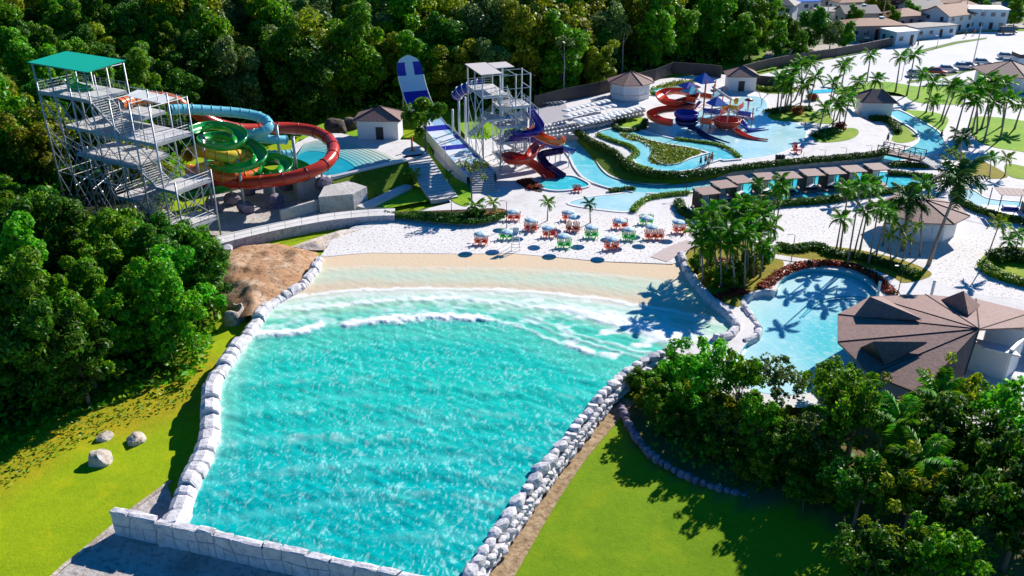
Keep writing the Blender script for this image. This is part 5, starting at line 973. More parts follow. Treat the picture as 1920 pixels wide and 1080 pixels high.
# --- tall tower with the green canopy
T1 = Frame((-43.5, 104.0), (-0.87, 0.49), (0.49, 0.87))
t1 = thing('slide_tower', 'tall galvanised steel slide tower with a green canopy and long zigzag stairs', 'slide tower', T1(0, 0, 0))
WB = 5.8
platform(T1, t1, 0.0, 6.2, 0, WB, 14.0, rails='frb'); platform(T1, t1, 11.2, 21.0, 0, WB, 18.0, rails='flb'); platform(T1, t1, 6.2, 11.0, 3.2, WB+1.5, 15.6, rails='fb')
flight(T1, t1, 11.2, 6.2, 18.0, 14.0, 0.2, 2.9, 17)
platform(T1, t1, 6.25, 17.0, 0, WB, 14.0, rails='fb'); platform(T1, t1, 5.0, 16.0, 0, WB, 10.4, rails='fb')
flight(T1, t1, 5.0, 1.6, 10.4, 8.2, 0.2, 2.6, 11); platform(T1, t1, -2.2, 1.6, 0, WB, 8.2, rails='rb'); flight(T1, t1, 1.6, 6.2, 8.2, 5.6, 3.2, 5.4, 12); platform(T1, t1, 6.2, 9.5, 0, WB, 5.6, rails='lb'); flight(T1, t1, 6.2, 1.9, 5.6, 3.0, 0.2, 2.6, 12); platform(T1, t1, -2.2, 1.9, 0, WB, 3.0, rails='rb')
ga = [(a, b) for a in (0, 3.6, 7.2, 10.8, 14.4, 17.8, 21.0) for b in (0, WB)]+[(-2.2, WB), (-2.2, 0.0)]
posts(T1, t1, ga, lambda a, b: 21.6 if a > 9 else 18.6 if a >= 0 else 9.4)
segs = []
for b in (0, WB):
    xs = (0, 3.6, 7.2, 10.8, 14.4, 17.8, 21.0)
    for i, (a, c) in enumerate(zip(xs, xs[1:])):
        segs.append(((a, b, 1.5), (c, b, 7.0))); segs.append(((a, b, 7.0), (c, b, 1.5)))
        if i >= 3: segs.append(((a, b, 7.0), (c, b, 12.5))); segs.append(((c, b, 7.0), (a, b, 12.5)))
        segs.append(((a, b, 7.0), (c, b, 7.0)))
        if i < 3: segs.append(((a, b, 18.5), (c, b, 18.5)))
        else: segs.append(((a, b, 21.5), (c, b, 21.5))); segs.append(((a, b, 13.0), (c, b, 17.6)))
for a in (0, 3.6, 7.2, 10.8, 14.4, 17.8, 21.0): segs += [((a, 0, 7.0), (a, WB, 7.0)), ((a, 0, 1.0), (a, WB, 7.0)), ((a, WB, 7), (a, 0, 12.5)), ((a, 0, 18.5 if a < 9 else 21.5), (a, WB, 18.5 if a < 9 else 21.5))]
segs += [((0, 0, 3), (-2.2, WB, 8)), ((-2.2, 0, 3), (-2.2, WB, 8)), ((-2.2, WB, 3), (-2.2, 0, 8)), ((-2.2, 0, 0.5), (-2.2, WB, 3)), ((0, 0, 8), (0, WB, 13.6)), ((0, WB, 8), (0, 0, 13.6))]
for a, c in zip((0, 3.6, 7.2, 10.8, 14.4, 17.8), (3.6, 7.2, 10.8, 14.4, 17.8, 21.0)): segs += [((a, 2.9, 0.5), (c, 2.9, 5.5)), ((c, 2.9, 0.5), (a, 2.9, 5.5)), ((a, 2.9, 5.5), (c, 2.9, 5.5)), ((a, 0, 5.5), (c, WB, 5.5)), ((a, 0, 16.2 if a < 9 else 19.6), (c, 0, 16.2 if c < 10.9 else 19.6))]
posts(T1, t1, [(a, 2.9) for a in (3.6, 7.2, 10.8, 14.4, 17.8)], 10.2, 0.08); posts(T1, t1, [(1.8, 0), (5.4, 0), (9.0, 0), (12.6, 0), (1.8, WB), (5.4, WB)], lambda a, b: 18.6 if a < 9 else 21.4, 0.06, 13.0)
for a, c in zip((0, 3.6, 7.2, 10.8, 14.4, 17.8), (3.6, 7.2, 10.8, 14.4, 17.8, 21.0)):
    for z0, z1 in ((10.4, 13.7),) if a < 10 else ((10.4, 13.7), (14.2, 17.6)): segs += [((a, 0, z0), (c, 0, z1)), ((c, 0, z0), (a, 0, z1)), ((a, WB, z0), (c, WB, z1))]
    segs += [((a, 0, 7.0), (c, 0, 10.2)), ((c, 0, 7.0), (a, 0, 10.2))]
brace(T1, t1, segs)
mb = MB(); A = [T1(9.2, -0.7, 21.75), T1(20.8, -0.7, 21.75), T1(20.8, 5.0, 22.15), T1(9.2, 5.0, 22.15)]; mb.add(A+[p+Vector((0, 0, 0.1)) for p in A], [(3,2,1,0),(4,5,6,7),(0,1,5,4),(1,2,6,5),(2,3,7,6),(3,0,4,7)]); mb.build('canopy', M['green_roof'], t1)
mb = MB(); A = [T1(4.0, 5.2, 17.2), T1(11.0, 5.2, 17.4), T1(11.0, 7.4, 17.7), T1(4.0, 7.4, 17.5)]; mb.add(A+[p+Vector((0, 0, 0.1)) for p in A], [(3,2,1,0),(4,5,6,7),(0,1,5,4),(1,2,6,5),(2,3,7,6),(3,0,4,7)]); mb.build('side_roof', M['white'], t1)
# green start bowl on top
def channel(name, label, pts, R, mat, cat='water slide', closed_tube=False, arc=200, n=12, ring=1.8, lip=None, ringmat=None, group=None, smooth_n=8, parent=None, seg_len=0.45, halfw=None):
    P = resample(smooth(pts, False, smooth_n), seg_len); t = parent or thing(name, label, cat, tuple(P[0]), 0, group); mb = MB(); V = []; F = []; th = 0.07
    a0 = math.radians(-90-arc/2); m = n+1
    def frame(i):
        tn = (P[min(i+1, len(P)-1)]-P[max(i-1, 0)]).normalized(); s = tn.cross(Vector((0, 0, 1))); s = s.normalized() if s.length > 1e-5 else Vector((1, 0, 0)); return tn, s, s.cross(tn).normalized()
    def ang(k): return a0+math.radians(arc)*k/n
    for i, p in enumerate(P):
        tn, s, u = frame(i)
        for k in range(m):
            c = p+s*math.cos(ang(k))*R+u*math.sin(ang(k))*R; V.append(c)
        if not closed_tube:
            for k in range(m): V.append(p+s*math.cos(ang(k))*(R+th)+u*math.sin(ang(k))*(R+th))
    w_ = m if closed_tube else 2*m
    for i in range(len(P)-1):
        for k in range(n): F.append((i*w_+k, i*w_+k+1, (i+1)*w_+k+1, (i+1)*w_+k))
        if not closed_tube:
            for k in range(n): F.append((i*w_+m+k+1, i*w_+m+k, (i+1)*w_+m+k, (i+1)*w_+m+k+1))
            for e0, e1_ in ((0, m), (n, 2*m-1)): F.append((i*w_+e0, (i+1)*w_+e0, (i+1)*w_+e1_, i*w_+e1_))
    mb.add(V, F); mb.build('chute', mat, t, True)
    if ring:                                       # joint flanges between the moulded sections
        st_ = max(2, int(ring/seg_len))
        for i in range(st_//2, len(P), st_):
            tn, s, u = frame(i); r1, r2 = R-0.03 if closed_tube else R+0.02, R+0.09; mb = MB(); nn = 16 if closed_tube else n; V = []
            for e in (-0.035, 0.035):
                for rr in (r1, r2):
                    for k in range(nn+(0 if closed_tube else 1)):
                        q = (2*math.pi*k/nn) if closed_tube else ang(k); V.append(p_ := P[i]+tn*e+s*math.cos(q)*rr+u*math.sin(q)*rr)
            c = nn if closed_tube else nn+1; F = []
            for k in range(nn):
                k2 = (k+1) % c; F += [(k, k2, c+k2, c+k), (2*c+k2, 2*c+k, 3*c+k, 3*c+k2), (c+k, c+k2, 3*c+k2, 3*c+k), (k2, k, 2*c+k, 2*c+k2)]
            mb.add(V, F); mb.build('flange', ringmat or mat, t, True)
    return t, P
pz = lambda L: [at(*q) for q in L]
channel('green_slide', 'glossy green open flume coiling in loops down from the steel tower', pz([(366,238,13.2),(392,231,12.9),(425,234,12.6),(449,246,12.2),(446,262,11.7),(418,270,11.3),(388,265,10.9),(384,254,10.5),(412,250,10.1),(450,258,9.6),(480,275,9.0),(488,292,8.4),(468,306,7.9),(432,312,7.5),(402,304,7.1),(404,292,6.9),(440,286,6.6),(478,292,6.4),(512,291,6.2),(536,302,5.9),(528,318,5.6),(502,323,5.3),(480,314,5.1),(488,302,4.9),(520,298,4.7),(552,303,4.4),(572,315,4.2),(568,330,3.8)]), 0.88, M['sl_green'], arc=190, ring=2.2)
channel('green_slide', 'lower green flume running out beneath the coils towards the tower foot', pz([(480,312,5.6),(474,324,5.0),(455,338,4.3),(425,347,3.7),(395,353,3.2),(368,360,2.6),(340,366,2.0)]), 0.95, M['sl_green'], arc=230, ring=2.0)
channel('red_slide', 'big glossy red tube slide sweeping in a wide loop over the landing pool', pz([(360,205,13.0),(395,228,11.0),(440,241,9.2),(480,243,8.4),(520,240,8.0),(555,241,7.6),(590,247,7.2),(617,262,6.8),(626,283,6.3),(613,305,5.8),(582,322,5.3),(545,333,4.9),(500,340,4.5),(455,343,4.2),(405,342,4.0),(355,336,3.8)]), 0.9, M['sl_red'], closed_tube=True, arc=360, n=16, ring=3.2, ringmat=plain('red_flange', (0.25, 0.02, 0.01), 0.4))
channel('orange_slide', 'orange tube slide curving out of the top deck of the tower', pz([(222,197,15.8),(250,188,15.6),(285,183,15.4),(318,186,15.0),(340,196,14.2),(350,210,13.0)]), 0.85, M['sl_orange'], closed_tube=True, arc=360, n=14, ring=2.4, ringmat=M['sl_red'])
channel('cyan_slide', 'pale blue tube slide bending round behind the green coils', pz([(318,206,14.4),(350,205,14.0),(400,208,13.2),(450,212,12.4),(485,219,11.7),(504,232,11.1),(496,246,10.4),(468,253,9.8),(440,258,9.2)]), 0.72, M['sl_cyan'], closed_tube=True, arc=360, n=14, ring=1.5)
channel('cyan_slide', 'lower pale blue tube slide ending above the landing pool', pz([(452,262,8.2),(480,259,7.8),(512,262,7.4),(535,262,7.0)]), 0.66, M['sl_cyan'], closed_tube=True, arc=360, n=14, ring=1.4)
channel('cyan_slide', 'short pale blue slide outlet at the edge of the landing pool', pz([(500,290,4.6),(525,289,4.2),(550,288,3.8)]), 0.6, M['sl_cyan'], closed_tube=True, arc=360, n=12, ring=1.3)
channel('yellow_slide', 'yellow tube slide curling behind the green coils', pz([(350,292,9.0),(372,283,8.8),(400,289,8.5),(430,294,8.1),(458,291,7.8),(470,300,7.2),(440,312,6.6),(400,312,6.2),(372,318,5.8)]), 0.85, M['sl_yellow'], closed_tube=True, arc=360, n=14, ring=1.6, ringmat=M['sl_orange'])
channel('yellow_slide', 'orange and yellow slide end low behind the red tube', pz([(352,318,5.6),(390,326,5.2),(430,333,4.9),(470,330,4.6),(488,322,4.4)]), 0.8, M['sl_orange'], closed_tube=True, arc=360, n=14, ring=1.6, ringmat=M['sl_yellow'])
# start bowl and slide up to it on the top deck
channel('green_slide', 'bright green funnel slide start under the green canopy', pz([(124,137,20.4),(132,147,19.4),(141,158,18.6),(160,162,18.45),(172,161,18.45)]), 0.95, M['sl_green'], arc=170, ring=0)
RF = [rock_mesh('rock', M['stone_purple'], 80+i, 2, 0.3, 0.8) for i in range(3)]
for i, (bx, by, ty, w_, lab) in enumerate(((401,398,262,0.20,'grey slide post on a round rock nearest the steel tower'),(437,382,262,0.17,'grey slide post standing inside the upper green coil'),(460,398,300,0.22,'grey slide post in front of the lower green coil'),(516,385,322,0.22,'grey slide post carrying the red tube, on two stacked rocks'),(606,352,322,0.19,'grey slide post under the outer bend of the red tube'),(470,364,330,0.17,'short slide post with a rock foot behind the front posts'),(536,356,336,0.17,'short slide post with a pale rock foot below the red tube'))):
    p = at(bx, by, 0.0 if i != 4 else 1.6); zt = top_z(p, ty); t = thing('slide_post', lab, 'post', p); MB().beam(p, (p.x, p.y, zt), w_, n=10).build('post_tube', M['steel'], t, True); MB().beam((p.x, p.y, zt-1.6), (p.x+1.1, p.y+0.3, zt-0.1), 0.06, n=5).beam((p.x, p.y, zt-1.6), (p.x-1.1, p.y-0.3, zt-0.1), 0.06, n=5).build('bracket', M['steel'], t)
    s = (1.25, 1.3, 1.5, 1.5, 1.5, 1.2, 1.15)[i]; link('rock', RF[i % 3], t, (0, 0, 0.75), (0.1*i, 0.1, i), (s, s, s*0.8))
    if i == 3: link('rock', RF[1], t, (0.4, -0.8, 0.2), (0.2, 0, 1), (1.3, 1.0, 0.7))
for i, (bx, by, ty, z) in enumerate(((528,318,234,2.65),(557,330,256,2.65))):
    p = at(bx, by, z); zt = top_z(p, ty); o = MB().beam(p, (p.x, p.y, zt), 0.24, n=10).beam((p.x, p.y, zt-0.1), (p.x, p.y, zt), 0.3, n=10).build('slide_post', M['steel'], None, True); tag(o, ('tall grey post rising inside the red loop','shorter grey post at the edge of the landing pool inside the red loop')[i], 'post')
# concrete flume base
mb = MB(); c1 = [at(x, y, 0)[:2] for x, y in ((600,398),(664,392),(690,378),(655,366),(612,374))]; mb.prism([(p[0], p[1]) for p in c1], -0.4, 2.3); o = mb.build('concrete_block', M['concrete']); tag(o, 'big plain concrete block below the landing pool terrace', 'concrete block')
mb = MB(); A, B = at(527, 414, 0), at(612, 390, 0); u = (B-A); mb.obox((A+B)/2+Vector((0, 0, 0.7)), u/2, Vector((-u.y, u.x, 0)).normalized()*0.2, (0, 0, 0.9)); o = mb.build('retaining_wall', M['concrete']); tag(o, 'low sloping concrete wall between the slide yard and the ramp walk', 'wall')
# handrail along the ramp walk
P = [at(x, y, 0.95) for x, y in ((408,458),(445,449),(500,436),(560,423),(620,412),(690,404),(722,402))]; t = thing('ramp_railing', 'thin grey handrail along the outer edge of the ramp walk', 'railing', P[0]); mb = MB(); Pr = resample(smooth(P), 0.8); mb.tube([p+Vector((0,0,1.0)) for p in Pr], 0.035, 5); mb.build('handrail', M['steel'], t); mb = MB(); mb.tube([p+Vector((0,0,0.5)) for p in Pr], 0.02, 4); mb.build('middle_rail', M['steel'], t)
for q in resample(Pr, 2.4): MB().beam(q, q+Vector((0, 0, 1.0)), 0.035, n=5).build('post', M['steel'], t)
# --- white slide tower
N = at(904, 142, 15.2); T2 = Frame((N.x, N.y), (0.94, 0.34), (-0.34, 0.94))
t2 = thing('slide_tower', 'white framed slide tower with a flat beige roof beside the slalom lane', 'slide tower', T2(3, 2, 0))
WH = plain('white_steel', (0.60, 0.62, 0.64), 0.45, 0.08); M['whitesteel'] = WH
_st = M['steel']; M['steel'] = WH
platform(T2, t2, 0, 4.2, 0, 7.6, 12.0, rails='frb'); platform(T2, t2, 2.6, 7.6, -0.8, 3.0, 10.2, rails='fl'); platform(T2, t2, 0.2, 3.2, -1.2, 1.6, 8.6, rails='fr')
flight(T2, t2, 1.6, -1.2, 12.0, 10.2, 2.6, 4.6, 9, 'b')
for z in (7.2, 4.6, 2.2): platform(T2, t2, 2.4, 7.2, -0.8, 2.8, z, rails='fl')
flight(T2, t2, 2.6, 6.8, 10.2, 7.2, 1.6, 2.8, 12); flight(T2, t2, 6.8, 2.8, 7.2, 4.6, -0.6, 0.6, 11); flight(T2, t2, 2.8, 6.8, 4.6, 2.2, 1.6, 2.8, 10); flight(T2, t2, 2.6, -1.5, 8.6, 5.4, 2.0, 3.2, 11)
posts(T2, t2, [(0,0),(0,7.6),(4.2,7.6),(0,3.8)], 15.2, 0.10, -0.1); posts(T2, t2, [(2.6,-0.8),(7.6,-0.8),(7.6,3.0),(5.2,-0.8),(4.2,3.0),(5.4,6.0)], 15.2, 0.11, -0.1); posts(T2, t2, [(9.8,1.0)], 9.0, 0.09, 0.9)
P0 = T2(7.6, 1.2, 0); MB().beam((P0.x, P0.y, -0.1), (P0.x, P0.y, 10.0), 0.34, n=12).build('main_column', M['steel'], t2, True)
sg = []
for z0, z1 in ((0.2, 4.4), (4.6, 8.4), (8.4, 11.8)):
    for b in (-0.8, 2.9): sg += [((2.6, b, z0), (5.2, b, z1)), ((5.2, b, z0), (2.6, b, z1)), ((5.2, b, z0), (7.6, b, z1)), ((7.6, b, z0), (5.2, b, z1))]
    sg += [((0, 0, z0), (0, 3.8, z1)), ((0, 3.8, z0), (0, 0, z1)), ((0, 3.8, z0), (0, 7.6, z1))]
sg += [((2.6, -0.8, 15.1), (7.6, -0.8, 15.1)), ((7.6, -0.8, 15.1), (7.6, 3.0, 15.1)), ((0, 0, 15.1), (4.2, 0, 15.1)), ((4.2, 3.0, 15.1), (7.6, 3.0, 15.1)), ((5.2, -0.8, 15.1), (5.2, 3.0, 15.1)), ((7.6, 1.0, 8.9), (9.8, 1.0, 8.9)), ((7.6, 3.0, 11.0), (9.8, 1.0, 8.9))]
sg += [((a, b, 13.0), (a2, b2, 13.0)) for a, b, a2, b2 in ((2.6,-0.8,5.2,-0.8),(5.2,-0.8,7.6,-0.8),(7.6,-0.8,7.6,3.0))]+[((5.2, b, z0), (7.6, b, z0)) for b in (-0.8, 2.9) for z0 in (3.4, 6.0, 8.8)]+[((2.6, -0.8, z), (2.6, 2.9, z+2.2)) for z in (0.4, 2.6, 5.0, 7.4)]
brace(T2, t2, sg, 0.055)
M['beige'] = plain('beige_roofing', (0.52, 0.47, 0.46), 0.8, 0.06)
for k, q in enumerate((((-0.3, -0.3), (3.2, -0.3), (3.2, 8.0), (-0.3, 8.0)), ((3.25, 3.2), (6.4, 3.2), (6.4, 7.2), (3.25, 7.2)))):
    A = [T2(a, b, 15.3+0.04*k) for a, b in q]; mb = MB(); mb.add(A+[p+Vector((0, 0, 0.12)) for p in A], [(3,2,1,0),(4,5,6,7),(0,1,5,4),(1,2,6,5),(2,3,7,6),(3,0,4,7)]); mb.build('roof', M['beige'], t2)
M['steel'] = _st
# boomerang: the lane on the ground and the tall curved wall
def lane():
    c = [at(903,330,1.2), at(876,300,1.3), at(846,268,1.4), at(823,244,1.6)]
    far0, far1 = at(806,236,2.2), None; d = (c[-1]-c[0]); d.z = 0; u = d.normalized(); s = Vector((u.y, -u.x, 0)); t = thing('slalom_slide', 'blue and white boomerang slide with a tall upright curved end wall', 'water slide', c[0])
    base = c[-1]; L = (c[-1]-c[0]).length; prof = [(0, 1.3), (L*0.25, 1.3), (L*0.5, 1.35), (L*0.75, 1.4), (L, 1.6)]
    q = at(790, 215, 3.0); 
    # the wall rises where the sight lines say, about four metres wide
    rise = [(L+3, 2.0), (L+6, 2.9), (L+8.5, 4.2), (L+10.3, 6.0), (L+11.6, 8.0), (L+12.4, 10.2), (L+12.8, 12.4)]
    P = [(c[0]+u*a+Vector((0, 0, z-c[0].z))) for a, z in prof+rise]; P = resample(smooth(P, False, 6), 0.6); W = 2.35; n = len(P)
    P = [p-s*2.0*sstep(0.5, 1.0, i/(n-1)) for i, p in enumerate(P)]; cum = [0]
    for a, b in zip(P, P[1:]): cum.append(cum[-1]+(b-a).length)
    cum = [cum[-1]-c_ for c_ in cum]
    pal = [M['lanewhite'], M['laneblue'], M['lanepale']]; bands = [0, 1, 0, 2, 1, 0, 2, 0, 1, 2]
    for i in range(n-1):
        a, b = P[i], P[i+1]; tn = (b-a).normalized(); nn = s.cross(tn).normalized(); nn = nn if nn.z > 0 or nn.dot(u) < 0 else -nn; k = i/(n-1); w0 = W; w1 = W
        cap = lambda r: W*math.sqrt(max(0.0, 1-(max(0.0, W-r)/W)**2)); w0, w1 = max(0.3, cap(cum[i])), max(0.3, cap(cum[i+1]))
        mb = MB(); m = 6; V = []
        for p, w_ in ((a, w0), (b, w1)):
            for e in (0, -0.12):
                for j in range(m+1): V.append(p+s*w_*(j/m*2-1)+nn*e)
        F = []
        for j in range(m): F += [(j, j+1, 2*(m+1)+j+1, 2*(m+1)+j), (m+1+j+1, m+1+j, 3*(m+1)+j, 3*(m+1)+j+1)]
        F += [(0, 2*(m+1), 3*(m+1), m+1), (m, 2*m+1, 4*m+3, 3*m+2)]
        r = (cum[i]+cum[i+1])/2
        if r < 1.5: mi = [2]*6
        elif r < 3.6: mi = [1, 1, 2, 2, 1, 1]
        elif r < 6.6: mi = [2]*6
        elif r < 9.5: mi = [1]*6
        else: z = int(k*16) % 4; mi = ([0, 0, 0, 0, 2, 2], [1]*6, [0, 0, 0, 2, 2, 2], [2, 0, 0, 0, 0, 1])[z]
        mb.v = [tuple(v) for v in V]; mb.f = F; mb.m = [mi[j] if e == 0 else 0 for j in range(m) for e in (0, 1)]+[0, 0]; mb.build('lane_panel', pal, t)
    for sg_ in (-1, 1):
        mb = MB(); Q = [p+s*sg_*(W+0.06)+Vector((0, 0, 0.25)) for p in P[:int(n*0.62)]]; mb.tube(Q, 0.14, 4); mb.strip([q+Vector((0,0,0.1)) for q in Q], [Vector((q.x, q.y, -0.3)) for q in Q]); mb.build('side_wall', M['white'], t)
        Q = [p+s*sg_*(W+0.02) for p in P[int(n*0.60):int(n*0.93)]]; MB().tube(Q, 0.12, 5).build('edge_rail', M['white'], t)
    for k in (0.72, 0.84, 0.94):
        p = P[int(n*k)]; 
        for sg_ in (-1, 1): MB().beam(p+s*sg_*1.2+u*0.1, (p.x+s.x*sg_*1.2+u.x*2.5, p.y+s.y*sg_*1.2+u.y*2.5, hz1(p.x, p.y)-0.5), 0.14, n=6).build('support', M['steel'], t)
lane()
channel('purple_slide', 'short purple and white tube dropping off the back of the white tower', pz([(902,158,11.6),(880,164,11.0),(862,172,10.2),(855,182,9.2)]), 0.9, M['sl_blue'], closed_tube=True, arc=360, n=14, ring=1.2, ringmat=M['white'])
for i, (bx, by, ty) in enumerate(((862,268,186),(874,268,182),(850,262,205))):
    p = at(bx, by, 0.2); o = MB().beam(p, (p.x, p.y, top_z(p, ty)), 0.2, n=10).build('slide_post', M['whitesteel'], None, True); tag(o, 'white post under the purple tube, %s from the left' % ('second','third','first')[i], 'post')
channel('blue_slide', 'dark blue flume zigzagging from the white tower down to the lazy river', pz([(984,192,9.6),(995,210,8.6),(1008,228,7.6),(1012,240,7.0),(1000,246,6.6),(980,249,6.2),(962,247,5.8),(952,250,5.5),(962,256,5.2),(985,257,4.8),(1010,262,4.2),(1035,269,3.4),(1062,277,2.2),(1072,280,1.6)]), 0.75, M['sl_blue'], arc=210, ring=1.8)
channel('red_slide', 'red orange flume twisting from the white tower into the splash pool', pz([(990,232,6.8),(1000,245,6.3),(1018,256,5.8),(1040,263,5.3),(1052,263,5.0),(1045,256,5.0)]), 0.75, M['sl_orange'], arc=220, ring=1.6)
channel('red_slide', 'lower red flume with a wide bowl bend beside the main column', pz([(1014,268,5.4),(1002,278,4.9),(994,290,4.4),(978,298,3.9),(958,298,3.6),(950,292,3.5),(962,290,3.3),(985,298,2.8),(1005,309,2.0),(1022,323,1.0),(1031,333,0.5)]), 0.8, M['sl_red'], arc=210, ring=1.6)
channel('navy_slide', 'dark navy flume sliding into the tower splash pool', pz([(1052,280,4.2),(1035,283,3.7),(1020,286,3.3),(1014,293,2.8),(1022,305,2.0),(1040,319,1.1),(1056,330,0.5)]), 0.7, M['sl_navy'], arc=210, ring=1.6)
for i, (bx, by, ty) in enumerate(((1030,300,262),(1041,312,282),(1050,305,280),(1066,313,284),(1008,300,285))):
    p = at(bx, by, 0.02); o = MB().beam(p, (p.x, p.y, top_z(p, ty)), 0.08, n=8).build('slide_post', M['whitesteel'], None, True); tag(o, 'thin grey post under the flumes of the white tower, %s from the left' % nth((1,2,3,4,0)[i]), 'post')
# ------------------------------------------------------------------ huts and pavilions
def hip_roof(mb, c, w_, d, rz, ze, zr, ov, ridge=0.0, mi=0):
    co, si = math.cos(rz), math.sin(rz); q = lambda x, y, z: (c[0]+x*co-y*si, c[1]+x*si+y*co, z); a, b = w_/2+ov, d/2+ov
    V = [q(-a,-b,ze), q(a,-b,ze), q(a,b,ze), q(-a,b,ze), q(-ridge,0,zr), q(ridge,0,zr)]; U = [(x, y, z-0.14) for x, y, z in V[:4]]
    mb.add(V+U, [(0,1,5,4), (1,2,5), (2,3,4,5), (3,0,4), (1,0,6,7), (2,1,7,8), (3,2,8,9), (0,3,9,6), (6,9,8,7)], mi); return q
def hut(label, px, py, z, w_, d, h, rh, rz, door=None, ridge=0.0, wall='white', roof='roof', windows=(), ov=0.6):
    p = at(px, py, z); t = thing('hut', label, 'hut', p); mb = MB(); mb.box((p.x, p.y, z+h/2-0.2), (w_, d, h+0.4), rz); mb.build('wall', M[wall], t)
    mb = MB(); q = hip_roof(mb, (p.x, p.y), w_, d, rz, z+h+0.12, z+h+0.12+rh, ov, ridge); r = mb.build('roof', M[roof], t)
    mb = MB()
    for k in range(4): 
        a, b = w_/2+ov, d/2+ov; cs = [(-a,-b),(a,-b),(a,b),(-a,b)][k]; mb.tube([q(*cs, z+h+0.16), q(-ridge if cs[0] < 0 else ridge, 0, z+h+0.17+rh)], 0.09, 4)
    mb.build('hip_cap', M['roof_dark'], r)
    co, si = math.cos(rz), math.sin(rz); W3 = lambda x, y, zz: (p.x+x*co-y*si, p.y+x*si+y*co, zz)
    if door is not None:
        mb = MB(); mb.box(W3(door, -d/2-0.02, z+1.05), (1.3, 0.06, 2.1), rz); dd = mb.build('door', M['dark'], t); mb = MB()
        for e in (-0.7, 0.7): mb.box(W3(door+e, -d/2-0.05, z+1.05), (0.1, 0.1, 2.2), rz)
        mb.build('door_frame', M['white'], dd)
    for x in windows:
        mb = MB(); mb.box(W3(x, -d/2-0.02, z+h*0.62), (1.1, 0.06, 0.8), rz); wd = mb.build('window', M['paneblue'], t); mb = MB()
        for e in (-0.58, 0.58): mb.box(W3(x+e, -d/2-0.05, z+h*0.62), (0.08, 0.1, 0.9), rz)
        mb.build('window_frame', M['white'], wd)
    return t
hut('square white hut with a brown pyramid roof beside the slide landing pool', 714, 254, Z3, 6.8, 4.6, 3.2, 1.7, -0.05, 0.3)
hut('square white hut with a dark doorway beyond the play structure', 1387, 166, Z1, 5.6, 4.6, 3.0, 1.7, -0.05, -0.2)
hut('white hut with a brown hip roof standing by the bend of the river', 1636, 215, 0.0, 5.6, 4.8, 3.0, 1.9, -0.12, ridge=0.9)
def poly_hut(label, px, py, z, r, h, rh, n, rot, ov, wins=(), roof='roof', band=True):
    p = at(px, py, z); t = thing('pavilion', label, 'pavilion', p); P = [(p.x+r*math.cos(rot+6.2832*k/n), p.y+r*math.sin(rot+6.2832*k/n)) for k in range(n)]
    mb = MB(); mb.prism(P, z-0.3, z+h); mb.build('wall', M['white'], t); mb = MB(); O = [(p.x+(r+ov)*math.cos(rot+6.2832*k/n), p.y+(r+ov)*math.sin(rot+6.2832*k/n), z+h+0.05) for k in range(n)]; ap = (p.x, p.y, z+h+rh)
    V = O+[(x, y, zz-0.15) for x, y, zz in O]+[ap]; mb.add(V, [(k, (k+1) % n, 2*n) for k in range(n)]+[((k+1) % n, k, n+k, n+(k+1) % n) for k in range(n)]+[tuple(n+k for k in reversed(range(n)))]); rf = mb.build('roof', M[roof], t)
    mb = MB(); [mb.tube([Vector(o)+Vector((0,0,0.03)), Vector(ap)+Vector((0,0,0.03))], 0.07, 4) for o in O]; mb.build('hip_cap', M['roof_dark'], rf)
    for k in wins:
        a, b = Vector((*P[k], 0)), Vector((*P[(k+1) % n], 0)); u = (b-a).normalized(); nn = Vector((u.y, -u.x, 0)); L = (b-a).length
        for f in (0.28, 0.72):
            c = a.lerp(b, f)+nn*0.03+Vector((0, 0, z+h*0.6)); mb = MB(); mb.obox(c, u*L*0.18, nn*0.04, (0, 0, h*0.17)); mb.build('window', M['paneblue'], t)
        if band: c = a.lerp(b, 0.5)+nn*0.06+Vector((0, 0, z+h*0.33)); mb = MB(); mb.obox(c, u*L*0.49, nn*0.06, (0, 0, 0.05)); mb.build('ledge', M['concrete'], t)
    return t
poly_hut('round many sided white pavilion with a brown roof behind the sun loungers', 1180, 181, Z1, 4.1, 3.3, 1.9, 8, 0.39, 0.9, (4, 5, 6))
poly_hut('many sided white kiosk with a wide brown roof among the palms', 1722, 432, 0.0, 4.4, 3.1, 1.3, 8, 0.3, 1.3, (4, 5), band=False)
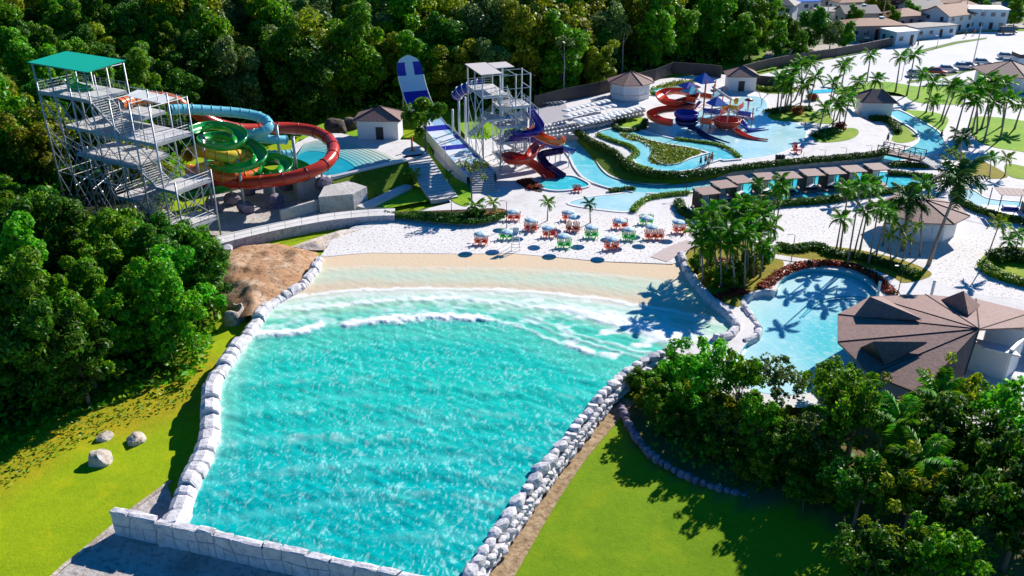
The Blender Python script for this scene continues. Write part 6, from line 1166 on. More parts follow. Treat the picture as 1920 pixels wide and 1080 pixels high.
# --- big brown roof building
bz = 3.2
def big_roof():
    t = thing('pavilion', 'large building with a sprawling faceted brown tiled roof beside the lagoon', 'pavilion', at(1740, 680, 0)); C_ = at(1836, 617, 6.2)
    E = [at(1571, 590, bz), at(1571, 641, bz), at(1634, 702, bz), at(1725, 738, bz+0.2), at(1808, 704, bz)]
    E2 = [at(1572, 588, bz+0.02), at(1631, 556, bz), at(1735, 552, bz), at(1830, 560, bz), at(1935, 586, bz), at(2030, 640, bz)]
    def facet(P, name='roof_face', mat='roof', dz=0.0):
        mb = MB(); P = [Vector(p)+Vector((0, 0, dz)) for p in P]; n = len(P); a, b, c = P[0], P[1], P[2]; nn = (b-a).cross(c-a)
        if nn.z < 0: P = list(reversed(P))
        mb.add(P+[p-Vector((0, 0, 0.18)) for p in P], [tuple(range(n)), tuple(reversed(range(n, 2*n)))]+[(i, n+i, n+(i+1) % n, (i+1) % n) for i in range(n)]); return mb.build(name, M[mat], t)
    for i in range(len(E)-1): facet([C_, E[i], E[i+1]])
    facet([C_, E2[1], E2[0]]); facet([C_, E2[2], E2[1]]); facet([C_, E2[3], E2[2]]); facet([C_, E2[4], E2[3]]); facet([C_, at(1940, 613, bz+0.6), E2[4]])
    mb = MB()
    for e in E+E2[1:5]: mb.tube([C_+Vector((0, 0, 0.02)), e+Vector((0, 0, 0.02))], 0.06, 4)
    mb.build('ridge_cap', M['roof_dark'], t)
    # upturned gables
    def gable(a, b, apex, back):
        a, b, apex, back = map(Vector, (a, b, apex, back)); mb = MB(); mb.add([a, b, apex, back], [(0, 2, 3), (2, 1, 3)]); mb.add([a, b, apex], [(0, 1, 2)], 1); mb.add([p-Vector((0,0,0.15)) for p in (a, b, apex, back)], [(3, 2, 0), (3, 1, 2)]); mb.build('gable', [M['roof'], M['dark']], t)  # dark triangle stands in for the shade inside the open gable end
    gable(at(1600, 594, 3.6), at(1656, 558, 3.7), at(1631, 556, 5.5), at(1730, 598, 5.4))
    gable(at(1764, 562, 3.7), at(1840, 574, 3.7), at(1807, 545, 6.5), at(1816, 590, 5.5))
    gable(at(1659, 684, 3.7), at(1612, 652, 3.6), at(1638, 640, 5.5), at(1740, 641, 5.4))
    # white back house walls under the eaves
    for (x0, y0, x1, y1, z0, z1) in ((1812,690,1880,712,0,3.0),(1880,712,1902,690,0,3.4),(1840,650,1960,668,0,2.6)):
        a, b = at(x0, y0, 0), at(x1, y1, 0); u = (b-a); L = u.length; u.normalize(); nn = Vector((-u.y, u.x, 0)); mb = MB(); mb.obox((a+b)/2+Vector((0,0,(z0+z1)/2)), u*L/2, nn*0.16, (0, 0, (z1-z0)/2)); mb.build('wall', M['white'], t)
    for (x, y) in ((1600,640),(1640,690),(1720,728),(1640,580),(1740,580)):
        p = at(x, y, 0); MB().beam((p.x, p.y, -0.2), (p.x, p.y, bz+0.3), 0.16, n=8).build('column', M['white'], t)
    a = at(1838, 645, 3.0); b = at(1905, 660, 3.0); mb = MB(); mb.obox((a+b)/2, (b-a)/2, Vector((0, 0.9, 0)), (0, 0, 0.1)); mb.build('terrace_slab', M['white'], t)
big_roof()
t = poly_hut('low brown roofed pavilion at the photo edge beyond the palm lawn', 1885, 160, 0.0, 6.4, 3.2, 2.2, 6, 0.5, 1.2, (3, 4), band=False)
# little block building by the car park
p = at(1915, 130, -0.2); t = thing('hut', 'small pale blue block with a dark flat top at the edge of the car park', 'hut', p); MB().box((p.x, p.y, 1.3), (4, 3.4, 3)).build('wall', M['w_blue'], t); MB().box((p.x, p.y, 3.2), (4.4, 3.8, 0.9)).build('roof', M['dark'], t)
# ------------------------------------------------------------------ fence panels, boundary wall
def panel_wall(name, label, px, z, h, mat, step, cat='fence', th=0.12, zf=None):
    P = resample([at(x, y, z) for x, y in px], step); t = thing(name, label, cat, P[0])
    for a, b in zip(P, P[1:]):
        u = (b-a); L = u.length; u.normalize(); nn = Vector((-u.y, u.x, 0)); mb = MB(); mb.obox((a+b)/2+Vector((0, 0, h/2)), u*(L/2-0.04), nn*th/2, (0, 0, h/2)); mb.build('panel', M[mat], t)
        MB().beam(a-Vector((0, 0, 0.3)), a+Vector((0, 0, h+0.12)), 0.09, n=5).build('post', M['dark'], t)
panel_wall('dark_fence', 'long dark fence between the wood and the lounger deck', [(1002,204),(1060,190),(1120,178),(1165,166),(1228,152),(1262,138)], Z1, 2.6, 'dark', 3.0)
panel_wall('dark_fence', 'dark fence behind the play structure and square hut', [(1262,138),(1330,143),(1352,146)], Z1, 2.6, 'dark', 3.0)
panel_wall('dark_fence', 'dark fence with posts beside the hut corner hedge', [(1414,162),(1442,165),(1474,163)], Z1, 2.4, 'dark', 3.0)
panel_wall('boundary_wall', 'dark boundary wall along the inner edge of the car park', [(1370,146),(1440,128),(1500,116),(1560,108),(1620,97),(1672,86)], -0.2, 2.2, 'dark', 5.0, 'wall', 0.25)
# white ramp building edge between wall and road
# ------------------------------------------------------------------ beach chairs and parasols
def fan_chair(mat, label, loc, rz, group):
    t = thing('beach_chair', label, 'chair', loc, rz, group)
    mb = MB(); mb.add([(-0.27,-0.30,0.36),(0.27,-0.30,0.36),(0.25,0.28,0.26),(-0.25,0.28,0.26),(-0.27,-0.30,0.31),(0.27,-0.30,0.31),(0.25,0.28,0.21),(-0.25,0.28,0.21)], [(0,1,2,3),(7,6,5,4),(0,4,5,1),(1,5,6,2),(2,6,7,3),(3,7,4,0)]); mb.build('seat', mat, t, origin=(0,0,0))
    for k in range(-2, 3):
        mb = MB(); h = 0.80-0.07*k*k*0.5; mb.obox((k*0.115+k*0.02, 0.42, 0.24+h/2), (0.052, 0, 0), (0, 0.016, 0), (k*0.045, 0.16, h/2)); mb.build('back_slat', mat, t, origin=(0,0,0))
    for s in (-1, 1):
        MB().box((s*0.34, -0.02, 0.55), (0.13, 0.72, 0.03)).build('armrest', mat, t, origin=(0,0,0)); MB().box((s*0.31, -0.31, 0.27), (0.05, 0.10, 0.54)).build('leg', mat, t, origin=(0,0,0)); MB().obox((s*0.29, 0.22, 0.26), (0.025, 0, 0), (0, 0.40, -0.10), (0, 0.02, 0.06)).build('leg', mat, t, origin=(0,0,0))
    return t
def parasol(label, loc, group, R=1.0, H=2.0, mats=None, nseg=16, name='beach_umbrella'):
    t = thing(name, label, 'umbrella', loc, 0, group); MB().beam((0,0,-0.1), (0,0,H+0.08), 0.025, n=6).build('pole', M['white'], t, origin=(0,0,0))
    mb = MB(); V = [(0,0,H)]
    for j, (r, z) in enumerate(((0.4, -0.06), (0.75, -0.18), (1.0, -0.32), (1.0, -0.42))):
        for k in range(nseg): a = 6.2832*k/nseg; rr = r*R*(1.0 if k % 2 == 0 else 0.985); V.append((rr*math.cos(a), rr*math.sin(a), H+z*R))
    F = [(0, 1+k, 1+(k+1) % nseg) for k in range(nseg)]; m_ = [(k//2) % 2 for k in range(nseg)]
    for j in range(3):
        for k in range(nseg): F.append((1+j*nseg+k, 1+(j+1)*nseg+k, 1+(j+1)*nseg+(k+1) % nseg, 1+j*nseg+(k+1) % nseg)); m_.append((k//2) % 2)
    mb.v = V; mb.f = F; mb.m = m_; mb.build('canopy', mats, t, True, origin=(0,0,0)); return t
umb = [(160,388,'o',2,(145,195),465),(410,222,'o',2,(390,438),285),(362,375,'g',2,(333,390),425),(533,285,'o',2,(517,563),360),(678,345,'o',2,(655,705),410),(785,405,'g',2,(765,815),488),(828,228,'o',1,(803,),285),(868,262,'o',2,(830,880),368),(990,340,'g',2,(970,1018),415),(1145,425,'o',2,(1118,1168),505),(1210,290,'o',2,(1180,1240),345),(1275,357,'g',2,(1250,1297),432),(1405,270,'g',2,(1378,1430),312),(1448,335,'o',3,(1418,1467,1508),425),(1645,300,'o',2,(1630,1675),378)]
pc = []
for (cx, cy, c, n, chs, by) in umb: pc.append((860+cx/4, 340+cy/4, c, [860+x/4 for x in chs], 340+by/4))
CP = {'o': fan_chair(M['ch_orange'], 'x', (0, 0, -50), 0, 'fan backed chairs on the sand'), 'g': fan_chair(M['ch_green'], 'x', (0, 0, -50), 0, 'fan backed chairs on the sand')}
UP = parasol('x', (0, 0, -50), 'striped parasols on the sand', 0.86, 2.15, [M['umb_blue'], M['umb_white']])
used = {'o': False, 'g': False}; upu = False
pc.sort(key=lambda q: q[0]); rr_ = random.Random(2)
for i, (ux, uy, c, chs, cy) in enumerate(pc):
    b = at(ux, uy, 1.92); u = UP if not upu else copy_tree(UP); upu = True; u.location = (b.x, b.y, 0); u.rotation_euler = (rr_.uniform(-0.05, 0.05), rr_.uniform(-0.05, 0.05), rr_.uniform(0, 1)); cn = {'o': 'orange', 'g': 'green'}[c]
    u['label'] = 'blue and white striped parasol over %s chairs, %s from the left on the beach' % (cn, nth(i))
    for j, x in enumerate(chs):
        p = at(x, cy, 0); ch = CP[c] if not used[c] else copy_tree(CP[c]); used[c] = True; ch.location = (p.x, p.y-0.45, 0.01); ch.rotation_euler = (0, 0, (0.12 if j == 0 else -0.12)+rr_.uniform(-0.1, 0.1)); ch.scale = (1.22,)*3
        ch['label'] = '%s fan backed chair, %s of those under the %s parasol from the left' % (cn, ('left','right','third')[j] if len(chs) == 2 else ('only','middle','last')[j] if len(chs) == 3 and j else 'first' if len(chs) == 3 else 'only', nth(i))
# lifeguard stand
p = at(967, 466, 0); t = thing('lifeguard_chair', 'tall white lifeguard chair with a ladder at the edge of the wet sand', 'lifeguard chair', p); k = 0.55
for sx in (-1, 1):
    for sy in (-1, 1): MB().beam((p.x+sx*0.55, p.y+sy*0.6, 0), (p.x+sx*0.4, p.y+sy*0.35, 1.9), 0.045, n=5).build('leg', M['white'], t)
    MB().box((p.x+sx*0.38, p.y, 2.2), (0.07, 0.7, 0.06)).build('armrest', M['white'], t)
MB().box((p.x, p.y, 1.9), (0.85, 0.75, 0.07)).build('seat', M['white'], t); MB().box((p.x, p.y+0.36, 2.35), (0.8, 0.06, 0.85)).build('backrest', M['paneblue'], t)
for z in (0.4, 0.8, 1.2, 1.6): MB().box((p.x, p.y-0.60+z*0.12, z), (0.95, 0.06, 0.06)).build('rung', M['white'], t)
# ------------------------------------------------------------------ sun deck: white parasols and loungers
WU = parasol('x', (0, 0, -50), 'white parasols on the sun deck', 0.92, 2.1, [M['umb_white'], M['umb_white']], 8, 'sun_umbrella')
rows_ = [((1062,206),(1136,188),9,'back'),((1064,216),(1148,197),9,'second'),((1082,224),(1203,201),13,'third'),((1094,229),(1176,209),9,'fourth')]
first = True
for (a, b, n, rn) in rows_:
    for i in range(n):
        q = at(a[0]+(b[0]-a[0])*i/(n-1), a[1]+(b[1]-a[1])*i/(n-1), Z1+1.9); u = WU if first else copy_tree(WU); first = False; u.location = (q.x, q.y, Z1); u.rotation_euler = (0, 0, rr_.random()); u['label'] = 'white parasol on the sun deck, %s from the left in the %s row' % (nth(i), rn)
def lounger():
    t = thing('sun_lounger', 'x', 'sun lounger', (0, 0, -50), 0, 'sun loungers on the deck'); mb = MB(); mb.box((0, -0.35, 0.27), (0.66, 1.25, 0.06)); mb.build('frame', M['white'], t, origin=(0,0,0))
    MB().box((0, -0.35, 0.34), (0.60, 1.2, 0.08)).build('mattress', M['umb_white'], t, origin=(0,0,0)); MB().obox((0, 0.55, 0.52), (0.30, 0, 0), (0, 0.35, 0.23), (0, -0.03, 0.05)).build('backrest', M['umb_white'], t, origin=(0,0,0))
    for sx in (-1, 1):
        for y in (-0.85, 0.2): MB().box((sx*0.28, y, 0.12), (0.05, 0.05, 0.24)).build('leg', M['white'], t, origin=(0,0,0))
    return t
LG = lounger(); first = True
lr = [((1018,240),(1060,231),7,'behind the flumes'),((1014,246),(1085,233),11,'along the front of the deck'),((1022,252),(1090,240),10,'on the lower edge of the deck'),((1030,258),(1066,252),6,'nearest the lazy river'),((1098,236),(1150,226),9,'before the fourth parasol row'),((1092,244),(1148,233),9,'beside the clipped hedge'),((1152,226),(1206,214),9,'near the hedge end of the deck'),((1156,218),(1208,207),8,'under the third parasol row'),((1112,190),(1138,183),5,'by the round pavilion'),((1020,196),(1056,192),6,'along the dark fence')]
for (a, b, n, where) in lr:
    for i in range(n):
        q = at(a[0]+(b[0]-a[0])*i/(n-1), a[1]+(b[1]-a[1])*i/(n-1), Z1+0.2); u = LG if first else copy_tree(LG); first = False; u.location = (q.x, q.y, Z1); u.rotation_euler = (0, 0, 2.75+rr_.uniform(-0.08, 0.08)); u['label'] = 'white sun lounger %s, %s from the left' % (where, nth(i))
mb = MB(); mb.prism([tuple(at(x, y, Z1))[:2] for x, y in ((1004,206),(1060,194),(1064,205),(1066,222),(1010,236))], Z1-0.05, Z1+0.02); o = mb.build('deck_paving', plain('grey_deck', (0.36, 0.34, 0.36), 0.85, 0.15, 1)); o['kind'] = 'structure'
# ------------------------------------------------------------------ cabanas in the pool
def cabana():
    t = thing('cabana', 'x', 'cabana', (0, 0, -50), 0, 'cabanas in the shallow pool'); Z = (0, 0, 0); w_, d, h = 2.9, 2.7, 2.5
    MB().box((0, 0, 0.18), (w_+0.1, d+0.1, 0.28)).build('deck', M['woodred'], t, origin=Z)
    for sx in (-1, 1):
        for sy in (-1, 1): MB().box((sx*w_*0.47, sy*d*0.46, h/2+0.3), (0.12, 0.12, h)).build('post', M['wood'], t, origin=Z)
    for k in range(7): MB().box((-w_*0.5+0.26+k*(w_-0.1)/7*1.0, 0, h+0.36), ((w_+0.3)/7-0.03, d+0.5, 0.09)).build('roof_board', M['woodred'], t, origin=Z)
    for sy in (-1, 1): MB().box((0, sy*d*0.53, h+0.26), (w_+0.2, 0.10, 0.12)).build('roof_beam', M['wood'], t, origin=Z)
    for sx in (-1,): MB().box((sx*w_*0.50, 0, h*0.55+0.3), (0.08, d*0.9, h*0.88)).build('curtain', M['wood'], t, origin=Z)
    MB().box((0.5, d*0.49, h*0.5+0.3), (w_*0.5, 0.06, h*0.85)).build('curtain', M['umb_white'], t, origin=Z)
    b = MB().box((0.1, 0.2, 0.50), (1.9, 1.4, 0.34)).build('day_bed', M['dark'], t, origin=Z); MB().box((0.1, 0.2, 0.72), (1.8, 1.3, 0.10)).build('cushion', M['umb_white'], b, origin=Z)
    MB().box((0.9, -d*0.5-0.55, 0.2), (1.0, 0.8, 0.12)).build('step', M['paving'], t, origin=Z); return t
CB = cabana(); first = True
for i, (x, y) in enumerate(((1325,357),(1357,345),(1388,336),(1436,330),(1480,328),(1522,323),(1562,320),(1601,316),(1644,312))):
    q = at(x, y, 2.9); u = CB if first else copy_tree(CB); first = False; u.location = (q.x, q.y, 0.0); u.rotation_euler = (0, 0, 0.16 if i > 2 else 0.30); u['label'] = 'dark wooden cabana with a flat board roof, %s from the left along the cabana pool' % nth(i)
for i, (x, y) in enumerate(((1424,352),(1505,350),(1540,348),(1583,344),(1622,340),(1380,372),(1345,385),(1460,358))):
    q = at(x, y, 0.1); mb = MB(); mb.box((q.x, q.y, 0.12), (1.5, 1.0, 0.16), 0.3); o = mb.build('stepping_slab', M['paving']); tag(o, 'pale square slab in the cabana pool water, %s from the left' % nth(sorted((1424,1505,1540,1583,1622,1380,1345,1460)).index(x)), 'slab', 'stepping slabs in the cabana pool')
# pergola on the corner pool
p = at(1884, 398, 0); t = thing('pergola', 'dark framed pergola with a slatted roof over blue seating in the corner pool', 'pergola', p)
MB().box((p.x, p.y, 0.2), (5.6, 3.4, 0.25), -0.2).build('deck', M['white'], t)
for sx in (-1, 1):
    for sy in (-1, 1): MB().box((p.x+sx*2.0+0.4, p.y+sy*1.4-sx*0.4, 1.6), (0.1, 0.1, 3.0)).build('post', M['dark'], t)
for k in range(6): MB().box((p.x-1.4+k*0.72, p.y+0.2-k*0.14, 3.12), (0.6, 3.2, 0.06), -0.2).build('roof_slat', M['woodred'], t)
MB().box((p.x+0.8, p.y+0.3, 0.6), (2.0, 0.9, 0.5), -0.2).build('sofa', M['laneblue'], t)
MB().box((p.x+2.3, p.y-0.5, 0.9), (0.3, 2.2, 1.4), -0.2).build('screen', M['dark'], t)
mb = MB(); a, b = at(1738, 356, 0), at(1770, 330, 0); u = b-a; mb.obox((a+b)/2+Vector((0,0,0.5)), u/2, Vector((-u.y,u.x,0)).normalized()*0.2, (0,0,0.55)); o = mb.build('planter_wall', M['roof_dark']); tag(o, 'dark brown tiled wall at the end of the cabana pool', 'wall')
# ------------------------------------------------------------------ footbridge
A, B = at(1650, 281, 1.3), at(1730, 297, 1.3); u = (B-A); L = u.length; u.normalize(); s = Vector((-u.y, u.x, 0)); t = thing('footbridge', 'dark wooden footbridge with cross braced railings over the lazy river', 'footbridge', A)
n = int(L/0.32); me = MB().obox((0,0,0), u*0.145, s*1.3, (0,0,0.05)).mesh('plank', M['woodred'])
for i in range(n): link('plank', me, t, A+u*(i+0.5)*L/n-A)
for e in (-1, 1):
    MB().obox((A+B)/2+s*e*1.25+Vector((0,0,-0.2)), u*L/2, s*0.08, (0,0,0.14)).build('beam', M['wood'], t)
    m = 4; MB().beam(A+s*e*1.25+Vector((0,0,1.1)), B+s*e*1.25+Vector((0,0,1.1)), 0.06, n=4).build('handrail', M['wood'], t)
    for i in range(m+1): q = A+u*L*i/m+s*e*1.25; MB().beam(q, q+Vector((0,0,1.2)), 0.08, n=4).build('railing_post', M['wood'], t)
    for i in range(m): q, r = A+u*L*i/m+s*e*1.25, A+u*L*(i+1)/m+s*e*1.25; MB().beam(q+Vector((0,0,0.1)), r+Vector((0,0,1.0)), 0.035, n=4).beam(q+Vector((0,0,1.0)), r+Vector((0,0,0.1)), 0.035, n=4).build('cross_brace', M['wood'], t)
# ------------------------------------------------------------------ play structure in the splash pool
c0 = at(1330, 225, Z1); t = thing('play_structure', 'multi level water play structure with red poles, nets and blue roofs in the splash pool', 'play structure', c0)
rp = plain('red_pole', (0.55, 0.10, 0.05), 0.4); pm = [((1316,238),150),((1331,240),158),((1347,236),192),((1366,222),182),((1300,226),160),((1352,214),165),((1336,210),150),((1318,206),147),((1305,205),160),((1374,236),205),((1383,222),196),((1362,240),205),((1290,222),172),((1395,232),204),((1408,240),202)]
for (b_, ty) in pm: q = at(*b_, Z1); MB().beam((q.x, q.y, Z1-0.1), (q.x, q.y, top_z(q, ty)), 0.10, n=7).build('post', rp if b_[0] % 3 else M['whitesteel'], t, True)
def pl(pts, z, nm='platform', mat='white'): MB().prism([tuple(at(x, y, z))[:2] for x, y in pts], z-0.15, z).build(nm, M[mat], t)
pl([(1312,182),(1334,186),(1350,176),(1330,172)], 4.6); pl([(1318,212),(1350,216),(1368,206),(1338,200)], 3.4); pl([(1286,190),(1304,194),(1312,186),(1296,182)], 5.0); pl([(1352,204),(1384,208),(1394,200),(1364,196)], 3.6, 'platform', 'paneblue'); pl([(1380,216),(1408,220),(1414,212),(1388,209)], 2.6); pl([(1312,230),(1334,233),(1342,224),(1322,222)], 2.8, 'platform', 'ch_red')
for nm, x, y, z, w_, h, mat in (('roof',1320,152,7.4,2.6,1.6,'blue_roof'),('roof',1344,194,5.6,2.3,1.3,'blue_roof'),('roof',1296,172,6.2,2.4,1.2,'sl_cyan'),('roof',1292,161,6.9,2.6,0.8,'sl_blue')):
    q = at(x, y, z); mb = MB(); hip_roof(mb, (q.x, q.y), w_, w_, 0.4, z, z+h, 0.25, 0); mb.build(nm, M[mat], t)
for (x0, y0, z0, x1, y1, z1) in ((1305,200,3.0,1335,207,3.0),(1335,207,4.8,1352,201,4.8),(1318,196,4.9,1336,200,4.9),(1348,214,3.8,1366,210,3.8),(1366,210,4.4,1384,214,4.4),(1384,214,3.0,1408,220,3.0),(1316,220,2.6,1331,224,2.6),(1331,224,4.2,1347,219,4.2),(1300,206,5.4,1318,196,5.4),(1362,225,2.4,1383,220,2.4)): MB().beam(at(x0,y0,z0), at(x1,y1,z1), 0.05, n=5).build('rail', rp, t)
MB().obox((at(1336,163,6.6)+at(1372,187,4.6))/2, (at(1372,187,4.6)-at(1336,163,6.6))/2, (0.0,0.3,0.0), (0.1,0,0.15)).build('trough', M['beige'], t)
for k in range(14):                      # climbing nets and rungs between the poles
    x0 = 1304+k*6; MB().beam(at(x0, 214-(k % 3)*6, 3.2), at(x0+9, 208-(k % 3)*6, 4.9), 0.03, n=4).beam(at(x0+9, 214-(k % 3)*6, 3.2), at(x0, 208-(k % 3)*6, 4.9), 0.03, n=4).build('net', M['white'] if k % 2 else M['sl_cyan'], t)
q = at(1380, 190, 4.6); MB().lathe([(0.3,-0.5),(0.55,0.5),(0.5,0.5),(0.2,-0.4)], 10, q).build('tipping_bucket', M['sl_yellow'], t, True)
def bowl(nm, x, y, z, R, h, mat, cut=1.0):
    q = at(x, y, z); n = 20; MB().lathe([(R*0.25,0),(R*0.8,0.08),(R*0.97,h*0.5),(R,h),(R*1.06,h),(R*1.03,h*0.45),(R*0.84,-0.06)], n, q).build(nm, M[mat], t, True)
bowl('slide_bowl', 1362, 236, 1.5, 2.35, 1.25, 'play_red'); bowl('slide_bowl', 1286, 221, 3.0, 2.1, 1.0, 'sl_blue'); bowl('slide_bowl', 1287, 233, 2.0, 2.0, 0.9, 'sl_navy')
def kidslide(label, pts, R, mat, arc=190): return channel('play_slide', label, pz(pts), R, M[mat], 'water slide', False, arc, ring=2.0, seg_len=0.4)
for (x0, y0, x1, y1, z, m_) in ((1312,182,1334,186,4.6,'play_red'),(1318,212,1350,216,3.4,'blue_roof'),(1350,216,1368,206,3.4,'play_red'),(1286,190,1304,194,5.0,'play_red'),(1352,204,1384,208,3.6,'sl_yellow'),(1384,208,1394,200,3.6,'play_red'),(1380,216,1408,220,2.6,'blue_roof'),(1312,230,1334,233,2.8,'play_red'),(1334,186,1350,176,4.6,'sl_cyan')):
    A, B = at(x0, y0, z), at(x1, y1, z); u = B-A; MB().obox((A+B)/2+Vector((0, 0, 0.5)), u*0.48, Vector((-u.y, u.x, 0)).normalized()*0.04, (0, 0, 0.45)).build('guard_panel', M[m_], t)
kidslide('steep red flume dropping from the tall blue roofed deck', [(1328,178,5.0),(1342,184,4.2),(1356,192,3.2),(1372,202,2.3),(1392,214,1.5),(1408,224,1.15)], 0.55, 'play_red')
kidslide('red flume spiralling round the upper side of the play structure', [(1302,176,6.4),(1285,169,6.2),(1258,167,6.0),(1239,175,5.8),(1248,186,5.5),(1272,189,5.2),(1293,184,4.9),(1296,194,4.6),(1270,199,4.2),(1240,203,3.9),(1222,212,3.5),(1236,222,3.2),(1262,227,2.9)], 0.9, 'play_red')
kidslide('dark blue slide running out of the stacked bowls into the shallow pool', [(1292,236,2.3),(1304,240,2.0),(1318,250,1.6),(1340,260,1.25),(1364,269,1.1)], 0.55, 'sl_navy')
kidslide('red slide running out of the big red bowl', [(1376,240,1.9),(1395,252,1.5),(1415,259,1.25),(1440,263,1.12)], 0.55, 'play_red')
kidslide('blue slide with a patterned side beside the red bowl', [(1388,224,2.8),(1398,236,2.0),(1410,242,1.4),(1438,241,1.12)], 0.5, 'blue_roof')
kidslide('short steep blue slide in the middle of the play structure', [(1312,188,4.6),(1304,196,3.9),(1296,206,3.3)], 0.5, 'blue_roof')
q = at(1401, 214, Z1); t = thing('spray_mushroom', 'pale column with a dark red mushroom top in the splash pool', 'water toy', q); zt = top_z(q, 188); MB().beam(q, (q.x, q.y, zt), 0.18, n=8).build('column', M['white'], t, True); MB().lathe([(0.05,0.4),(0.5,0.3),(0.85,0),(0.8,-0.05),(0.1,-0.05)], 14, (q.x, q.y, zt)).build('cap', plain('maroon', (0.25,0.04,0.05), 0.4), t, True)
q = at(1427, 200, Z1); t = thing('spray_flower', 'thin flower shaped sprayer with two round heads in the splash pool', 'water toy', q)
for dx, zt in ((-0.9, 3.0), (1.0, 2.5)): MB().tube([q, q+Vector((dx*0.1,0,1.4)), q+Vector((dx,0,zt))], 0.06, 6).build('stem', M['steel'], t); MB().lathe([(0.02,-0.12),(0.3,0),(0.02,0.12)], 10, q+Vector((dx,0,zt))).build('spray_head', plain('maroon', (0.25,0.04,0.05), 0.4), t, True)
# ------------------------------------------------------------------ lamps and poles
def lamp(label, bx, by, ty, z=0.0, r=0.05, mat='dark', head='arm'):
    p = at(bx, by, z); h = top_z(p, ty)-z; t = thing('street_lamp', label, 'lamp post', p); MB().beam((p.x,p.y,z-0.1), (p.x,p.y,z+h), r*1.2, r*0.8, 7).build('pole', M[mat], t, True)
    if head == 'arm': MB().tube([(p.x,p.y,z+h),(p.x-0.3,p.y,z+h+0.15),(p.x-0.7,p.y,z+h+0.15)], r*0.6, 5).build('arm', M[mat], t); MB().box((p.x-0.8,p.y,z+h+0.12), (0.4,0.2,0.08)).build('lamp_head', M['steel'], t)
    elif head == 'flood':
        for k in (-1, 0, 1): MB().box((p.x+k*0.7,p.y-0.15,z+h-0.1), (0.5,0.2,0.4)).build('floodlight', M['steel'], t)
        MB().box((p.x,p.y,z+h-0.1), (2.2,0.08,0.08)).build('crossbar', M[mat], t)
    return t
lamp('white lamp post between the stepped walk and the slalom lane', 836, 314, 266, 0.1, 0.07, 'white'); lamp('dark lamp post at the lower end of the stepped walk', 847, 408, 371); lamp('dark pole with a small lamp among the parasols', 950, 428, 378, 0); lamp('dark lamp post on the strip beside the garden path', 1483, 492, 441); lamp('dark lamp post at the lagoon end of the garden path', 1684, 548, 500)
lamp('very tall floodlight mast in the middle of the car park', 1823, 124, 18, -0.2, 0.12, 'steel', 'flood'); lamp('dark lamp post at the river side of the first cabana', 1286, 365, 331); lamp('dark lamp post on the river bank before the second cabana', 1320, 347, 321); lamp('dark lamp post on the river bank before the third cabana', 1362, 341, 315); lamp('dark lamp post under the footbridge end', 1683, 319, 286); lamp('lamp post on the verge of the car park road', 1756, 90, 68, -0.2, 0.07, 'steel'); lamp('lamp post behind the pair of palms by the car park', 1690, 150, 92, -0.2, 0.07, 'steel')
for i, (x, y) in enumerate(((1545,300),(1585,296),(1505,304),(1632,292))): lamp('small path lamp on the slope under the hedge, %s from the left' % nth((1,2,0,3)[i]), x, y, y-18, 0.2, 0.04)
p = at(773, 282, Z3); o = MB().lathe([(0.45,0),(0.45,0.1),(0.16,0.12),(0.14,2.2),(0.02,2.3)], 10, p).build('shower_post', M['sl_orange'], None, True); tag(o, 'orange shower post on the terrace next to the square hut', 'shower')
# ------------------------------------------------------------------ people (far away, each a continuous figure)
def figure():
    mb = MB(); me = bpy.data.meshes.new('body'); V = [(0,0,0.92),(0,0,1.15),(0,0,1.38),(0,0,1.50),(0,0,1.60),(0,0,1.72),(0.10,0,0.88),(0.13,-0.10,0.48),(0.14,0.02,0.06),(0.15,-0.12,0.03),(-0.10,0,0.88),(-0.12,0.12,0.48),(-0.12,0.22,0.08),(-0.13,0.10,0.03),(0.20,0,1.38),(0.27,0.04,1.10),(0.26,-0.12,0.88),(-0.20,0,1.38),(-0.27,-0.04,1.10),(-0.26,-0.18,0.90)]
    E = [(0,1),(1,2),(2,3),(3,4),(4,5),(0,6),(6,7),(7,8),(8,9),(0,10),(10,11),(11,12),(12,13),(2,14),(14,15),(15,16),(2,17),(17,18),(18,19)]; R_ = [.14,.13,.15,.06,.09,.085,.09,.065,.045,.04,.09,.065,.045,.04,.06,.045,.035,.06,.045,.035]
    me.from_pydata(V, E, []); o = bpy.data.objects.new('body', me); C.objects.link(o); o.modifiers.new('skin', 'SKIN'); 
    for i, v in enumerate(me.skin_vertices[0].data): v.radius = (R_[i], R_[i]); v.use_root = i == 0
    ss = o.modifiers.new('sub', 'SUBSURF'); ss.levels = 1; bpy.context.view_layer.update(); m = bpy.data.meshes.new_from_object(o.evaluated_get(bpy.context.evaluated_depsgraph_get())); bpy.data.objects.remove(o); m.name = 'body'; return m
FM = figure()
def cloth(z0, z1, rx, ry): return MB().lathe([(rx*0.97, z0), (rx, (z0+z1)/2), (rx*0.92, z1)], 10)
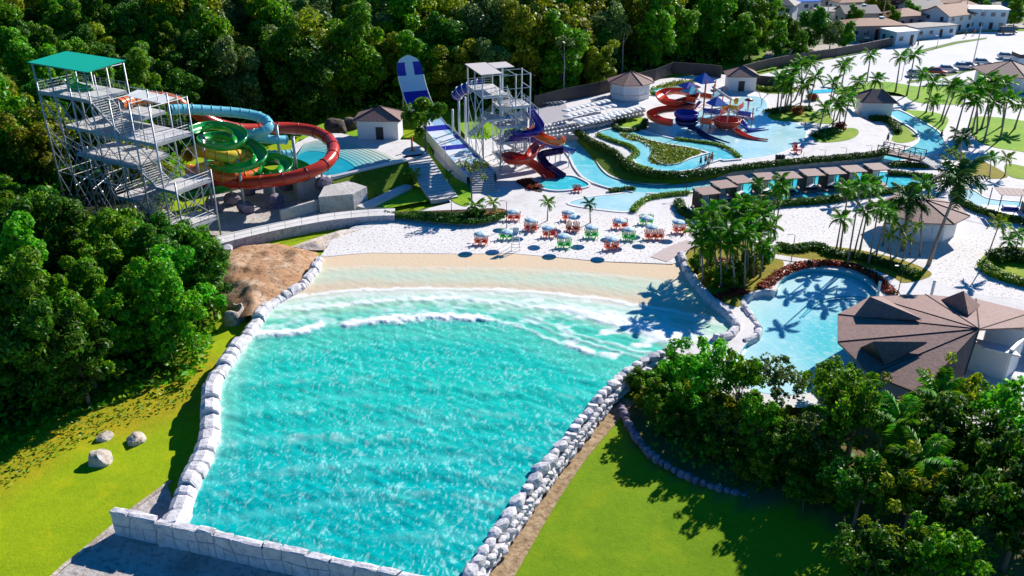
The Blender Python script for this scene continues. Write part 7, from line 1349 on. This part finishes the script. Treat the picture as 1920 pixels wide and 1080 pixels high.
for i, (x, y, z, rz, top, bot, lab) in enumerate(((1710,91,-0.2,0.5,'umb_white','dark','person in a white top walking along the car park road, ahead of a second walker'),(1720,89,-0.2,0.5,'dark','dark','person in dark clothes walking along the car park road behind another'),(1810,70,-0.2,0.3,'dark','laneblue','person in dark clothes at the far end of the car park road'),(1826,66,-0.2,0.3,'ch_red','dark','person in a red top at the far end of the car park road'),(1313,312,Z1,1.0,'laneblue','dark','bather in blue standing at the lower bend of the inner river'),(1322,309,Z1,2.0,'ch_orange','dark','bather in an orange top near the inner river steps'),(1329,308,Z1,-1.0,'skin','ch_red','bare chested bather beside the inner river'),(1334,305,Z1,0.2,'skin','dark','bather turned away beside the inner river'),(1327,314,Z1,0.6,'umb_white','dark','bather in white by the inner river hedge'),(1663,268,Z1,0.4,'dark','dark','person in dark clothes standing before the footbridge'),(1763,262,0.0,0.4,'dark','dark','person in dark clothes at the river bend railing'),(1291,244,Z1,0.8,'skin','ch_red','child bathing under the dark blue bowls'))):
    p = at(x, y, z); t = thing('person', lab, 'person', p, rz); s = 0.75 if 'child' in lab else 1.0; t.scale = (s,)*3; sk = link('body', FM, t)
    if not FM.materials: FM.materials.append(M['skin'])
    mt = MB().tube([(0,0,0.96),(0,0,1.2),(0,0,1.42),(0,0,1.5)], [0.17,0.17,0.20,0.09], 10); mt.build('shirt', M[top], t, True, origin=(0,0,0))
    MB().tube([(0.0,0,1.0),(0,0,0.85),(0.0,0.02,0.62)], [0.18,0.21,0.20], 10).build('shorts', M[bot], t, True, origin=(0,0,0)); MB().lathe([(0.10,1.68),(0.115,1.76),(0.07,1.83),(0.01,1.85)], 10).build('hair', M['dark'], t, True, origin=(0,0,0))
# red chairs and bins
p = at(1494, 287, Z1); t = fan_chair(M['ch_red'], 'red wooden chair on the terrace above the long hedge', (p.x, p.y, Z1), 0.4, None); t.scale = (1.6,)*3
for i, x in enumerate((1079, 1086)): p = at(x, 360, 0.0); fan_chair(M['ch_red'], 'red chair at the edge of the tower splash pool, %s of two' % ('left','right')[i], (p.x, p.y, 0.02), 0.2, None)
for i, x in enumerate((1456, 1462, 1468)):
    p = at(x, 301, Z1); t = thing('litter_bin', 'black litter bin above the long hedge, %s of three' % ('left','middle','right')[i], 'litter bin', p, 0, 'black litter bins'); MB().lathe([(0.26,0),(0.3,0.8),(0.3,0.82)], 10).build('bin_body', M['dark'], t, True, origin=(0,0,0)); MB().lathe([(0.33,0.82),(0.30,0.95),(0.05,1.02)], 10).build('lid', M['dark'], t, True, origin=(0,0,0))
# white hoop sculpture by the big roof
p = at(1815, 775, 0.0); t = thing('hoop_sculpture', 'white curved pipe hoops on the paving below the big roof', 'sculpture', p)
for k in range(3):
    P = [p+Vector((math.cos(a)*2.2-k*0.4, math.sin(a)*0.9-k*0.35, 0.1+0.9*math.sin(a)*(0.6+0.2*k))) for a in [i*math.pi/12 for i in range(13)]]; MB().tube(P, 0.07, 6).build('hoop', M['white'], t, True)
# ------------------------------------------------------------------ cars
def car(mat, label, px, py, rz, z=-0.2, L=4.3, H=1.5, van=False):
    p = at(px, py, z); t = thing('parked_car', label, 'car', p, rz); O = (0, 0, 0); l = L/2
    def shell(prof, ws, nm, m, par):
        mb = MB(); n = len(prof); V = []
        for s in (-1, -0.9, 0.9, 1):
            for (x, zz), w_ in zip(prof, ws): k = 1 if abs(s) < 1 else 0.9; V.append((x*(1 if k == 1 else 0.985), s*w_, zz if k == 1 else (zz-0.4)*0.93+0.4))
        F = [(a*n+i, a*n+(i+1) % n, (a+1)*n+(i+1) % n, (a+1)*n+i) for a in range(3) for i in range(n)]+[tuple(reversed(range(n))), tuple(3*n+i for i in range(n))]
        mb.add(V, [tuple(reversed(f)) for f in F]); return mb.build(nm, m, par, True if False else False, origin=O)
    shell([(-l,0.35),(-l,0.75),(-l+0.15,0.95),(-0.9*l*0.6,0.98),(0.5*l,0.93),(0.93*l,0.78),(l,0.55),(l,0.32)], [0.86]*8, 'body', mat, t)
    cb_ = [(-l*0.88,0.95),(-l*0.72,H),(0.1*l,H+0.02),(0.50*l,0.94)] if not van else [(-l*0.95,0.95),(-l*0.92,H),(0.5*l,H),(0.78*l,0.94)]
    g = shell(cb_, [0.78,0.64,0.64,0.78], 'cabin_glass', M['glass'], t); shell([(cb_[1][0]+0.02,H-0.03),(cb_[1][0]+0.1,H+0.04),(cb_[2][0]-0.1,H+0.06),(cb_[2][0]-0.02,H-0.03)], [0.66,0.62,0.62,0.66], 'roof', mat, t)
    for x in (-l*0.62, l*0.62):
        for s in (-1, 1): wh = MB().beam((x, s*0.70, 0.32), (x, s*0.90, 0.32), 0.32, n=12).build('wheel', M['tyre'], t, origin=O); MB().beam((x, s*0.86, 0.32), (x, s*0.915, 0.32), 0.19, n=10).build('rim', M['car_silver'], wh, origin=O)
    for s in (-1, 1): MB().box((l-0.02, s*0.62, 0.66), (0.08, 0.3, 0.13)).build('headlight', M['white'], t, origin=O); MB().box((-l+0.02, s*0.64, 0.76), (0.08, 0.26, 0.15)).build('tail_light', M['ch_red'], t, origin=O); MB().box((0.42*l, s*0.93, 0.98), (0.16, 0.16, 0.1)).build('mirror', mat, t, origin=O)
car(M['car_silver'], 'silver car at the palm end of the parked row', 1718, 143, -0.25); car(M['car_red'], 'red car in the parked row between two silver cars', 1756, 139, -0.2); car(M['car_white'], 'white car next to the red one in the parked row', 1777, 134, -0.2); car(M['car_silver'], 'silver car in the middle of the parked row', 1806, 129, -0.15); car(M['car_silver'], 'second silver car close beside another in the parked row', 1815, 127.5, -0.15); car(M['car_white'], 'white car with dark windows at the far end of the parked row', 1842, 121, -0.15); car(M['car_silver'], 'lone silver car parked out on the gravel', 1887, 110, -0.2); car(M['car_dark'], 'black car behind the low pavilion roof', 1890, 129, 0.05); car(M['car_dark'], 'dark van at the far side of the car park', 1888, 63, 0.0, -0.1, 4.8, 1.9, True); car(M['car_red'], 'red car parked beside the white boundary block', 1700, 78, 0.2, -0.1)
car(M['car_dark'], 'dark car half hidden under the wall by the lane', 1628, 82, 0.2, -0.1)
# ------------------------------------------------------------------ the town beyond the car park
twn = [tuple(at(x, y, -0.4))[:2] for x, y in ((1440,118),(1690,74),(1900,50),(2300,46),(2300,-40),(1900,-70),(1420,-60),(1410,40),(1436,100))]
o = sheet('town_ground', twn, -0.45, grass('town_earth', (0.08,0.10,0.03), (0.20,0.19,0.13), (0.34,0.31,0.26)))
def house(label, px, py, w_, d, h, rz, wall, roof, kind='hip', rh=1.6, floors=1, nwin=3, chim=False, porch=False):
    p = at(px, py, -0.4); t = thing('house', label, 'house', p, rz); O = (0,0,0); MB().box((0,0,h/2-0.2), (w_,d,h+0.4)).build('wall', M[wall], t, origin=O); ov = 0.6; mb = MB()
    if kind == 'hip': hip_roof(mb, (0,0), w_, d, 0, h, h+rh, ov, max(0, (w_-d)/2))
    elif kind == 'gable':
        a, b = w_/2+ov, d/2+ov; V = [(-a,-b,h),(a,-b,h),(a,b,h),(-a,b,h),(-a,0,h+rh),(a,0,h+rh)]; mb.add(V+[(x,y,z-0.15) for x,y,z in V], [(0,1,5,4),(2,3,4,5),(7,6,10,11),(9,8,11,10),(0,6,7,1),(2,8,9,3),(0,4,10,6),(4,3,9,10),(1,7,11,5),(5,11,8,2)])
        g = MB(); g.add([(-w_/2,-d/2,h),(-w_/2,d/2,h),(-w_/2,0,h+rh*0.9),(w_/2,-d/2,h),(w_/2,d/2,h),(w_/2,0,h+rh*0.9)], [(0,2,1),(3,4,5)]); g.build('gable_end', M[wall], t, origin=O)
    else: mb.box((0,0,h+0.12), (w_+0.5,d+0.5,0.25))
    r = mb.build('roof', M[roof], t, origin=O)
    if chim: MB().box((w_*0.2,0.3,h+rh*0.7), (1.2,1.2,1.3)).build('water_tank', M['w_blue'], r, origin=O)
    fh = h/floors
    for f in range(floors):
        for k in range(nwin):
            x = -w_/2+w_*(k+0.5)/nwin; z = fh*f+fh*0.55
            if f == 0 and k == nwin//2: dd = MB().box((x,-d/2-0.02,fh*0.38), (1.0,0.08,fh*0.76)).build('door', M['wood'], t, origin=O); continue
            wd = MB().box((x,-d/2-0.02,z), (1.2,0.08,1.1)).build('window', M['glass'], t, origin=O); MB().box((x,-d/2-0.05,z-0.6), (1.4,0.14,0.1)).build('sill', M['white'], wd, origin=O); MB().box((x,-d/2-0.05,z+0.6), (1.4,0.10,0.08)).build('lintel', M['white'], wd, origin=O)
        for k in range(2): wd = MB().box((-w_/2-0.02,-d/4+d/2*k,fh*f+fh*0.55), (0.08,1.1,1.1)).build('window', M['glass'], t, origin=O)
    if porch:
        MB().box((0,-d/2-1.2,fh), (w_*0.9,2.3,0.18)).build('balcony', M['wood'] if wall == 'wood' else M['white'], t, origin=O)
        for x in (-w_*0.42,0,w_*0.42): MB().box((x,-d/2-2.2,fh/2), (0.2,0.2,fh)).build('post', M['wood'] if wall == 'wood' else M['white'], t, origin=O)
        rl = MB(); rl.box((0,-d/2-2.3,fh+1.0),(w_*0.9,0.08,0.1)); [rl.box((x,-d/2-2.3,fh+0.5),(0.06,0.06,1.0)) for x in np.linspace(-w_*0.43,w_*0.43,9)]; rl.build('railing', M['wood'] if wall == 'wood' else M['steel'], t, origin=O)
    return t
house('tall white two storey house with dark windows at the edge of the trees', 1458, 48, 9, 7, 6.5, -0.5, 'white', 'roofgrey', 'hip', 2.0, 2, 3); house('white house with a blue sheet over its side roof', 1500, 32, 9, 7, 5.0, 0.1, 'white', 'blue_roof', 'flat', 0.3, 2, 3); house('low white house with a long flat grey roof', 1575, 40, 16, 8, 3.4, 0.1, 'white', 'roofgrey', 'flat', 0.3, 1, 4)
house('dark wooden two storey house with a veranda and hip roof', 1660, 30, 11, 8, 5.6, 0.05, 'wood', 'roofgrey', 'hip', 2.6, 2, 4, False, True); house('pink single storey house with a broad brown roof near the wall', 1628, 72, 15, 8, 4.2, 0.12, 'pink', 'terracotta', 'hip', 1.3, 1, 5, True, False)
house('plain white boxy building standing by the boundary wall', 1682, 82, 7, 6, 3.6, 0.35, 'w_blue', 'white', 'flat', 0.2, 1, 2); house('long grey walled low building behind the red car', 1738, 68, 14, 6, 3.0, 0.35, 'w_blue', 'roofgrey', 'flat', 0.2, 1, 4)
house('white gabled house with a pale tiled roof facing the car park', 1772, 54, 11, 9, 4.6, 0.5, 'white', 'terracotta', 'gable', 2.4, 2, 3); house('house with orange red tiles behind the white gabled house', 1752, 30, 12, 8, 4.6, 0.2, 'cream', 'terracotta', 'hip', 2.2, 2, 4); house('brown roofed house between the wooden and the gabled houses', 1722, 40, 10, 8, 4.4, 0.3, 'w_blue', 'roofgrey', 'gable', 2.0, 2, 3, True)
house('house with a weathered tiled roof right of the gabled house', 1800, 42, 10, 8, 4.4, 0.3, 'cream', 'terracotta', 'hip', 2.0, 1, 3); house('pale blue flat topped two storey house by the far corner of the car park', 1838, 52, 11, 7, 5.6, -0.1, 'w_blue', 'white', 'flat', 0.3, 2, 4); house('small grey house behind the pale blue house', 1872, 36, 10, 7, 3.6, 0.0, 'greyren', 'roofgrey', 'hip', 1.6, 1, 3)
house('small house with a rusty roof far up the lane', 1560, 16, 11, 8, 4.0, 0.1, 'cream', 'terracotta', 'gable', 1.8, 1, 3); house('white house far behind the wooden house', 1612, 14, 11, 8, 4.6, 0.1, 'white', 'roofgrey', 'hip', 1.8, 2, 3, True); house('pale house far behind the red roofs', 1790, 12, 11, 8, 4.4, 0.2, 'white', 'terracotta', 'hip', 1.8, 1, 3); house('grey roofed house at the far end of the town', 1710, 10, 12, 8, 4.4, 0.2, 'cream', 'roofgrey', 'gable', 1.8, 1, 3); house('cream house peeping over the white houses', 1520, 8, 10, 8, 5.0, 0.1, 'cream', 'terracotta', 'hip', 1.8, 2, 3)
house('small white house between the trees up the lane', 1585, 24, 9, 7, 3.8, 0.2, 'white', 'terracotta', 'hip', 1.6, 1, 3); house('cream house with a brown roof behind the pink house', 1602, 50, 10, 7, 4.4, 0.1, 'cream', 'roofgrey', 'gable', 1.8, 1, 3, True); house('pink house with terracotta roof near the dark wooden house', 1690, 52, 9, 7, 4.0, 0.3, 'pink', 'terracotta', 'hip', 1.6, 1, 3); house('pale house beside the far corner trees', 1865, 18, 11, 8, 4.4, 0.0, 'cream', 'terracotta', 'gable', 1.8, 1, 3); house('white house half hidden beyond the tall white house', 1482, 12, 9, 7, 5.0, -0.2, 'white', 'terracotta', 'hip', 1.8, 2, 3)
panel_wall('boundary_wall', 'grey wall along the far edge of the road below the gabled house', [(1690,74),(1740,66),(1790,58),(1812,54)], -0.2, 2.4, 'greyren', 5.0, 'wall', 0.25)
# utility poles
for i, (x, y, h) in enumerate(((1545,70,9),(1650,60,9),(1805,46,10))):
    p = at(x, y, -0.4); t = thing('utility_pole', 'grey utility pole in the town, %s from the left' % nth(i), 'utility pole', p, 0, 'utility poles'); MB().beam((0,0,-0.2), (0,0,h), 0.14, 0.1, 7).build('pole', M['concrete'], t, origin=(0,0,0)); MB().box((0,0,h-0.6), (1.8,0.1,0.12)).build('crossarm', M['wood'], t, origin=(0,0,0))
# rope fence on the sandy court
a, b = at(1798, 402, 0), at(1912, 432, 0); t = thing('rope_fence', 'thin dark rope strung between posts across the sandy court', 'rope fence', a); MB().tube([a+Vector((0,0,0.9)), a.lerp(b, 0.5)+Vector((0,0,0.8)), b+Vector((0,0,0.9))], 0.03, 4).build('rope', M['dark'], t)
for k in (0, 0.5, 1): q = a.lerp(b, k); MB().beam(q, q+Vector((0,0,1.0)), 0.06, n=5).build('post', M['dark'], t)
